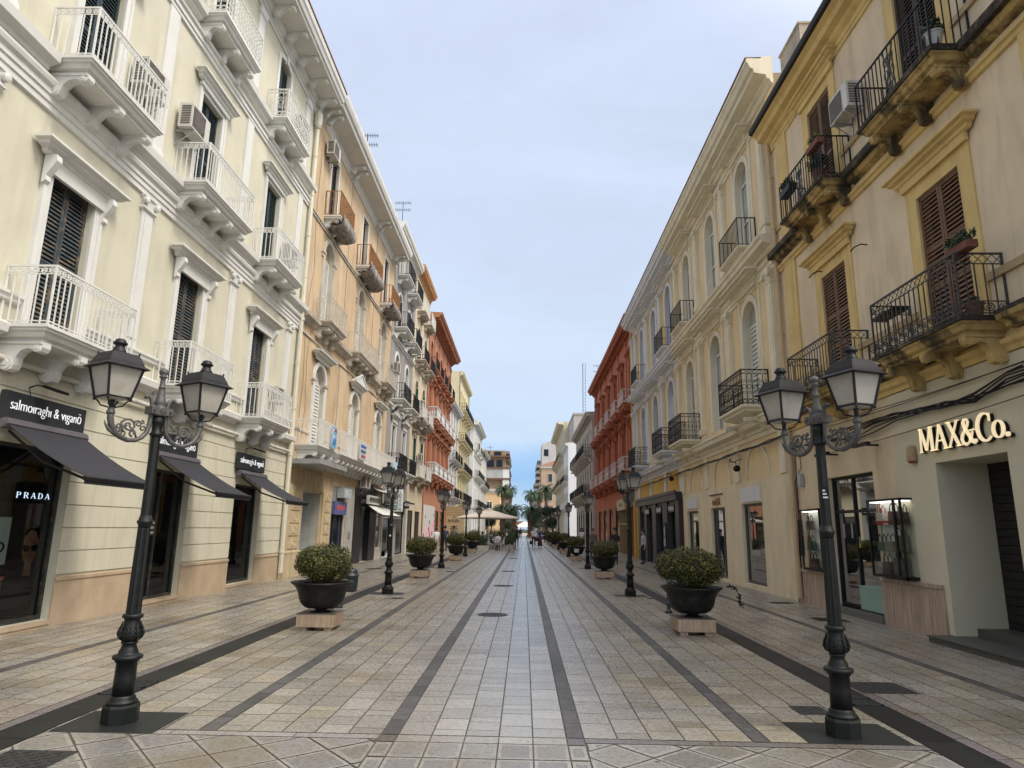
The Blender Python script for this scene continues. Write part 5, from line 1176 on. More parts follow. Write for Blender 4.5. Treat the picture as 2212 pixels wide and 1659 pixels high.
for k,yy in enumerate((-.6,-.2,.25,.6)): 
    mb=MB(); mb.box(.2,.206,yy-.1,yy+.1,-.08,.08); link('lettering',mb.mesh('lettering',STK),parent=t)
awning(b,37.5,40.6,3.25,3.0,1.0,'long white rolled awning below the lowest black railing of the grey building',m=MATS['dirty_white_fabric'],grp=None)
# ---- L4
b=L4=Bld(1,XL,43.65,50.3,'pale_cream_building','pale cream building with open green shutters between the grey and the orange red buildings')
facade(b,19.6,YELC,OSTONE,(45.4,48.6),[
 dict(z0=4.9,h=2.7,w=1.05,shut=GRSH,open_=75,bal=(0,1),half=1.2,d=.7,rail=WHITEM,style='wire',hood=1),
 dict(z0=8.9,h=2.7,w=1.05,arch=.45,shut=GRSH,open_=75,bal=(0,1),half=1.1,d=.7,rail=WHITEM,style='wire',hood=0),
 dict(z0=12.9,h=2.5,w=1.05,arch=.4,shut=GRSH,open_=75,bal=(0,1),half=1.1,d=.7,rail=BLACKM,sst=2,t=.3),
 dict(z0=16.4,h=1.9,w=.95,shut=GRSH,bal=(0,1),half=1.1,d=.6,rail=WHITEM,sst=2)],gf=[(45.2,2.0,0,2.7,None),(48.2,2.2,0,2.7,None)],corn=.55,cornm=mat('ochre_trim',(.50,.28,.12),.85,.15),strings=((8.5,.2),(4.6,.12),(12.5,.12)))
shops(b,[(44.2,46.2,0,2.7,'glass'),(47.1,49.3,0,2.7,'door')])
ac(L4,46.9,9.9,'air conditioner between the green shutters of the pale cream building, upper one'); ac(L4,46.95,6.1,'air conditioner between the green shutters of the pale cream building, lower one')
for y,z,lab in ((45.4,8.9,'pale netting bundle under the upper left balcony of the pale cream building'),(48.6,8.9,'pale netting bundle under the upper right balcony of the pale cream building')):
    mb=MB(); rnd=random.Random(int(y)); mb.smooth=True; V=[]; n=14; rows=[(.74,.1),(.76,-.1),(.6,-.32),(.2,-.4)]
    for i in range(n+1):
        for k,(xx,zz) in enumerate(rows): V.append((xx+rnd.gauss(0,.03),-1.1+2.2*i/n,zz+rnd.gauss(0,.03)))
    mb.add(V,[(i*4+k,i*4+k+1,(i+1)*4+k+1,(i+1)*4+k) for i in range(n) for k in range(3)]); tag(link('balcony_netting',mb.mesh('balcony_netting',mat('pale_netting',(.5,.49,.46),.9,.4,scale=12)),b.wpos(0,y,z)),lab,'netting')
# ---- L5 orange red palace
b=L5=Bld(1,XL,50.35,66.0,'orange_red_building','ornate orange red building with a deep bracketed cornice and pale balustrades on the left side')
c5=[52.0+3.05*i for i in range(5)]
facade(b,18.3,ORED,ORED,c5,[
 dict(z0=5.6,h=2.8,w=1.1,shut=DKBROWN,bal=(0,1,2,3,4),half=1.15,d=.8,style='baluster',rail=PALEG,hood=1,hoodkw=dict(d=.35,fr=.2,cons=True,ped=True),nb=2,bh=.5,t=.35),
 dict(z0=9.9,h=2.7,w=1.1,shut=DKBROWN,bal=(0,1,2,3,4),half=1.15,d=.8,style='baluster',rail=PALEG,hood=1,hoodkw=dict(d=.35,fr=.2,cons=True),nb=3,bh=.5,t=.35),
 dict(z0=13.9,h=2.4,w=1.1,arch=.45,shut=DKBROWN,bal=(0,1,2,3,4),half=1.0,d=.6,style='plain',rail=BLACKM,nb=2)],
 gf=[(52.3,2.2,0,3.0,None),(55.6,2.2,0,3.0,None),(59,2.2,0,3.0,None),(62.4,2.2,0,3.0,None)],corn=1.0,modil=.62,strings=((5.2,.2),(9.5,.2),(13.5,.2)),pil=[(y+1.52,6,17.2) for y in c5],quoin=(.2,17.2,ORED))
shops(b,[(51.2,53.4,0,3,'glass'),(54.5,56.7,0,3,'gate'),(57.9,60.1,0,3,'glass'),(61.3,63.5,0,3,'glass')])
mb=MB(); mb.box(.02,.1,50.6,56.8,0,3.3); 
mb.cur=1
for (a,z,r) in ((51,1,.2),(51.6,2.4,.15),(52.6,.6,.18),(54,2,.2),(55.4,1.2,.25),(56.2,2.6,.15)): mb.lathe([(r,.1),(r,.104)],(0,a,z),14,'x')
mb.cur=2; mb.tube([(.11,51,.5),(.11,53.3,1.7),(.11,54.3,.8),(.11,56.3,2.2)],.05,5)
t=tag(link('painted_hoarding',mb.mesh('painted_hoarding',[mat('hoarding_white',(.6,.58,.57),.6,.1),mat('hoarding_dot',(.05,.05,.1),.6,.1),mat('hoarding_pink',(.6,.12,.22),.6,.1)]),(XL,0,0)),'white hoarding with dark dots and a pink ribbon below the orange red building','hoarding')
# ---- L6 white, then yellow
b=L6=Bld(1,XL,66.05,75,'white_narrow_building','white building with dark shutters beyond the orange red building, left side')
facade(b,14.2,PALEG,PALEG,(68,70.7,73.4),[dict(z0=4.6,h=2.5,w=1.0,shut=DKBROWN,bal=(0,1,2),half=1.0,d=.7),dict(z0=8.3,h=2.5,w=1.0,shut=DKBROWN,bal=(0,1,2),half=1.0,d=.7,hood=1),dict(z0=11.6,h=1.9,w=1.0,shut=DKBROWN)],gf=[(70,3,0,2.8,None)],corn=.6)
shops(b,[(68.5,71.5,0,2.8,'glass')])
b=L6b=Bld(1,XL,75.05,88.2,'yellow_building','tall light yellow building with many black railings beyond the white one, left side')
cc6=[76.8+2.5*i for i in range(5)]
facade(b,19.3,YEL,YEL,cc6,[dict(z0=z,h=2.4,w=1.0,shut=DKBROWN,bal=(0,1,2,3,4),half=1.0,d=.8,sst=2,t=.4,pitch=.2,rp=.16) for z in (4.6,8.0,11.4,14.8)],gf=[(79,3,0,2.8,None),(84,3,0,2.8,None)],corn=.5,quoin=(14.5,19,BROWNST))
shops(b,[(77.5,80.5,0,2.8,'glass'),(82.5,85.5,0,2.8,'glass')])
# ---- L7 white palaces past the side street
b=L7=Bld(1,XL,98.6,116,'white_palace','pale grey white building with white mouldings past the side street on the left')
c7=[101+3.2*i for i in range(5)]
facade(b,17.3,PALEG,WHITE,c7,[dict(z0=4.8,h=2.6,w=1.1,shut=DKBROWN,bal=(0,1,2,3,4),half=1.2,d=.8,rp=.18,pitch=.2),dict(z0=9.2,h=2.6,w=1.1,shut=DKBROWN,bal=(0,1,2,3,4),half=1.2,d=.8,rp=.18,pitch=.2,hood=1),dict(z0=13.2,h=2.2,w=1.1,shut=DKBROWN,bal=(0,2,4),half=1.2,d=.7,rp=.18,pitch=.2)],gf=[(102,2.4,0,3,None),(107,2.4,0,3,None),(112,2.4,0,3,None)],corn=.9,modil=.8,strings=((4.5,.2),(8.9,.2),(12.9,.2)),pil=[(98.9,4.6,16.5),(115.7,4.6,16.5)],pilw=.3)
mb=MB()   # end wall facing down the street
for z in (4.5,8.9,12.9,16.3): mb.box(-4,0,-.12,0,z-.1,z+.15)
for x in (-.3,-3.6): mb.box(x-.3,x+.3,-.1,0,4.6,16.3)
mb.box(-4,.7,-.6,0,16.6,17.3); mb.box(-3.4,-2.6,0,.8,17.3,18.3)
link('end_mouldings',mb.mesh('end_mouldings',WHITE,lambda p:(p[0],p[1]+98.6-b.Yc,p[2])),parent=b.o)
b=L8=Bld(1,XL,116.1,133,'cream_white_palace','white building with black railings, last on the left before the palms')
facade(b,15.2,WHITE,WHITE,[118+3*i for i in range(5)],[dict(z0=4.8,h=2.4,w=1.1,shut=DKBROWN,bal=(0,1,2,3,4),half=1.1,d=.8,rp=.2,pitch=.25),dict(z0=8.8,h=2.4,w=1.1,shut=DKBROWN,bal=(0,1,2,3,4),half=1.1,d=.8,rp=.2,pitch=.25),dict(z0=12.2,h=1.8,w=1.0,shut=DKBROWN,pitch=.25)],corn=.8,modil=1.0,strings=((4.5,.2),(8.5,.2)))

# ================================================================== RIGHT SIDE
YWALL=mat('sand_plaster',(.70,.575,.40),.9,.10,scale=1.1,bump=.4,bscale=70,streak=.22,stain=(.50,.36,.27),stainamt=.45,stainscale=.6)
YTRIM=mat('ochre_yellow_trim',(.66,.48,.20),.88,.14,scale=1.6,bump=.4,bscale=50,streak=.25)
YSTR=mat('ochre_yellow_sooty',(.52,.37,.15),.9,.25,scale=2,bump=.8,bscale=35,streak=.35,stain=(.03,.026,.02),stainamt=.92,stainscale=2.0,stainlo=.42)
RWALL=mat('beige_shop_plaster',(.66,.54,.37),.9,.08,scale=1.5,bump=.35,bscale=80,streak=.12,stain=(.42,.31,.20),stainamt=.4,stainscale=.9)
MWALL=mat('greige_render',(.58,.53,.395),.9,.05,scale=1.5,bump=.35,bscale=110)
TRAV=mat('pink_travertine',(.44,.33,.255),.6,.12,scale=3,stretch=(26,26,1.3),stretchamt=.35,stain=(.16,.10,.08),stainamt=.25,stainscale=3,bump=.2)
OLDIRON=mat('worn_grey_iron',(.045,.047,.047),.6,.5,scale=16)
b=R1=Bld(-1,XR,4.2,17.15,'yellow_building','sand coloured building with ochre trim, brown shutters and sooty balconies, right side')
by=(6.4,10.27,14.08)
ops=[(14.22,1.98,.14,2.84,None),(10.32,1.68,0,2.80,None),(15.98,1.14,.78,2.20,None)]
for y in by: ops+=[(y,1.14,4.68,7.36,None),(y,1.14,8.98,11.58,None)]
mb=MB(); wall_mesh(mb,b.Y0,b.Y1,0,12.3,ops,depth=.25); shell(mb,b.Y0,b.Y1,12.7,12); b.bake('wall',mb,[YWALL,RWALL])
mb=MB(); wall_mesh(mb,12.33,b.Y1,.75,4.15,[ops[0],ops[2]],x=.012,depth=.012); b.bake('lower_wall',mb,[RWALL,RWALL])
mb=MB(); wall_mesh(mb,b.Y0,12.33,.0,4.15,[ops[1]],x=.035,depth=.035); mb.quad((0,12.33,.8),(.035,12.33,.8),(.035,12.33,4.15),(0,12.33,4.15)); b.bake('lower_wall',mb,[MWALL,MWALL])
for i,y in enumerate(by):
    for z0,z1 in ((4.68,7.36),(8.98,11.58)):
        o=window(b,y,1.14,z0,z1,YTRIM,BROWNSH if not(i==1 and z0>8) else DKBROWN,x=-.03,tw=.30,td=.03,pitch=.075,mids=(.36,.62) if z0<8 else (.42,),hood=True,hoodz=z1+.24,hoodkw=dict(d=.24,fr=.14,cons=False))
balcony(b,10.25,1.2,4.66,.72,YSTR,OLDIRON,'lattice',.95,3,.40,.14,pitch=.125)
balcony(b,14.06,1.2,4.66,.72,YSTR,OLDIRON,'lattice',.95,3,.40,.14,pitch=.125)
balcony(b,6.4,1.2,4.66,.72,YSTR,OLDIRON,'lattice',.95,3,.40,.14,pitch=.125)
for y in by: balcony(b,y-.1,1.15,8.98,.66,YSTR,BLACKM,'plain',.92,3,.36,.13,pitch=.12)
for y in by:   # scrollwork panel in the upper railings
    mb=MB(); 
    for k in range(9): ring(mb,(.63,y-.1+.1*((k%3)-1),9.12+.26*(k//3)),.05,.09,'x',.009,8)
    mb.tube([(.63,y-.26,9.03),(.63,y+.06,9.85)],.014,5); mb.tube([(.63,y+.06,9.03),(.63,y-.26,9.85)],.014,5); b.bake('railing_panel',mb,OLDIRON)
gb=[(y-1.25,y+1.2) for y in by]
gapped([(0,4.16),(.05,4.17),(.06,4.24),(.12,4.28),(.14,4.34),(.06,4.37),(.05,4.42),(0,4.44)],'string_course',[],YTRIM)
gapped([(.0,4.46),(.14,4.48),(.16,4.54),(.26,4.58),(.28,4.66),(0,4.70)],'string_course',gb,YSTR)
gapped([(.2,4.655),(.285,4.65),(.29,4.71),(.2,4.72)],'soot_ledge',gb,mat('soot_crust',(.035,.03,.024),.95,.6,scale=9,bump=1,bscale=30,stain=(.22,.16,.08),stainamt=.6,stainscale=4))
gapped([(0,5.28),(.05,5.29),(.06,5.40),(0,5.42)],'string_course',[(y-.85,y+.85) for y in by],mat('pale_ochre_band',(.46,.34,.19),.9,.15))
gapped([(0,8.42),(.05,8.43),(.06,8.50),(.1,8.52),(.1,8.57),(0,8.6)],'string_course',[],YTRIM)
gapped([(.0,8.72),(.14,8.76),(.16,8.84),(.24,8.88),(.26,8.97),(0,9.0)],'string_course',[(y-1.27,y+1.05) for y in by],YSTR)
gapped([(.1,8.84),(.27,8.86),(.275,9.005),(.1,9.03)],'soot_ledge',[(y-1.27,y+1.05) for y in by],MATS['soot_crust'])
gapped([(0,9.6),(.045,9.61),(.05,9.72),(0,9.74)],'string_course',[(y-.85,y+.85) for y in by],MATS['pale_ochre_band'])
gapped([(0,11.98),(.04,11.99),(.05,12.06),(0,12.08)],'string_course',[(y-.9,y+.9) for y in by],YTRIM)
band(b,[(0,12.08),(.05,12.09),(.06,12.2),(.14,12.26),(.18,12.34),(.32,12.38),(.36,12.5),(.46,12.56),(.48,12.66),(.0,12.70)],'cornice',YTRIM,y1=b.Y1-.01)
mb=MB(); mb.extr([(.2,12.69),(.56,12.66),(.56,12.74),(.2,12.78)],b.Y0,b.Y1-.02); mb.extr([(.44,12.58),(.54,12.6),(.56,12.665),(.44,12.66)],b.Y0,b.Y1-.02); b.bake('gutter',mb,mat('black_gutter',(.02,.018,.016),.7,.4,scale=8))
for y in (7.82,12.17,16.3):
    if y==12.17: continue
    for z0,z1 in ((4.7,8.42),(9.0,11.98)): mb=MB(); mb.box(0,.05,y-.33,y+.33,z0,z1); b.bake('pilaster',mb,YTRIM)
mb=MB(); mb.mould([(.05,0),(.05,.72),(.075,.73),(.075,.79),(.0,.80)],15.25,b.Y1-.05,ret=False); b.bake('plinth',mb,TRAV); mb=MB(); mb.mould([(.065,0),(.065,.78),(.09,.79),(.09,.85),(.0,.86)],11.3,13.2,ret=False); b.bake('plinth',mb,TRAV)
drainpipe(b,17.0,.1,12.5,mat('ochre_pipe',(.52,.38,.22),.6,.15),x=.10,r=.06)
for pts,r_ in (([(.04,16.85,3.6),(.06,16.8,2.4),(.05,16.95,1.2),(.05,16.9,.1)],.012),([(.05,16.6,4.0),(.05,16.5,3.2),(.06,16.9,2.9),(.05,16.85,1.9)],.01)):
    mb=MB(); mb.tube(pts,r_,5); b.bake('cable',mb,BLACKM)
mb=MB(); mb.box(.0,.06,16.75,16.93,1.1,1.95); b.bake('black_conduit',mb,BLACKM)
mb=MB(); mb.box(.03,.12,16.45,16.62,2.75,3.05); b.bake('junction_box',mb,mat('grey_box',(.38,.38,.37),.5,.1)); mb=MB(); mb.box(.03,.12,8.55,8.85,3.62,3.9); b.bake('junction_box',mb,MATS['grey_box'])
# cable bundles
rnd=random.Random(12)
for k in range(7):
    mb=MB(); pts=[]
    for i in range(19):
        y=17.1-i*.72; sag=.13*math.sin(i*.9+k*.5)+.05*math.sin(i*2.1+k); z=3.62+ (0.02*k)+sag*.6+(.14 if i>10 else 0); pts.append((.10+.02*(k%3)+.02*math.sin(i+k),y,z))
    mb.tube(pts,.012,5); b.bake('cable',mb,BLACKM)
for za,zb in ((3.35,3.75),(4.05,4.02),(3.95,4.1)):
    mb=MB(); mb.tube([(.1,15.5-(i*.9),za+(zb-za)*i/12-.10*math.sin(PI*i/12)) for i in range(13)],.008,4); b.bake('cable',mb,BLACKM)
# hooks on the wall
mb=MB()
for y,z in ((12.6,7.3),(14.55,7.5),(12.95,10.7)): mb.tube([(0,y,z),(.12,y,z+.01),(.24,y+.05,z-.04),(.3,y+.08,z-.12)],.014,5)
b.bake('wall_hook',mb,BLACKM)
# glass shop door and display cases
o=shopwindow(b,13.23,15.21,.14,2.84,BLACKM,mull=(14.3,),trans=2.1,x=-.14,fw=.06,dep=1.4)
mb=MB(); mb.box(-.6,-.02,13.3,14.25,.16,.62); b.bake('counter',mb,mat('mint_counter',(.22,.36,.30),.4,.1),o)
mb=MB(); mb.box(-.2,.12,13.2,15.24,.0,.14); b.bake('door_step',mb,mat('grey_granite',(.12,.12,.105),.6,.3,scale=30))
mb=MB()
for y in (13.45,14.55,14.9):
    mb.box(-.118,-.114,y-.03,y+.03,1.55,1.85)
mb.box(-.118,-.112,14.22,14.28,1.42,1.58); b.bake('door_decal',mb,mat('grey_decal',(.3,.3,.3),.5,.2),o)
YLW=mat('yellow_tag',(.6,.45,.03),.5,.1)
mb=MB(); mb.box(-.11,-.106,14.22,14.28,1.36,1.44); b.bake('door_decal',mb,YLW,o)
def bag(loc,rz,label,col,w=.26,h=.2,handle=.16,m2=None):
    t=thing('handbag',label,'handbag',loc,rz,'handbags in the display cases'); m=mat('bag_'+str(col),col,.45,.35,scale=12)
    mb=MB(); mb.extr([(-w/2,0),(w/2,0),(w/2*.86,h),(-w/2*.86,h)],-.05,.05,'x'); link('body',mb.mesh('body',m),parent=t)
    mb=MB()
    for s_ in (-.04,.04): mb.tube([(s_,-w*.25,h-.02),(s_,-w*.22,h+handle*.6),(s_,0,h+handle),(s_,w*.22,h+handle*.6),(s_,w*.25,h-.02)],.009,5)
    link('handle',mb.mesh('handle',m2 or mat('bag_handle',(.03,.02,.015),.5,.2)),parent=t)
    if m2: 
        mb=MB(); mb.box(-.052,.054,-w/2*.98,w/2*.98,.0,h*.35); link('trim',mb.mesh('trim',m2),parent=t)
    return t
def case(b,y0,y1,z0,z1,label,x0,d,bags,tall=None):
    t=thing('display_case',label,'display case',b.wpos(x0,(y0+y1)/2,z0),b.rz,'lit display cases of the bag shop'); w=(y1-y0)/2; h=z1-z0
    f=MB(); k=.035
    for (ya,yb) in ((-w,-w+k),(w-k,w)): f.box(0,.02,ya,yb,0,h); f.box(d-k,d,ya,yb,0,h)
    f.box(d-k+.001,d-.001,w*.55,w*.55+k*1.6,.04,h-.03) if w>.55 else None
    f.box(0,d,-w,w,0,k*1.4); f.box(0,d,-w,w,h-k,h); link('frame',f.mesh('frame',BLACKM),parent=t)
    bk_=MB(); bk_.box(.005,.02,-w+k,w-k,k,h-k); link('back_panel',bk_.mesh('back_panel',mat('case_white',(.75,.75,.73),.6,.05)),parent=t)
    ls=MB(); ls.box(.05,d-.05,-w+k,w-k,h-k-.02,h-k-.004); link('light_strip',ls.mesh('light_strip',mat('light_strip',(1,.97,.9),.5,0,emit=1.6)),parent=t)
    s=MB()
    for i in (1,2): s.box(.02,d-.03,-w+k,w-k,h*i/3-.008,h*i/3)
    link('shelf',s.mesh('shelf',glass('glass_shelf',(.7,.8,.76),.0)),parent=t)
    p=MB(); p.quad((d-.01,-w+k,k),(d-.01,w-k,k),(d-.01,w-k,h-k),(d-.01,-w+k,h-k))
    for yy in (-w+.004,w-.004): p.quad((.02,yy,k),(d-k,yy,k),(d-k,yy,h-k),(.02,yy,h-k))
    link('pane',p.mesh('pane',glass('case_glass',(.85,.87,.86),.0)),parent=t)
    for (yy,lv,lab,col,bw,bh,m2) in bags:
        bag(b.wpos(x0+.12,(y0+y1)/2+yy*(-1),z0+(.05 if lv==0 else h*lv/3)),b.rz,lab,col,bw,bh,.14,m2)
REDL=mat('red_leather',(.30,.04,.03),.5,.2)
case(b,11.95,13.1,.88,2.27,'black framed glass case of handbags right of the glass shop door',.0,.26,[
 (-.32,2,'white and red handbag on the top shelf of the right display case',(.55,.5,.46),.26,.22,REDL),(.12,2,'brown tote bag on the top shelf of the right display case',(.14,.05,.035),.28,.24,None),(.4,2,'dark tote at the right end of the top shelf, right display case',(.05,.035,.03),.22,.22,None),
 (-.38,1,'small green bag on the middle shelf of the right display case',(.04,.12,.08),.2,.16,None),(-.08,1,'dotted cream and black handbag on the middle shelf, right display case',(.22,.20,.14),.32,.17,None),(.28,1,'patterned tall tote on the middle shelf, right display case',(.16,.15,.11),.3,.28,None),
 (-.25,0,'slate grey bag on the bottom shelf of the right display case',(.05,.05,.055),.28,.22,None),(.2,0,'large patterned travel bag on the bottom shelf, right display case',(.10,.10,.08),.38,.3,None)])
case(b,15.45,16.52,.80,2.18,'black framed glass case of handbags left of the glass shop door, behind the lamp',-.05,.22,[
 (-.2,2,'black handbag on the top shelf of the left display case',(.03,.03,.03),.24,.2,None),(-.2,1,'green handbag on the middle shelf of the left display case',(.03,.09,.07),.26,.2,None),(-.15,0,'brown leather bag on the bottom shelf of the left display case',(.12,.05,.03),.32,.22,None)])
# entrance alcove with dark gate and steps
mb=MB(); D=.95
mb.quad((.034,11.155,0),(-D,11.155,0),(-D,11.155,2.795),(.034,11.155,2.795)); mb.quad((.034,9.485,0),(-D,9.485,0),(-D,9.485,2.795),(.034,9.485,2.795)); mb.quad((.034,9.485,2.795),(.034,11.155,2.795),(-D,11.155,2.795),(-D,9.485,2.795)); b.bake('alcove',mb,MWALL)
mb=MB(); z=.2
while z<2.8: mb.extr([(-.81,z),(-.80,z+.004),(-.80,z+.121),(-.81,z+.128)],9.49,11.15); z+=.13
b.bake('entrance_gate',mb,mat('black_gate',(.010,.009,.009),.45,.15))
mb=MB(); mb.box(-.9,.42,9.0,11.22,0,.10); mb.box(-.9,-.30,9.48,11.14,.10,.22); mb.box(-.9,.445,8.98,11.24,.085,.102); b.bake('entrance_step',mb,mat('dark_granite',(.07,.072,.062),.5,.35,scale=30,bump=.2))
t=thing('wall_lettering','large lit cream serif letters reading MAX&Co. on the pale right wall','lettering',b.wpos(.10,10.33,2.99),b.rz)
LIT=mat('lit_letter',(.80,.66,.42),.5,0,emit=.4)
link('letters',serif_text('MAX&Co.',.40,LIT,.03,track=-.02,wide=1.02),parent=t)
lt=link('letter_edge',serif_text('MAX&Co.',.40,BLACKM,.05,track=-.02,wide=1.02),(-.055,0,-.012),0,t)
t=thing('alarm_box','beige rounded alarm box with a red base left of the lit letters','alarm box',b.wpos(.04,11.72,2.88),b.rz)
mb=MB(); mb.smooth=True; mb.lathe([(.09,0),(.095,.02),(.085,.22),(.06,.27),(.02,.28)],(.03,0,0),14); link('casing',mb.mesh('casing',mat('alarm_beige',(.36,.24,.13),.5,.2)),parent=t)
mb=MB(); mb.lathe([(.07,-.03),(.08,.0)],(.03,0,0),14); link('lamp',mb.mesh('lamp',mat('alarm_red',(.25,.03,.02),.3,.1)),parent=t)
for y in (12.9,14.6):
    t=thing('wall_light','short black bar light on the beige wall, '+('nearer' if y<13 else 'farther')+' one over the door','wall light',b.wpos(.02,y,3.28),b.rz,'bar lights above the shop door')
    mb=MB(); mb.box(.3,.38,-.3,.3,0,.06); mb.tube([(0,0,.03),(.32,0,.03)],.02,5); link('bar',mb.mesh('bar',BLACKM),parent=t)
ac(R1,12.42,10.05,'air conditioner beside the big dark brown shutters of the upper right balcony')
# flower boxes and pots
GEAR=mat('terracotta',(.16,.06,.04),.8,.25,scale=8)
PLANT=mat('pot_plant_leaf',(.05,.07,.03),.6,.4,attr='Col')
def potplant(loc,label,cells,n,size,box=None,pot=None,cols_=((.03,.05,.02),(.05,.08,.03),(.02,.035,.02)),grp='plants on the right balconies',rz=0,pm=GEAR):
    t=thing('potted_plant',label,'potted plant',loc,rz,grp); link('foliage',leaves('foliage',cells,n,size,list(cols_),random.Random(len(label)),PLANT,.2),parent=t)
    mb=MB()
    if box: mb.box(-box[0],box[0],-box[1],box[1],-box[2],0)
    if pot: mb.lathe([(pot*.7,-pot*1.5),(pot,0),(pot*1.1,.01),(pot*1.1,.03)],n=14)
    link('pot',mb.mesh('pot',pm),parent=t); return t
potplant(b.wpos(.55,9.1,5.72),'leafy plant in a terracotta trough on the rail of the closest right balcony',[(0,0,.08,.12,.3,.12)],350,.035,box=(.08,.24,.11))
potplant(b.wpos(.3,9.35,4.9),'small terracotta pot on the floor of the closest right balcony',[(0,0,.1,.08,.08,.08)],60,.03,pot=.12)
potplant(b.wpos(.5,11.2,5.40),'dark tray of small plants at the far end of the closest right balcony',[(0,0,.04,.1,.25,.06)],90,.025,box=(.12,.35,.06),pm=BLACKM)
potplant(b.wpos(.62,13.1,9.85),'terracotta trough with yellow flowering herbs on the upper balcony, near end',[(0,0,.1,.12,.25,.14)],350,.03,box=(.08,.28,.12),cols_=((.05,.09,.02),(.3,.25,.05),(.03,.06,.02)))
potplant(b.wpos(.45,13.4,9.35),'bushy dark green plant in a terracotta pot on the upper right balcony',[(0,0,.22,.25,.25,.24)],700,.035,pot=.14)
potplant(b.wpos(.55,14.8,9.72),'spiky green plant in a dark trough at the far end of the upper right balcony',[(0,0,.1,.14,.25,.16)],300,.045,box=(.1,.3,.15),pm=BLACKM)
potplant(b.wpos(.5,9.15,9.25),'green succulent in a grey pot on the topmost right balcony',[(0,0,.12,.16,.16,.18)],140,.06,pot=.13,pm=MATS['grey_box'])
mb=MB(); mb.box(-3,-.7,16.2,17.6,12.7,15.5); mb.box(-.75,-.05,16.95,17.12,12.7,13.4); mb.box(-3.02,-.66,16.17,17.63,15.5,15.56)
b.bake('roof_structure',mb,mat('stained_roof_wall',(.42,.36,.28),.9,.2,scale=2,stain=(.04,.04,.04),stainamt=.85,stainscale=1.1,streak=.3))

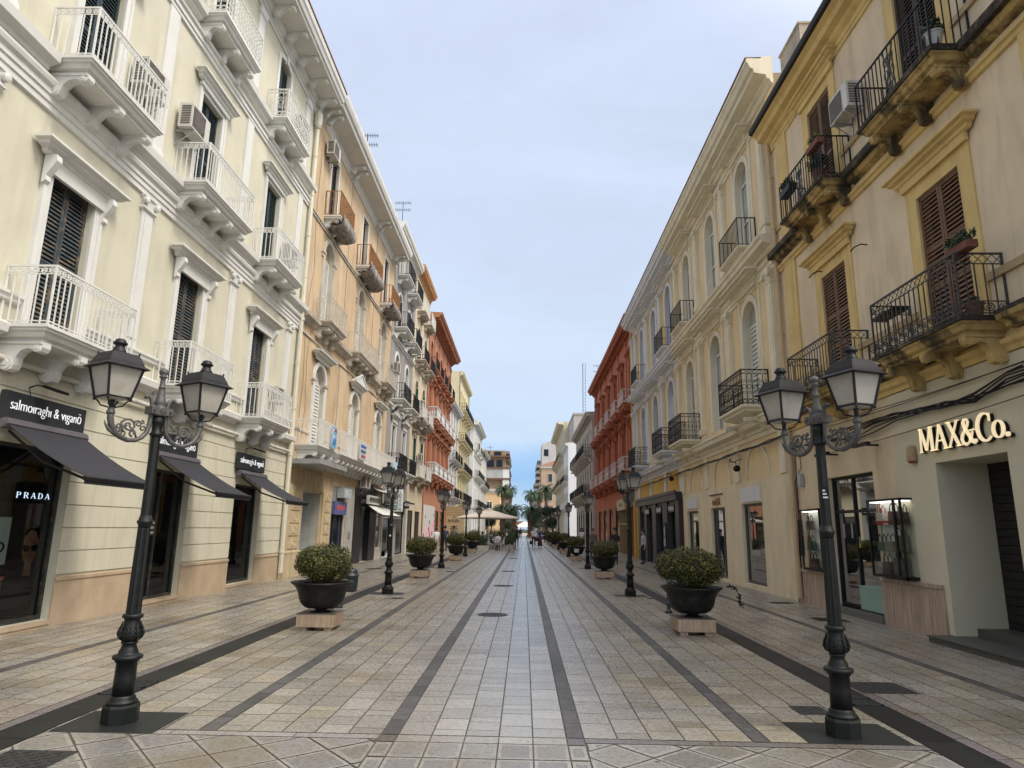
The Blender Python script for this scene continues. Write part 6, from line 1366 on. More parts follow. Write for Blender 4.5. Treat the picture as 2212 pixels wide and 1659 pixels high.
# ------------------------------------------------------------------ R2: long palace, cream then grey
CRM=mat('peach_cream_plaster',(.72,.56,.33),.9,.07,scale=1.4,bump=.3,streak=.1); CRT=mat('cream_stone_trim',(.70,.635,.48),.85,.09,scale=1.5,bump=.2,streak=.15)
GYT=mat('grey_stone_trim',(.62,.63,.64),.85,.08,scale=1.5,streak=.12); GYY=mat('golden_plaster',(.68,.44,.11),.9,.1,scale=1.4)
GFW=mat('cream_shopfront_render',(.70,.60,.42),.88,.07,scale=1.6,bump=.25,streak=.12,stain=(.30,.22,.12),stainamt=.3,stainscale=.9)
def palace(b,cols,wallm,trim,bal2,bal3,pils,gfops,gz=3.15,shade=None,gfm=None,blind=()):
    H=14.6; ops=list(gfops)
    for y in cols: ops+=[(y,1.25,5.1,8.5,.62),(y,1.15,9.95,13.15,.57)]
    mb=MB(); wall_mesh(mb,b.Y0,b.Y1,0,13.9,ops,depth=.30); shell(mb,b.Y0,b.Y1,14.7,12); b.bake('wall',mb,[wallm,trim])
    for i,y in enumerate(cols):
        for z0,z1,w,ar,sh,tw in ((5.1,8.5,1.25,.62,shade if i else PWHITE,.19),(9.95,13.15,1.15,.57,None if trim==CRT else shade,.19)):
            o=window(b,y,w,z0,z1,trim,sh,x=-.2,tw=tw,td=.05,arch=ar,pitch=.14,frame=None if sh else PWHITE,back=GLASSW if trim==CRT else GLASSD,hood=True,hoodz=z1+.28,hoodkw=dict(d=.46,fr=.14,cons=False))
            mb=MB(); mb.box(0,.035,y-w/2-.34,y-w/2-.19,z0,z1+.3); mb.box(0,.035,y+w/2+.19,y+w/2+.34,z0,z1+.3); mb.box(0,.033,y-w/2-.19,y+w/2+.19,z1+.2,z1+.3); b.bake('window_panel',mb,trim)
        if i in bal2: balcony(b,y-.1,1.12,5.1,.80,trim,BLACKM,'ornate',1.02,2,.34,.2,slabstyle=2,t=.34,pitch=.135,bar=.012)
        if i in bal3: balcony(b,y-.05,.95,9.93,.58,trim,BLACKM,'plain',.9,0,.3,.2,slabstyle=0,t=.2,pitch=.11)
        else:
            mb=MB(); mb.box(0,.12,y-.85,y+.85,9.86,9.95); 
            for s_ in (-1,1): mb.mould([(0,9.62),(.06,9.66),(.1,9.8),(.16,9.9),(.16,9.97)],y+s_*.85-.12,y+s_*.85+.12)
            b.bake('window_sill',mb,trim)
    for y in pils:
        mb=MB()
        for z0,z1 in ((5.3,8.72),(10.2,13.35)):
            mb.box(0,.13,y-.2,y+.2,z0,z1-.3); mb.box(0,.15,y-.13,y+.13,z0+.1,z1-.45); mb.mould([(0,z0-.15),(.05,z0-.12),(.06,z0+.08),(0,z0+.12)],y-.2,y+.2,xb=.13)
            mb.mould([(0,z1-.38),(.02,z1-.36),(.02,z1-.3),(.0,z1-.28),(.06,z1-.1),(.09,z1-.07),(.09,z1)],y-.2,y+.2,xb=.13)
            for s_ in (-1,1): mb.lathe([(.07,0),(.07,.06)],(.18,y+s_*.22,z1-.14),10,'x')
        mb.box(0,.09,y-.26,y+.26,4.6,5.15); mb.box(0,.2,y-.28,y+.28,9.45,9.98); b.bake('pilaster',mb,trim)
    e=b.Y1-.01
    band(b,[(0,4.28),(.05,4.30),(.06,4.42),(.1,4.45),(.12,4.52),(.3,4.6),(.32,4.74),(.36,4.76),(.36,4.82),(0,4.86)],'string_course',trim,y1=e)
    band(b,[(0,8.74),(.05,8.75),(.05,8.86),(.08,8.87),(.08,8.98),(.12,9.0),(.16,9.08),(0,9.1)],'architrave',trim,y1=e)
    band(b,[(0,9.28),(.08,9.30),(.12,9.38),(.36,9.44),(.38,9.54),(.44,9.58),(.46,9.66),(0,9.7)],'string_course',trim,y1=e)
    band(b,[(0,13.36),(.05,13.37),(.05,13.48),(.09,13.5),(.09,13.6),(0,13.62)],'architrave',trim,y1=e)
    band(b,[(0,13.85),(.06,13.87),(.1,13.98),(.18,14.02),(.2,14.12),(.52,14.18),(.54,14.3),(.62,14.34),(.68,14.48),(.72,14.52),(.72,14.62),(0,14.72)],'cornice',trim,y0=b.Y0-(.7 if trim==CRT else 0),y1=e)
    mb=MB(); mb.box(.3,.75,b.Y0-(.7 if trim==CRT else 0),e,14.63,14.665); b.bake('roof_edge',mb,TILE)
c2=(19.55,23.25,26.95)
b=R2=Bld(-1,XR,17.2,28.9,'cream_palace','long cream building with tall arched windows and pilasters, right side, above the pale shopfront')
gfo=[(20.3,1.86,.14,2.47,None),(23.85,1.7,.1,2.45,None),(27.4,1.78,.14,2.42,None)]
palace(b,c2,CRM,CRT,(0,2),(0,2),(17.62,21.45,25.1,28.75),gfo,shade=None)
mb=MB(); wall_mesh(mb,17.25,28.9,0,3.15,gfo,x=.05,depth=.05); mb.quad((.05,17.25,3.15),(.05,28.9,3.15),(0,28.9,3.15),(0,17.25,3.15)); b.bake('shopfront_wall',mb,[GFW,GFW])
mb=MB()
for yc,w in ((19.65,1.0),(23.2,.98),(26.75,.98)):
    p=arch_pts(yc,w,3.3,16,.92); q=arch_pts(yc,w-.09,3.3,16,.83)
    p=[(yc-w,3.16)]+p+[(yc+w,3.16)]; q=[(yc-w+.09,3.16)]+q+[(yc+w-.09,3.16)]
    for k in range(len(p)-1): mb.extr([p[k],p[k+1],q[k+1],q[k]],0,.06,'x')
for y in (17.62,21.45,25.1,28.75): mb.box(0,.08,y-.2,y+.2,3.16,4.28)
b.bake('blind_arch',mb,CRT)
for k,(yc,w,z0,z1,_) in enumerate(gfo): shopwindow(b,yc-w/2,yc+w/2,z0,z1,mat('brown_grey_frame',(.09,.075,.065),.5,.15),mull=(yc-.3,yc+.5) if k==1 else (),x=-.1,fw=.07,dep=1.5)
for yc in (20.3,27.4): mb=MB(); mb.box(.05,.09,yc-.86,yc+.86,2.52,2.95); b.bake('blank_panel',mb,mat('blank_white_panel',(.62,.62,.63),.7,.05))
t=thing('wall_lettering','small gold letters reading motivi over the middle shop door of the cream palace','lettering',b.wpos(.07,23.9,2.66),b.rz)
link('letters',text_mesh('motivi',.34,mat('gold_letter',(.30,.17,.05),.4,.1,metal=.3),.03,.008),parent=t)
mb=MB(); mb.box(0,.02,-.8,.8,.22,.26); link('top_line',mb.mesh('top_line',BLACKM),parent=t)
mb=MB(); z=3.95
for k in range(4):
    mb.tube([(.12+.02*k,17.3+i*1.0,4.08+.04*math.sin(i*1.7+k)-.01*k) for i in range(23)],.014,5)
b.bake('cable',mb,BLACKM)
for Y,z,lab in ((20.9,3.55,'round black spotlight hanging from the cables between the first blind arches'),(30.2,3.9,'black spotlight on the golden wall above the black shopfront')):
    t=thing('spotlight',lab,'spotlight',(R2.wpos(.25,Y,z)),PI); mb=MB(); mb.smooth=True; mb.lathe([(.03,-.1),(.08,-.06),(.10,.02),(.10,.1)],(0,0,0),14,'y'); mb.tube([(-.2,0,.3),(0,0,.25),(0,0,0)],.015,5); mb.tube([(0,0,.2),(.1,-.3,.25),(.0,-.5,.35)],.02,5); link('lamp',mb.mesh('lamp',BLACKM),parent=t)
t=thing('window_poster','pale and pink lettered sticker on the third shop window of the cream palace','sticker',b.wpos(-.06,27.5,.95),b.rz)
mb=MB(); 
for z in (0,-.1,-.2): mb.box(0,.004,-.25,.25,z,z+.05)
link('lettering',mb.mesh('lettering',mat('pink_decal',(.5,.15,.2),.5,.1)),parent=t)
b=R2b=Bld(-1,XR,28.95,41.4,'grey_golden_palace','palace painted grey with golden yellow panels above the black shopfront, right side')
palace(b,(30.65,34.3,37.9),GYY,GYT,(0,2),(0,2),(32.4,36.1,39.8,41.0),[(34.4,9.6,0,3.0,None)],shade=DKBROWN)
for y in (29.16,32.4,36.1,39.8,41.15): mb=MB(); mb.box(0,.08,y-.2,y+.2,3.3,4.28); b.bake('pilaster_foot',mb,GYT)
mb=MB(); mb.box(-.2,.30,29.25,39.6,2.95,3.3); mb.box(.30,.36,29.2,39.65,3.22,3.36)
for y0,y1 in ((29.2,29.9),(31.6,32.6),(34.3,35.3),(36.9,37.6),(38.9,39.6)): mb.box(-.2,.2,y0,y1,0,2.95)
mb.box(-.2,.12,29.9,38.9,2.62,2.95); b.bake('black_shopfront',mb,mat('charcoal_shopfront',(.03,.03,.033),.45,.2,scale=4))
for y0,y1 in ((29.9,31.6),(32.6,34.3),(35.3,36.9),(37.6,38.9)): shopwindow(b,y0,y1,.05,2.62,BLACKM,x=-.1,dep=1.0)
for k,y in enumerate((30.6,33.4,36.6)):
    t=thing('shop_sign',f'white block lettering panel on the black shopfront, number {k+1} counted from the cream shop' if 0 else ('white brushy lettering panel on the black shopfront, '+('nearest','middle','farthest')[k]+' of three'),'sign',b.wpos(.16,y,2.62),b.rz,'lettering panels of the black shopfront')
    mb=MB(); mb.box(0,.06,-.62,.62,-.17,.17); link('panel',mb.mesh('panel',BLACKM),parent=t)
    mb=MB(); rnd=random.Random(k+40)
    for j in range(7): yy=-.5+j*.15; mb.box(.06,.07,yy,yy+rnd.uniform(.05,.12),-.12+rnd.uniform(0,.06),.12-rnd.uniform(0,.05))
    link('lettering',mb.mesh('lettering',STK),parent=t)
t=thing('window_poster','tall black and white portrait poster in the black shopfront','poster',b.wpos(.22,32.1,1.3),b.rz); mb=MB(); mb.box(0,.02,-.32,.32,-.7,.7); link('sheet',mb.mesh('sheet',BLACKM),parent=t)
mb=MB(); mb.poly([(.024,.05+.16*math.cos(2*PI*k/16),.32+.25*math.sin(2*PI*k/16)) for k in range(16)]); mb.poly([(.024,-.2,-.35),(.024,.28,-.35),(.024,.2,.05),(.024,-.1,.05)]); link('portrait',mb.mesh('portrait',mat('portrait_grey',(.4,.4,.4),.5,.4,scale=8)),parent=t)
drainpipe(b,41.2,.1,14,mat('golden_pipe',(.50,.33,.09),.6,.1),x=.12,r=.09)
# ------------------------------------------------------------------ R3 dark red
DRED=mat('dark_red_plaster',(.46,.15,.075),.88,.15,scale=1.6,bump=.3,streak=.15); DREDT=mat('dark_red_trim',(.36,.11,.055),.85,.12,scale=2)
b=R3=Bld(-1,7.1,41.7,67.2,'dark_red_building','large dark red building with pale balustrades on the right side of the street')
c3=[43.65+4.6*i for i in range(6)]; c3=[43.9+3.95*i for i in range(6)]
facade(b,15.5,DRED,DREDT,c3,[
 dict(z0=5.35,h=3.0,w=1.2,shut=DREDT,bal=tuple(range(6)),half=1.3,d=.85,style='baluster',rail=mat('pink_white_baluster',(.52,.42,.39),.7,.1),hood=1,hoodkw=dict(d=.3,fr=.2,cons=True,ped=True),nb=3,bh=.55,t=.35),
 dict(z0=9.75,h=3.2,w=1.2,shut=DREDT,bal=tuple(range(6)),half=1.2,d=.8,style='baluster',rail=MATS['pink_white_baluster'],hood=1,hoodkw=dict(d=.3,fr=.12,cons=False),nb=3,bh=.5,t=.35)],
 gf=[(y,2.4,0,3.3,None) for y in c3],corn=.75,modil=.42,strings=((5.0,.2),(9.4,.2)),pil=[(y+1.97,5.4,14.7) for y in c3],quoin=(5.3,14.6,DREDT))
shops(b,[(y-1.2,y+1.2,0,3.3,k) for y,k in zip(c3,('gate','glass','glass','glass','glass','glass'))])
mb=MB(); mb.box(.02,.12,42.0,46.0,3.1,4.2); mb.box(.02,.10,42.0,42.6,0,3.1); mb.box(.02,.10,45.2,46.0,0,3.1); b.bake('dark_portal',mb,mat('dark_brown_portal',(.03,.022,.02),.6,.2))
t=wallsign(b,46.4,50.4,3.0,3.75,'gold and beige shop fascia under the dark red building',None,.3,m=mat('gold_fascia',(.42,.30,.14),.4,.2,scale=3),x=.1,d=.15)
mb=MB()
for k in range(4): mb.box(.15,.16,-.9+k*.5,-.7+k*.5,-.12,.12)
link('lettering',mb.mesh('lettering',BLK),parent=t)
mb=MB()
for k in range(9): mb.box(.02,.08,46.4+k*.5,46.46+k*.5,0,3.0)
mb.box(.02,.09,46.4,50.5,2.0,2.08); b.bake('shop_frame',mb,mat('gold_frame',(.30,.22,.10),.4,.2,metal=.3))
potplant(b.wpos(.7,44.8,4.3),'trailing dark plant over the dark doorway of the dark red building',[(0,0,0,.3,1.0,.25),(0,-.6,-.1,.25,.4,.3)],700,.07,box=(.1,.8,.1),pm=BLACKM,grp=None)
# ------------------------------------------------------------------ R4 grey-white arcaded, R5, R6
STN=mat('pale_stone',(.46,.43,.38),.88,.14,scale=1.5,streak=.2)
b=R4=Bld(-1,XR,67.3,88.5,'pale_stone_building','pale stone building with arched doorways and black railings beyond the dark red one, right side')
c4=[69+2.95*i for i in range(7)]
facade(b,13.4,STN,STN,c4,[dict(z0=5.2,h=2.8,w=1.1,arch=.5,shut=DKBROWN,bal=tuple(range(7)),half=1.15,d=.95,sst=2,t=.45,rp=.18,pitch=.2,nb=2,bh=.5),dict(z0=9.2,h=2.6,w=1.1,arch=.5,shut=DKBROWN,bal=tuple(range(7)),half=1.15,d=.9,sst=2,t=.4,rp=.18,pitch=.2,nb=2,bh=.5)],gf=[(y,1.6,0,3.8,.8) for y in c4],corn=.7,modil=.6,strings=((4.7,.15),(8.8,.15)))
shops(b,[(y-.8,y+.8,0,3.8,'glass') for y in c4])
b=R5=Bld(-1,XR,104.6,117,'white_block','white building with a flat white end wall past the side street, right side')
facade(b,14.9,mat('bright_white_plaster',(.72,.73,.75),.9,.05),WHITE,[106.5+3*i for i in range(4)],[dict(z0=4.8,h=2.4,w=1.0,shut=DKBROWN,bal=(0,1,2,3),half=1.1,d=.7,rail=WHITEM,rp=.2,pitch=.2),dict(z0=9,h=2.4,w=1.0,shut=DKBROWN,bal=(0,1,2,3),half=1.1,d=.7,rp=.2,pitch=.2)],corn=.5,strings=((4.4,.15),(8.6,.15)))
mb=MB(); mb.box(-9,-.9,104.9,116.8,14.9,19.4); mb.box(-9.1,-.8,104.8,116.9,19.4,19.7); b.bake('roof_storey',mb,STN)
mb=MB()
for x0,z0 in ((-2.6,9.4),(-2.6,5),(-5.5,9.4)): mb.box(x0,x0+1.0,104.56,104.6,z0,z0+2)
b.bake('side_window',mb,mat('side_panel_cream',(.5,.46,.36),.8,.1))
b=R6=Bld(-1,XR,117.1,146,'cream_tall_building','tall cream building with a projecting cornice, last on the right before the palms')
facade(b,20.2,YELC,CRT,[119.5+3.6*i for i in range(8)],[dict(z0=z,h=2.6,w=1.1,shut=DKBROWN,bal=tuple(range(8)),half=1.1,d=.8,rp=.2,pitch=.25) for z in (4.8,9.2,14)],corn=1.2,modil=1.2,strings=((4.4,.2),(8.8,.2),(13.4,.2)))
# ------------------------------------------------------------------ far buildings behind the plaza
def farbox(name,label,x0,x1,Y0,Y1,H,wallm,wins,face='y',extra=None,zwin=None):
    t=thing(name,label,'building',((x0+x1)/2,(Y0+Y1)/2,0)); cx_,cy_=(x0+x1)/2,(Y0+Y1)/2
    mb=MB(); mb.box(x0-cx_,x1-cx_,Y0-cy_,Y1-cy_,0,H); link('wall',mb.mesh('wall',wallm),parent=t); return t,cx_,cy_
t,cx_,cy_=farbox('orange_villa','pale orange building with an arched white window behind the left palms',-18,-7.2,200,216,12.9,mat('pale_orange_plaster',(.58,.40,.22),.9,.1),0)
mb=MB(); p=arch_pts(-10.3-cx_,.95,8.6,10); mb.extr([(-11.25-cx_,6.0)]+p+[(-9.35-cx_,6.0)],0,.1,'x') if 0 else None
mb=MB(); pts=[(-11.2,6.0),(-9.4,6.0)]+[(-10.3+.9*math.cos(a),8.6+.9*math.sin(a)) for a in [PI*k/10 for k in range(11)]]
mb.v=[]; n=len(pts); mb.add([(x-cx_,-8.08,z) for x,z in pts]+[(x-cx_,-8,z) for x,z in pts],[tuple(range(n))]+[(i,(i+1)%n,n+(i+1)%n,n+i) for i in range(n)]); wf=link('window',mb.mesh('window',WHITE),parent=t)
mb=MB(); 
for xx in (-11.0,-10.25): 
    for z0,z1 in ((6.1,7.2),(7.3,8.5),(8.6,9.1)): mb.box(xx-cx_,xx+.65-cx_,-8.12,-8.09,z0,z1)
link('pane',mb.mesh('pane',GLASSD),parent=wf)
mb=MB(); mb.box(-18.2-cx_,-7.0-cx_,-8.3,8,12.2,12.95)
for k in range(20): mb.box(-17.9+k*.55-cx_,-17.6+k*.55-cx_,-8.2,-8,11.6,12.2)
link('cornice',mb.mesh('cornice',STN),parent=t)
t,cx_,cy_=farbox('apartment_block','brown modern apartment block with stacked terraces behind the left palms',-24,-8.1,285,330,34,mat('brown_brick_far',(.32,.22,.14),.9,.3,scale=1.5),0)
mb=MB()
for z in (21.5,26,31): mb.box(-24-cx_,-6.4-cx_,-24.5,24,z,z+.7)
link('terrace_slab',mb.mesh('terrace_slab',mat('terrace_brown',(.14,.075,.05),.8,.1)),parent=t)
mb=MB(); mb.box(-24-cx_,-9.2-cx_,-24.2,-22.4,22.2,26); link('tiled_band',mb.mesh('tiled_band',mat('band_grey',(.42,.42,.40),.8,.2,stretch=(3,3,.2),stretchamt=.3)),parent=t)
mb=MB(); mb.box(-9.2-cx_,-6.6-cx_,-24.3,-18,15.5,26); link('white_panel',mb.mesh('white_panel',WHITE),parent=t)
for (xa,xb,za,zb) in ((-22,-18,27,30),(-16.5,-13,27,30),(-12,-9.5,27,30),(-20,-15,31.8,33.5),(-13,-10,31.8,33.5)):
    mb=MB(); mb.box(xa-cx_,xb-cx_,-22.7,-22.45,za,zb); link('window',mb.mesh('window',GLASSD),parent=t)
for z in range(3,34,3):
    mb=MB(); mb.box(-8.1-cx_,-6.6-cx_,-20,20,z,z+1.1); link('balcony',mb.mesh('balcony',mat('far_balcony',(.25,.22,.2),.8,.3)),parent=t)
mb=MB(); mb.tube([(-16-cx_,0,34),(-16-cx_,0,39)],.12,4); mb.tube([(-17.5-cx_,0,38),(-14.5-cx_,0,38)],.08,4); tag(link('roof_aerial',mb.mesh('roof_aerial',BLACKM),(cx_,cy_,0)),'thin roof aerial on top of the brown apartment block','aerial')
t,cx_,cy_=farbox('brown_stone_building','brown stone building with red hipped roof and dark green shutters behind the right palms',6.7,22,270,290,25.8,mat('brown_stone',(.40,.29,.20),.9,.12,scale=.8),0)
mb=MB(); mb.add([(6.2-cx_,-10.5,26.3),(22.5-cx_,-10.5,26.3),(22.5-cx_,10.5,26.3),(6.2-cx_,10.5,26.3),(12-cx_,0,29.4),(17-cx_,0,29.4)],[(0,1,5,4),(1,2,5),(2,3,4,5),(3,0,4),(0,1,2,3)]); link('roof',mb.mesh('roof',TILE),parent=t)
mb=MB(); mb.box(6.3-cx_,22.4-cx_,-10.4,10.4,25.4,26.3)
for z in (17.2,9.8): mb.box(6.5-cx_,22-cx_,-10.2,-10,z,z+.5)
link('cornice',mb.mesh('cornice',STN),parent=t)
for z0 in (20.0,12.6,5.4):
    for xx in (10.3,15.2):
        mb=MB(); mb.box(xx-1.0-cx_,xx+1.0-cx_,-10.15,-10,z0-.3,z0+3.4); wf=link('window',mb.mesh('window',STN),parent=t)
        mb=MB(); mb.box(xx-.75-cx_,xx+.75-cx_,-10.25,-10.16,z0,z0+3.1); link('shutter',mb.mesh('shutter',GREENSH),parent=wf)
mb=MB(); mb.box(8.6-cx_,12-cx_,-11,-10,4.6,4.9); mb.box(8.6-cx_,12-cx_,-11,-10.9,4.9,6.0); link('balcony',mb.mesh('balcony',WHITEM),parent=t)
t,cx_,cy_=farbox('grey_white_block','pale grey block rising behind the red hipped roof on the right',7.6,26,300,320,37.5,mat('pale_concrete',(.50,.49,.47),.9,.2,scale=.5),0)
mb=MB(); mb.extr([(-9.2,37.5),(-9.2,39),(9,44),(9,37.5)],-10,10); link('roof',mb.mesh('roof',MATS['pale_concrete']),parent=t)
for z in (33.5,):
    mb=MB(); mb.box(8.6-cx_,10.6-cx_,-10.1,-10,z,z+3); link('window',mb.mesh('window',GLASSD),parent=t)
t,cx_,cy_=farbox('balconied_block','distant apartment block with many balconies beside the right palms',7.0,16,330,360,24,mat('far_beige',(.42,.38,.32),.9,.2),0)
for z in range(4,34,3):
    mb=MB(); mb.box((4.6 if z<24 else 5.6)-cx_,7.6-cx_,-15.5,12,z,z+1.3); link('balcony',mb.mesh('balcony',mat('far_slab',(.40,.38,.34),.8,.3)),parent=t)
mb=MB(); mb.box(6.2-cx_,9-cx_,-14,10,24,34.5); link('upper_storeys',mb.mesh('upper_storeys',mat('far_dark',(.10,.09,.085),.8,.4)),parent=t)
# ------------------------------------------------------------------ palms
PALM=mat('palm_frond',(.05,.085,.035),.55,.3,scale=2,attr=None); TRUNK=mat('palm_trunk',(.13,.085,.055),.9,.4,scale=3,bump=.8,bscale=8)
def palm_crown(seed,Rr):
    rnd=random.Random(seed); mb=MB()
    for k in range(64):
        a=rnd.random()*6.28; el=rnd.uniform(-.45,1.35); L=Rr*rnd.uniform(.85,1.15); pts=[]
        x,z=0,0; an=el
        for i in range(9):
            pts.append(Vector((x*math.cos(a),x*math.sin(a),z))); x+=math.cos(an)*L/8; z+=math.sin(an)*L/8; an-=.17+.05*i*(.6+.4*math.cos(el))
        side=Vector((-math.sin(a),math.cos(a),0))
        for i in range(8):
            p,q=pts[i],pts[i+1]; t=(q-p)
            for j in range(3):
                c=p+t*(j/3); w=(.30 if i>0 else .1)*Rr*.55*math.sin(PI*min(1,(i+j/3+1.2)/9.5))
                for s_ in (-1,1):
                    tip=c+side*s_*w+t*1.1-Vector((0,0,w*rnd.uniform(.25,.55))); mb.add([c,c+t*.26,tip],[(0,1,2)])
        mb.tube(pts,[.05]*4+[.03]*5,3)
    return mb.mesh('fronds',PALM)
PC=[palm_crown(1,2.7),palm_crown(2,2.7)]
def palm_trunk(H,r):
    def f():
        mb=MB(); prof=[]; n=int(H*3)
        for i in range(n+1): z=H*i/n; prof.append((r*(1+.1*(i%2))*(1.0 if z<H*.75 else 1+.45*math.sin(PI*(z/H-.75)/.25*.8)),z))
        mb.lathe([(r*1.5,0),(r*1.2,.4)]+prof[2:],n=12); return mb.mesh('trunk',TRUNK)
    return f()
for i,(x,y,zc,sc,lab) in enumerate(((-5.2,165,10.8,1.0,'tall palm tree in front of the pale orange building, leftmost'),(-3.7,178,11.2,.95,'tall palm tree close behind the leftmost tall palm'),(1.8,176,10.2,1.05,'slender palm tree just right of the street axis'),(5.4,166,11.0,1.0,'tall palm tree before the brown stone building on the right'),
  (-4.4,138,5.2,.95,'low wide palm tree behind the cafe parasol'),(-2.2,150,5.4,1.0,'low palm tree between the parasol top and the open gap'),(1.2,133,4.9,1.0,'low spreading palm tree beside the open gap at the street end'),(4.2,190,10.5,.9,'palm tree partly hidden behind the right tall palms'))):
    t=thing('palm_tree',lab,'palm tree',(x,y,0),0,'palms at the end of the street'); o=link('fronds',PC[i%2],(0,0,zc),i*1.3,t); o.scale=(sc,sc,sc); link('trunk',palm_trunk(zc,.42 if zc>8 else .5),parent=t)
TL=mat('tree_leaf',(.03,.05,.02),.6,.3,attr='Col')
def tree_mesh(seed,R_,Hc,n,size,cols_):
    rnd=random.Random(seed); cells=[]
    for _ in range(14):
        a=rnd.random()*6.28; q=rnd.random()**.5*R_*.7; cells.append((math.cos(a)*q,math.sin(a)*q,Hc+rnd.uniform(-.45,.5)*R_,R_*rnd.uniform(.3,.5),R_*rnd.uniform(.3,.5),R_*rnd.uniform(.25,.4)))
    return leaves('crown',cells,n,size,cols_,rnd,TL,.3)
GC=[(.025,.045,.018),(.045,.07,.022),(.015,.028,.012),(.06,.085,.03)]
TM=[tree_mesh(11,2.2,3.4,5000,.13,GC),tree_mesh(12,2.4,2.6,5000,.13,GC)]
def tree_trunk(): 
    mb=MB(); mb.tube([(0,0,0),(.05,0,1.2),(0,.1,2.4),(.2,.1,3.4)],[.16,.12,.10,.05],8)
    for a in (0,1.3,2.6,4,5.2): mb.tube([(0,.05,1.8),(math.cos(a)*.6,math.sin(a)*.6,2.6),(math.cos(a)*1.2,math.sin(a)*1.2,3.3)],[.07,.05,.02],6)
    return mb.mesh('trunk',TWIG)
TT=tree_trunk()
for i,(x,y,sc,lab) in enumerate(((4.6,142,1.25,'dark round tree by the right row of lamps near the street end'),(6.6,156,1.3,'dark tree behind the right lamps, close to the brown stone building'),(3.4,168,.9,'smaller dark tree at the right edge of the street end'),(-9.5,150,1.35,'dark leafy tree below the pale orange building, far left'),(-6.8,142,1.1,'dark leafy tree seen under the cafe parasol, left one'),(-4.2,158,1.1,'dark leafy tree seen under the cafe parasol, right one'),(-12.5,160,1.3,'dark tree at the far left edge of the plaza'),(9.5,150,1.3,'dark tree beyond the last right building'))):
    t=thing('leafy_tree',lab,'tree',(x,y,0),i*.9,'dark trees on the plaza'); t.scale=(sc,sc,sc); link('crown',TM[i%2],parent=t); link('trunk',TT,parent=t)
rnd=random.Random(30)
me=leaves('hedge',[(x,0,.65,1.6,.9,.75) for x in range(-14,15,2)],9000,.14,GC,rnd,TL,.5); tag(link('hedge',me,(0,204,0)),'low clipped hedge across the end of the street','hedge')
mb=MB(); mb.box(-16,16,-.3,.3,0,.35); tag(link('low_kerb_wall',mb.mesh('low_kerb_wall',mat('pale_kerb',(.55,.52,.45),.8,.1)),(0,196,0)),'low pale kerb wall in front of the hedge','kerb wall')
t=thing('pavilion','white tent roofed pavilion with reddish ends in the gap at the street end','pavilion',(.3,222,0))
mb=MB(); mb.add([(-3,-2,2.2),(3,-2,2.2),(3,2,2.2),(-3,2,2.2),(0,0,4.0)],[(0,1,4),(1,2,4),(2,3,4),(3,0,4)]); mb.box(-3,3,-2,2,2.0,2.2); link('roof',mb.mesh('roof',WHITE),parent=t)
mb=MB(); mb.box(-3.2,3.2,2.2,3,2.3,3.9); link('red_panel',mb.mesh('red_panel',TILE),parent=t)
mb=MB(); 
for x in (-2.8,0,2.8): mb.box(x-.08,x+.08,-1.9,-1.7,0,2.0)
link('post',mb.mesh('post',WHITE),parent=t)
# ------------------------------------------------------------------ cafe
CAN=mat('parasol_canvas',(.50,.45,.38),.85,.1,scale=2,bump=.1)
t=thing('parasol','large beige square cafe parasol on the left half of the street','parasol',(-2.9,56.3,0))
mb=MB(); r=2.45; q=8; ph=PI/4
P=[(0,0,3.2)]; n=4
cor=[(-r,-r*.9,2.46),(r,-r*.9,2.46),(r,r*.9,2.46),(-r,r*.9,2.46)]; mid=[(0,-r*.93,2.5),(r*1.03,0,2.5),(0,r*.93,2.5),(-r*1.03,0,2.5)]
seq=[cor[0],mid[0],cor[1],mid[1],cor[2],mid[2],cor[3],mid[3]]
for i in range(8):
    a,c=seq[i],seq[(i+1)%8]; h=(0,0,3.16); m1=tuple((a[k]+h[k])/2-(.03 if k==2 else 0) for k in range(3)); m2=tuple((c[k]+h[k])/2-(.03 if k==2 else 0) for k in range(3))
    mb.quad(a,c,m2,m1); mb.add([m1,m2,h],[(0,1,2)]); mb.quad(a,c,(c[0],c[1],c[2]-.10),(a[0],a[1],a[2]-.10))
mb.lathe([(.35,3.12),(.1,3.22),(.02,3.24)],n=8)
link('canopy',mb.mesh('canopy',CAN),parent=t)
mb=MB(); mb.tube([(0,0,0),(0,0,3.15)],.04,8); mb.lathe([(.35,0),(.35,.08),(.06,.12)],n=12)
for i in range(8): a=seq[i]; mb.tube([(0,0,3.05),(a[0]*.97,a[1]*.97,a[2]-.02)],.015,4); mb.tube([(0,0,2.3),(a[0]*.5,a[1]*.5,2.76)],.012,4)
link('pole',mb.mesh('pole',WHITEM),parent=t)
CH=mat('chair_white',(.65,.65,.63),.5,.1)
def make_chair(label):
    t=thing('cafe_chair',label,'chair',group='white cafe chairs')
    mb=MB(); mb.box(-.22,.22,-.21,.22,.43,.46); link('seat',mb.mesh('seat',CH),parent=t)
    mb=MB(); mb.tube([(-.22,-.21,.45),(-.23,-.26,.66),(-.2,-.29,.86),(0,-.30,.90),(.2,-.29,.86),(.23,-.26,.66),(.22,-.21,.45)],.016,6)
    for x in (-.14,-.07,0,.07,.14): mb.tube([(x,-.21,.45),(x,-.29,.88)],.012,4)
    for z in (.56,.66,.76): mb.tube([(-.22,-.25,z),(.22,-.25,z)],.012,4)
    link('backrest',mb.mesh('backrest',CH),parent=t)
    for sx in (-1,1):
        for sy in (-1,1): mb=MB(); mb.tube([(sx*.2,sy*.19,.44),(sx*.25,sy*.24,0)],.014,5); link('leg',mb.mesh('leg',CH),parent=t)
        mb=MB(); mb.tube([(sx*.22,-.24,.66),(sx*.26,.1,.66),(sx*.23,.2,.45)],.014,5); link('armrest',mb.mesh('armrest',CH),parent=t)
    return t
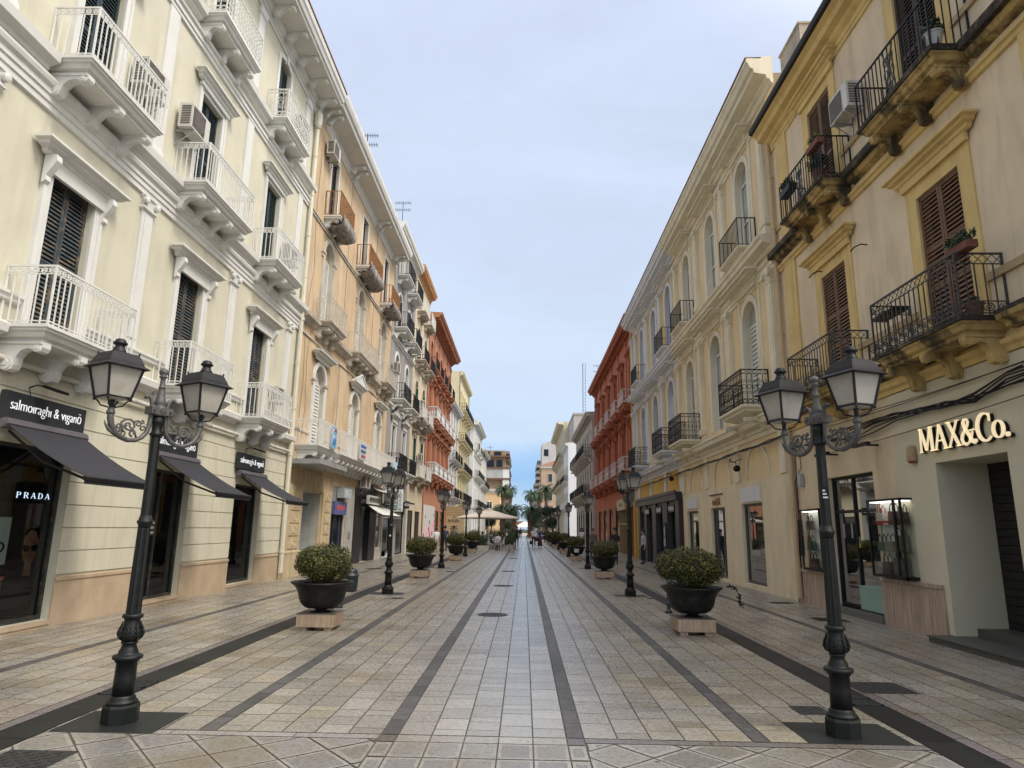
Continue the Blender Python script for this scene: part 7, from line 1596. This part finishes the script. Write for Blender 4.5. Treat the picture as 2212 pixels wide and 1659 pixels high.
ch=make_chair('white slatted cafe chair seen from behind, under the person in the white hoodie'); ch.location=(-1.95,51.9,0)
seats=[(-2.55,52.5,200,'white cafe chair turned sideways, left of the person in the white hoodie'),(-3.3,54.6,100,'white cafe chair in the shade on the left of the parasol'),(-1.7,54.8,-100,'white cafe chair in the shade on the right under the parasol'),(-2.6,56.8,180,'white cafe chair at the back under the parasol'),(-1.3,57.5,170,'white cafe chair at the back right of the parasol')]
for x,y,a,lab in seats: dup(ch,(x,y,0),R(a),lab)
for x,y,lab in ((-2.1,52.9,'small round cafe table in front of the white hooded person'),(-2.4,55.6,'small round cafe table in the shade under the parasol')):
    t=thing('cafe_table',lab,'table',(x,y,0),0,'round cafe tables'); mb=MB(); mb.lathe([(.38,.72),(.38,.75)],n=20); link('table_top',mb.mesh('table_top',CH),parent=t); mb=MB(); mb.tube([(0,0,0),(0,0,.72)],.03,8); mb.lathe([(.25,0),(.25,.03),(.04,.06)],n=12); link('pedestal',mb.mesh('pedestal',BLACKM),parent=t)
WP=mat('white_planter',(.50,.48,.44),.7,.2,scale=4)
def tub(x,y,label,hx,hy,h,rz_,hh,round_=False,seed=1,n=2500):
    t=thing('plant_tub',label,'planter',(x,y,0),0,'pale planters around the cafe'); mb=MB()
    if round_: mb.lathe([(hx*.7,0),(hx,h),(hx*1.08,h),(hx*1.08,h+.04),(hx*.9,h+.02)],n=18)
    else: mb.add([(-hx*.9,-hy*.9,0),(hx*.9,-hy*.9,0),(hx*.9,hy*.9,0),(-hx*.9,hy*.9,0),(-hx,-hy,h),(hx,-hy,h),(hx,hy,h),(-hx,hy,h)],[(0,3,2,1),(4,5,6,7),(0,1,5,4),(1,2,6,5),(2,3,7,6),(3,0,4,7)])
    link('tub',mb.mesh('tub',WP),parent=t)
    rnd=random.Random(seed); cells=[(rnd.uniform(-hx*.6,hx*.6),rnd.uniform(-hy*.5,hy*.5),h+hh*rnd.uniform(.25,.75),hx*.7,max(hy,.25),hh*.38) for _ in range(7)]
    p=thing('cafe_shrub','leafy green plant growing in the '+label,'plant',(x,y,0),0,'plants around the cafe'); link('foliage',leaves('foliage',cells,n,.045,[(.03,.06,.02),(.05,.09,.03),(.02,.04,.015),(.08,.12,.05)],rnd,TL,.2),parent=p)
tub(-3.0,50.4,'long white trough beside the fourth left planter',.42,.2,.36,0,.85,seed=3)
tub(-1.25,51.2,'round white tub right of the white chair',.2,.2,.34,0,.9,True,4); tub(-.95,53.0,'round tub at the right edge of the cafe',.22,.22,.36,0,1.0,True,5)
tub(-.95,55.5,'second tub along the right edge of the cafe',.3,.25,.36,0,1.0,True,6); tub(-.95,58.5,'farthest tub along the right edge of the cafe',.3,.25,.36,0,1.1,True,7)
tub(-4.9,52.5,'trough at the left edge of the cafe',.6,.25,.4,0,1.1,False,8); tub(-4.3,57.5,'back trough at the left of the cafe',.7,.25,.4,0,1.2,False,9); tub(-2.6,60,'back trough behind the cafe tables',1.2,.3,.4,0,1.2,False,10)
# ------------------------------------------------------------------ hoarding with lettering
t=thing('shop_hoarding','tall beige folded pattern hoarding with black lettering on the left pavement','hoarding',(-6.75,66.3,0))
mb=MB(); mb.box(-.95,.95,-.5,.5,.0,3.62); link('panel',mb.mesh('panel',mat('hoarding_beige',(.46,.37,.22),.6,.15,scale=.8)),parent=t)
mb=MB()
for k in range(4): mb.poly([(-.95,-.506,3.6-k*.22),(0,-.506,3.5-k*.22),(.95,-.506,3.6-k*.22),(.95,-.506,3.5-k*.22),(0,-.506,3.38-k*.22),(-.95,-.506,3.5-k*.22)])
link('fold_pattern',mb.mesh('fold_pattern',mat('hoarding_gold',(.38,.29,.15),.5,.15)),parent=t)
HL=mat('hoarding_letter',(.05,.045,.02),.6,0)
for s_,sz,x,z in (('ROLEX',.36,-.05,2.25),('PROSSIMA',.14,0,1.72),('APERTURA',.16,0,1.5),('GIOIELLERIA',.13,0,1.1),('PEMI',.26,-.2,.72)):
    o=link('lettering',text_mesh(s_,sz,HL,.004,.006),(x,-.512,z),R(-90),t)
mb=MB()
for a in (-2,-1,0,1,2): mb.tube([(0,-.512,2.52),(a*.05,-.512,2.68-abs(a)*.012)],.012,4)
link('crown_emblem',mb.mesh('crown_emblem',HL),parent=t)
# ------------------------------------------------------------------ people
def person(label,loc,rz,pose,cols_,hair='short',scale=1.0,extras=()):
    """pose: walk / stand / sit.  cols_: shirt, trousers, skin, hair, shoes, sleeves(bool), skirt(bool)"""
    shirt,trou,skin,hairc,shoe=cols_[:5]; longs=cols_[5] if len(cols_)>5 else True; skirt=cols_[6] if len(cols_)>6 else False
    V=[];E=[];Rr=[];K=[]
    def v(p,r): V.append(p); Rr.append(r); return len(V)-1
    def e(a,b_,k): E.append((a,b_)); K.append(k)
    if pose=='sit':
        ph=.52; hip=v((0,-.02,ph),(.15,.12)); lg=[((.10,.22,.53),(.11,.40,.50),(.11,.42,.10),(.11,.54,.04)),((-.10,.22,.53),(-.11,.40,.50),(-.12,.36,.10),(-.12,.48,.04))]
    else:
        ph=.93; hip=v((0,0,ph),(.155,.11)); s_=.20 if pose=='walk' else .02
        lg=[((.09,.0,.86),(.10,s_*.6,.50),(.10,s_*.7,.09),(.10,s_*.7+.15,.035)),((-.09,.0,.86),(-.10,-s_*.2,.50),(-.10,-s_*1.1,.10),(-.10,-s_*1.1+.14,.035))]
    w=v((0,0,ph+.17),(.135,.10)); c=v((0,.0,ph+.38),(.165,.115)); n0=v((0,.0,ph+.50),(.075,.065)); n1=v((0,.01,ph+.57),(.05,.05)); h0=v((0,.02,ph+.64),(.075,.08)); h1=v((0,.015,ph+.74),(.075,.085))
    e(hip,w,'s'); e(w,c,'s'); e(c,n0,'s'); e(n0,n1,'k'); e(n1,h0,'k'); e(h0,h1,'k')
    for L in lg:
        a=v(L[0],(.095,.095)); b2=v(L[1],(.062,.062)); c2=v(L[2],(.042,.042)); d=v(L[3],(.038,.03))
        e(hip,a,'t'); e(a,b2,'t'); e(b2,c2,'t'); e(c2,d,'h')
    for sx in (1,-1):
        sw=(.14 if pose=='walk' else .03)*sx; z=ph+.45
        if pose=='sit': A=[(sx*.18,0,z),(sx*.22,.06,z-.26),(sx*.14,.28,z-.25)]
        else: A=[(sx*.185,0,z),(sx*.23,-.02+sw*.4,z-.28),(sx*.235,.05+sw,z-.52)]
        a=v(A[0],(.06,.06)); b2=v(A[1],(.042,.042)); c2=v(A[2],(.028,.028)); e(c,a,'s'); e(a,b2,'s'); e(b2,c2,'s' if longs else 'k')
        d_=(Vector(A[2])-Vector(A[1])).normalized(); pm=Vector(A[2])+d_*.06; p_=v(tuple(pm),(.036,.02)); e(c2,p_,'k')
        u=Vector((0,1,0)) if pose!='sit' else Vector((1,0,0))
        for k in range(4):
            q=pm+u*(.024*(k-1.5))+d_*(.05+.012*(k in (1,2))); r_=q+d_*.03-Vector((sx*.012,0,0)); i1=v(tuple(q),(.009,.009)); i2=v(tuple(r_),(.007,.007)); e(p_,i1,'k'); e(i1,i2,'k')
        th=pm+u*.04+d_*.0; i1=v(tuple(th),(.010,.010)); i2=v(tuple(th+u*.012+d_*.03),(.008,.008)); e(c2,i1,'k'); e(i1,i2,'k')
    me=bpy.data.meshes.new('p'); me.from_pydata(V,E,[]); o=bpy.data.objects.new('p',me); COL.objects.link(o)
    md=o.modifiers.new('s','SKIN'); md.use_smooth_shade=True; sb=o.modifiers.new('u','SUBSURF'); sb.levels=1; sb.render_levels=1
    for i,r in enumerate(Rr): me.skin_vertices[0].data[i].radius=r
    me.skin_vertices[0].data[hip].use_root=True
    bpy.context.view_layer.update(); m2=bpy.data.meshes.new_from_object(o.evaluated_get(bpy.context.evaluated_depsgraph_get())); bpy.data.objects.remove(o)
    m2.materials.clear(); order={'s':0,'t':1,'k':2,'h':3}
    for nm,cc in (('shirt',shirt),('trousers',trou),('skin',skin),('shoe',shoe)): m2.materials.append(mat(f'cloth_{cc}',cc,.85,.15,scale=8))
    P_=[Vector(x) for x in V]
    for f in m2.polygons:
        ce=f.center; best=1e9; bk_='s'
        for (a,b2),k in zip(E,K):
            A,B_=P_[a],P_[b2]; ab=B_-A; t_=max(0,min(1,(ce-A).dot(ab)/max(1e-9,ab.length_squared))); d=(ce-(A+ab*t_)).length-.5*(Rr[a][0]*(1-t_)+Rr[b2][0]*t_)
            if d<best: best=d; bk_=k
        if bk_=='s' and ce.z<ph+.04 and abs(ce.x)<.17: bk_='t'
        f.material_index=order[bk_]; f.use_smooth=True
    m2.name='body'; t=link('person',None,loc,rz); tag(t,label,'person'); t.scale=(scale,)*3
    b_=link('body',m2,parent=t)
    hd=MB(); hd.smooth=True; hz=ph+.71; hc=mat(f'hair_{hairc}',hairc,.7,.3,scale=20)
    hd.lathe([(.02,.125),(.06,.115),(.092,.07),(.102,.01),(.098,-.03)],(0,-.012,hz),12)
    if hair=='long': hd.lathe([(.10,.02),(.108,-.05),(.11,-.16),(.09,-.26),(.03,-.28)],(0,-.045,hz),12)
    hd.v=[(x,y-.004 if y<.02 else y*.82,z) for x,y,z in hd.v]
    link('hair',hd.mesh('hair',hc),parent=t)
    fc=MB()
    for sx in (-.032,.032): fc.lathe([(.011,-.003),(.011,.003)],(sx,.093,ph+.705),8,'y')
    fc.tube([(-.025,.092,ph+.635),(.025,.092,ph+.635)],.006,4); link('face_features',fc.mesh('face_features',mat('face_dark',(.05,.02,.015),.6,0)),parent=t)
    ns=MB(); ns.smooth=True; ns.tube([(0,.088,ph+.71),(0,.115,ph+.672),(0,.095,ph+.66)],[.008,.014,.010],6); link('nose',ns.mesh('nose',m2.materials[2]),parent=t)
    if skirt:
        sk=MB(); sk.smooth=True; sk.lathe([(.15,ph+.06),(.18,ph-.12),(.21,ph-.45),(.23,.16)],n=18); link('skirt',sk.mesh('skirt',mat(f'cloth_{trou}',trou,.85,.15)),parent=t)
    return t
S1=(.42,.24,.16); S2=(.33,.17,.11); HB=(.012,.009,.007); HG=(.25,.24,.23)
BK=(.015,.015,.018); WH=(.6,.6,.6); NV=(.02,.025,.05); JN=(.03,.05,.09)
person('man in a white polo shirt and dark trousers walking towards the viewer beside a woman',(.87,60.7,0),PI,'walk',[WH,BK,S1,HG,BK,False])
person('woman in a royal blue jacket and long dark red skirt beside the walking man',(1.42,61.0,0),PI,'walk',[(.02,.03,.22),(.10,.02,.025),S1,(.12,.06,.03),BK,True,True],scale=.94)
def bagobj(x,y,z,label,w=.14,h=.3):
    t=thing('carried_bag',label,'bag',(x,y,z)); mb=MB(); mb.extr([(-w,0),(w,0),(w*.85,h),(-w*.85,h)],-.06,.06,'x') ; mb.v=[(b_,a,c) for a,b_,c in mb.v]; link('body',mb.mesh('body',BLACKM),parent=t); mb=MB(); mb.tube([(-w*.5,0,h),(0,0,h+.18),(w*.5,0,h)],.012,5); link('handle',mb.mesh('handle',BLACKM),parent=t)
bagobj(.63,60.65,.28,'black bag in the hand of the man in the white polo shirt'); bagobj(1.17,60.75,.55,'black shoulder bag between the walking couple')
person('tiny distant figure in black standing on the street axis',(-.56,118,0),0,'stand',[BK,BK,S1,HB,BK])
person('man in a dark jacket and dark trousers standing at the right edge of the cafe',(-.62,60,0),R(200),'stand',[(.03,.035,.04),BK,S1,HB,BK],scale=1.05)
person('man in a black T-shirt and blue jeans walking along the right shopfronts, between two planters',(4.35,33.0,0),R(170),'walk',[BK,JN,S1,HB,(.05,.04,.04),False])
person('dark haired person in sunglasses partly hidden behind the third right planter shrub',(3.75,37.5,0),R(180),'stand',[(.10,.09,.08),BK,S1,(.04,.02,.01),BK],scale=.97)
person('woman in a white top with long dark hair walking on the right pavement',(4.25,50.5,0),R(175),'walk',[WH,WH,S1,HB,WH,True],'long')
person('person in a white shirt walking on the left pavement beside the orange red building',(-5.7,44.5,0),R(20),'walk',[WH,(.45,.42,.38),S1,(.05,.03,.02),WH,False],scale=.93)
person('man in a dark T-shirt on the left pavement near the beige hoarding',(-5.25,45.5,0),R(10),'stand',[NV,NV,S1,HB,WH,False])
person('person with dark hair further behind on the left pavement near the beige hoarding',(-5.35,52,0),R(10),'stand',[(.08,.08,.08),BK,S2,HB,BK],scale=1.0)
person('person in a white hoodie sitting on the white slatted cafe chair with back turned',(-1.95,51.95,0),0,'sit',[(.6,.6,.62),(.2,.2,.22),S1,HB,WH])
person('person in dark clothes sitting sideways on the left cafe chair',(-2.55,52.5,0),R(-80),'sit',[NV,BK,S1,HB,BK],scale=1.0)
person('person in black sitting in the shade under the parasol, left',(-3.3,54.6,0),R(-80),'sit',[BK,BK,S1,HB,BK])
person('person in a reddish top sitting in the shade under the parasol, right',(-1.7,54.8,0),R(80),'sit',[(.15,.05,.05),BK,S1,(.06,.03,.02),BK])
person('bare-armed person sitting behind the round tub under the parasol',(-1.3,57.5,0),R(170),'sit',[BK,BK,S1,(.1,.05,.02),BK,False])
person('person with a white sleeve standing inside the black shopfront window',(5.9,34.0,0),R(100),'stand',[(.4,.4,.4),BK,S1,HB,BK],scale=.97)
# ------------------------------------------------------------------ roof aerials and a tall mast
def aerial(x,y,z,h,label):
    mb=MB(); mb.tube([(0,0,0),(0,0,h)],.02,5)
    for k,zz in enumerate((h*.95,h*.72)):
        mb.tube([(-.5,0,zz),(.5,0,zz)],.012,4)
        for j in range(-4,5): mb.tube([(j*.11,-.14,zz+.0),(j*.11,.14,zz)],.008,3); mb.tube([(j*.11,0,zz-.12),(j*.11,0,zz+.12)],.008,3)
    tag(link('roof_aerial',mb.mesh('roof_aerial',BLACKM),(x,y,z)),label,'aerial','roof aerials')
aerial(-7.3,27.2,17.1,2.0,'thin television aerial on the roof of the weathered orange building')
aerial(-7.6,37.5,19.1,2.0,'television aerial on the roof of the narrow grey building')
aerial(-7.8,72,18,1.6,'small aerial by the roofs of the far left houses') if 0 else None
aerial(7.3,66,15.4,2.6,'comb shaped aerial at the far end of the dark red roof')
mb=MB()
for k in range(3):
    a=k*2.094; mb.tube([(math.cos(a)*.3,math.sin(a)*.3,0),(math.cos(a)*.3,math.sin(a)*.3,9)],.03,4)
for k in range(18): mb.tube([(.3,0,k*.5),(-.15,.26,k*.5+.25),(-.15,-.26,k*.5+.5),(.3,0,k*.5+.5)],.014,3)
tag(link('lattice_mast',mb.mesh('lattice_mast',BLACKM),(9.6,108,19.6)),'tall thin lattice mast above the white block on the right','mast')
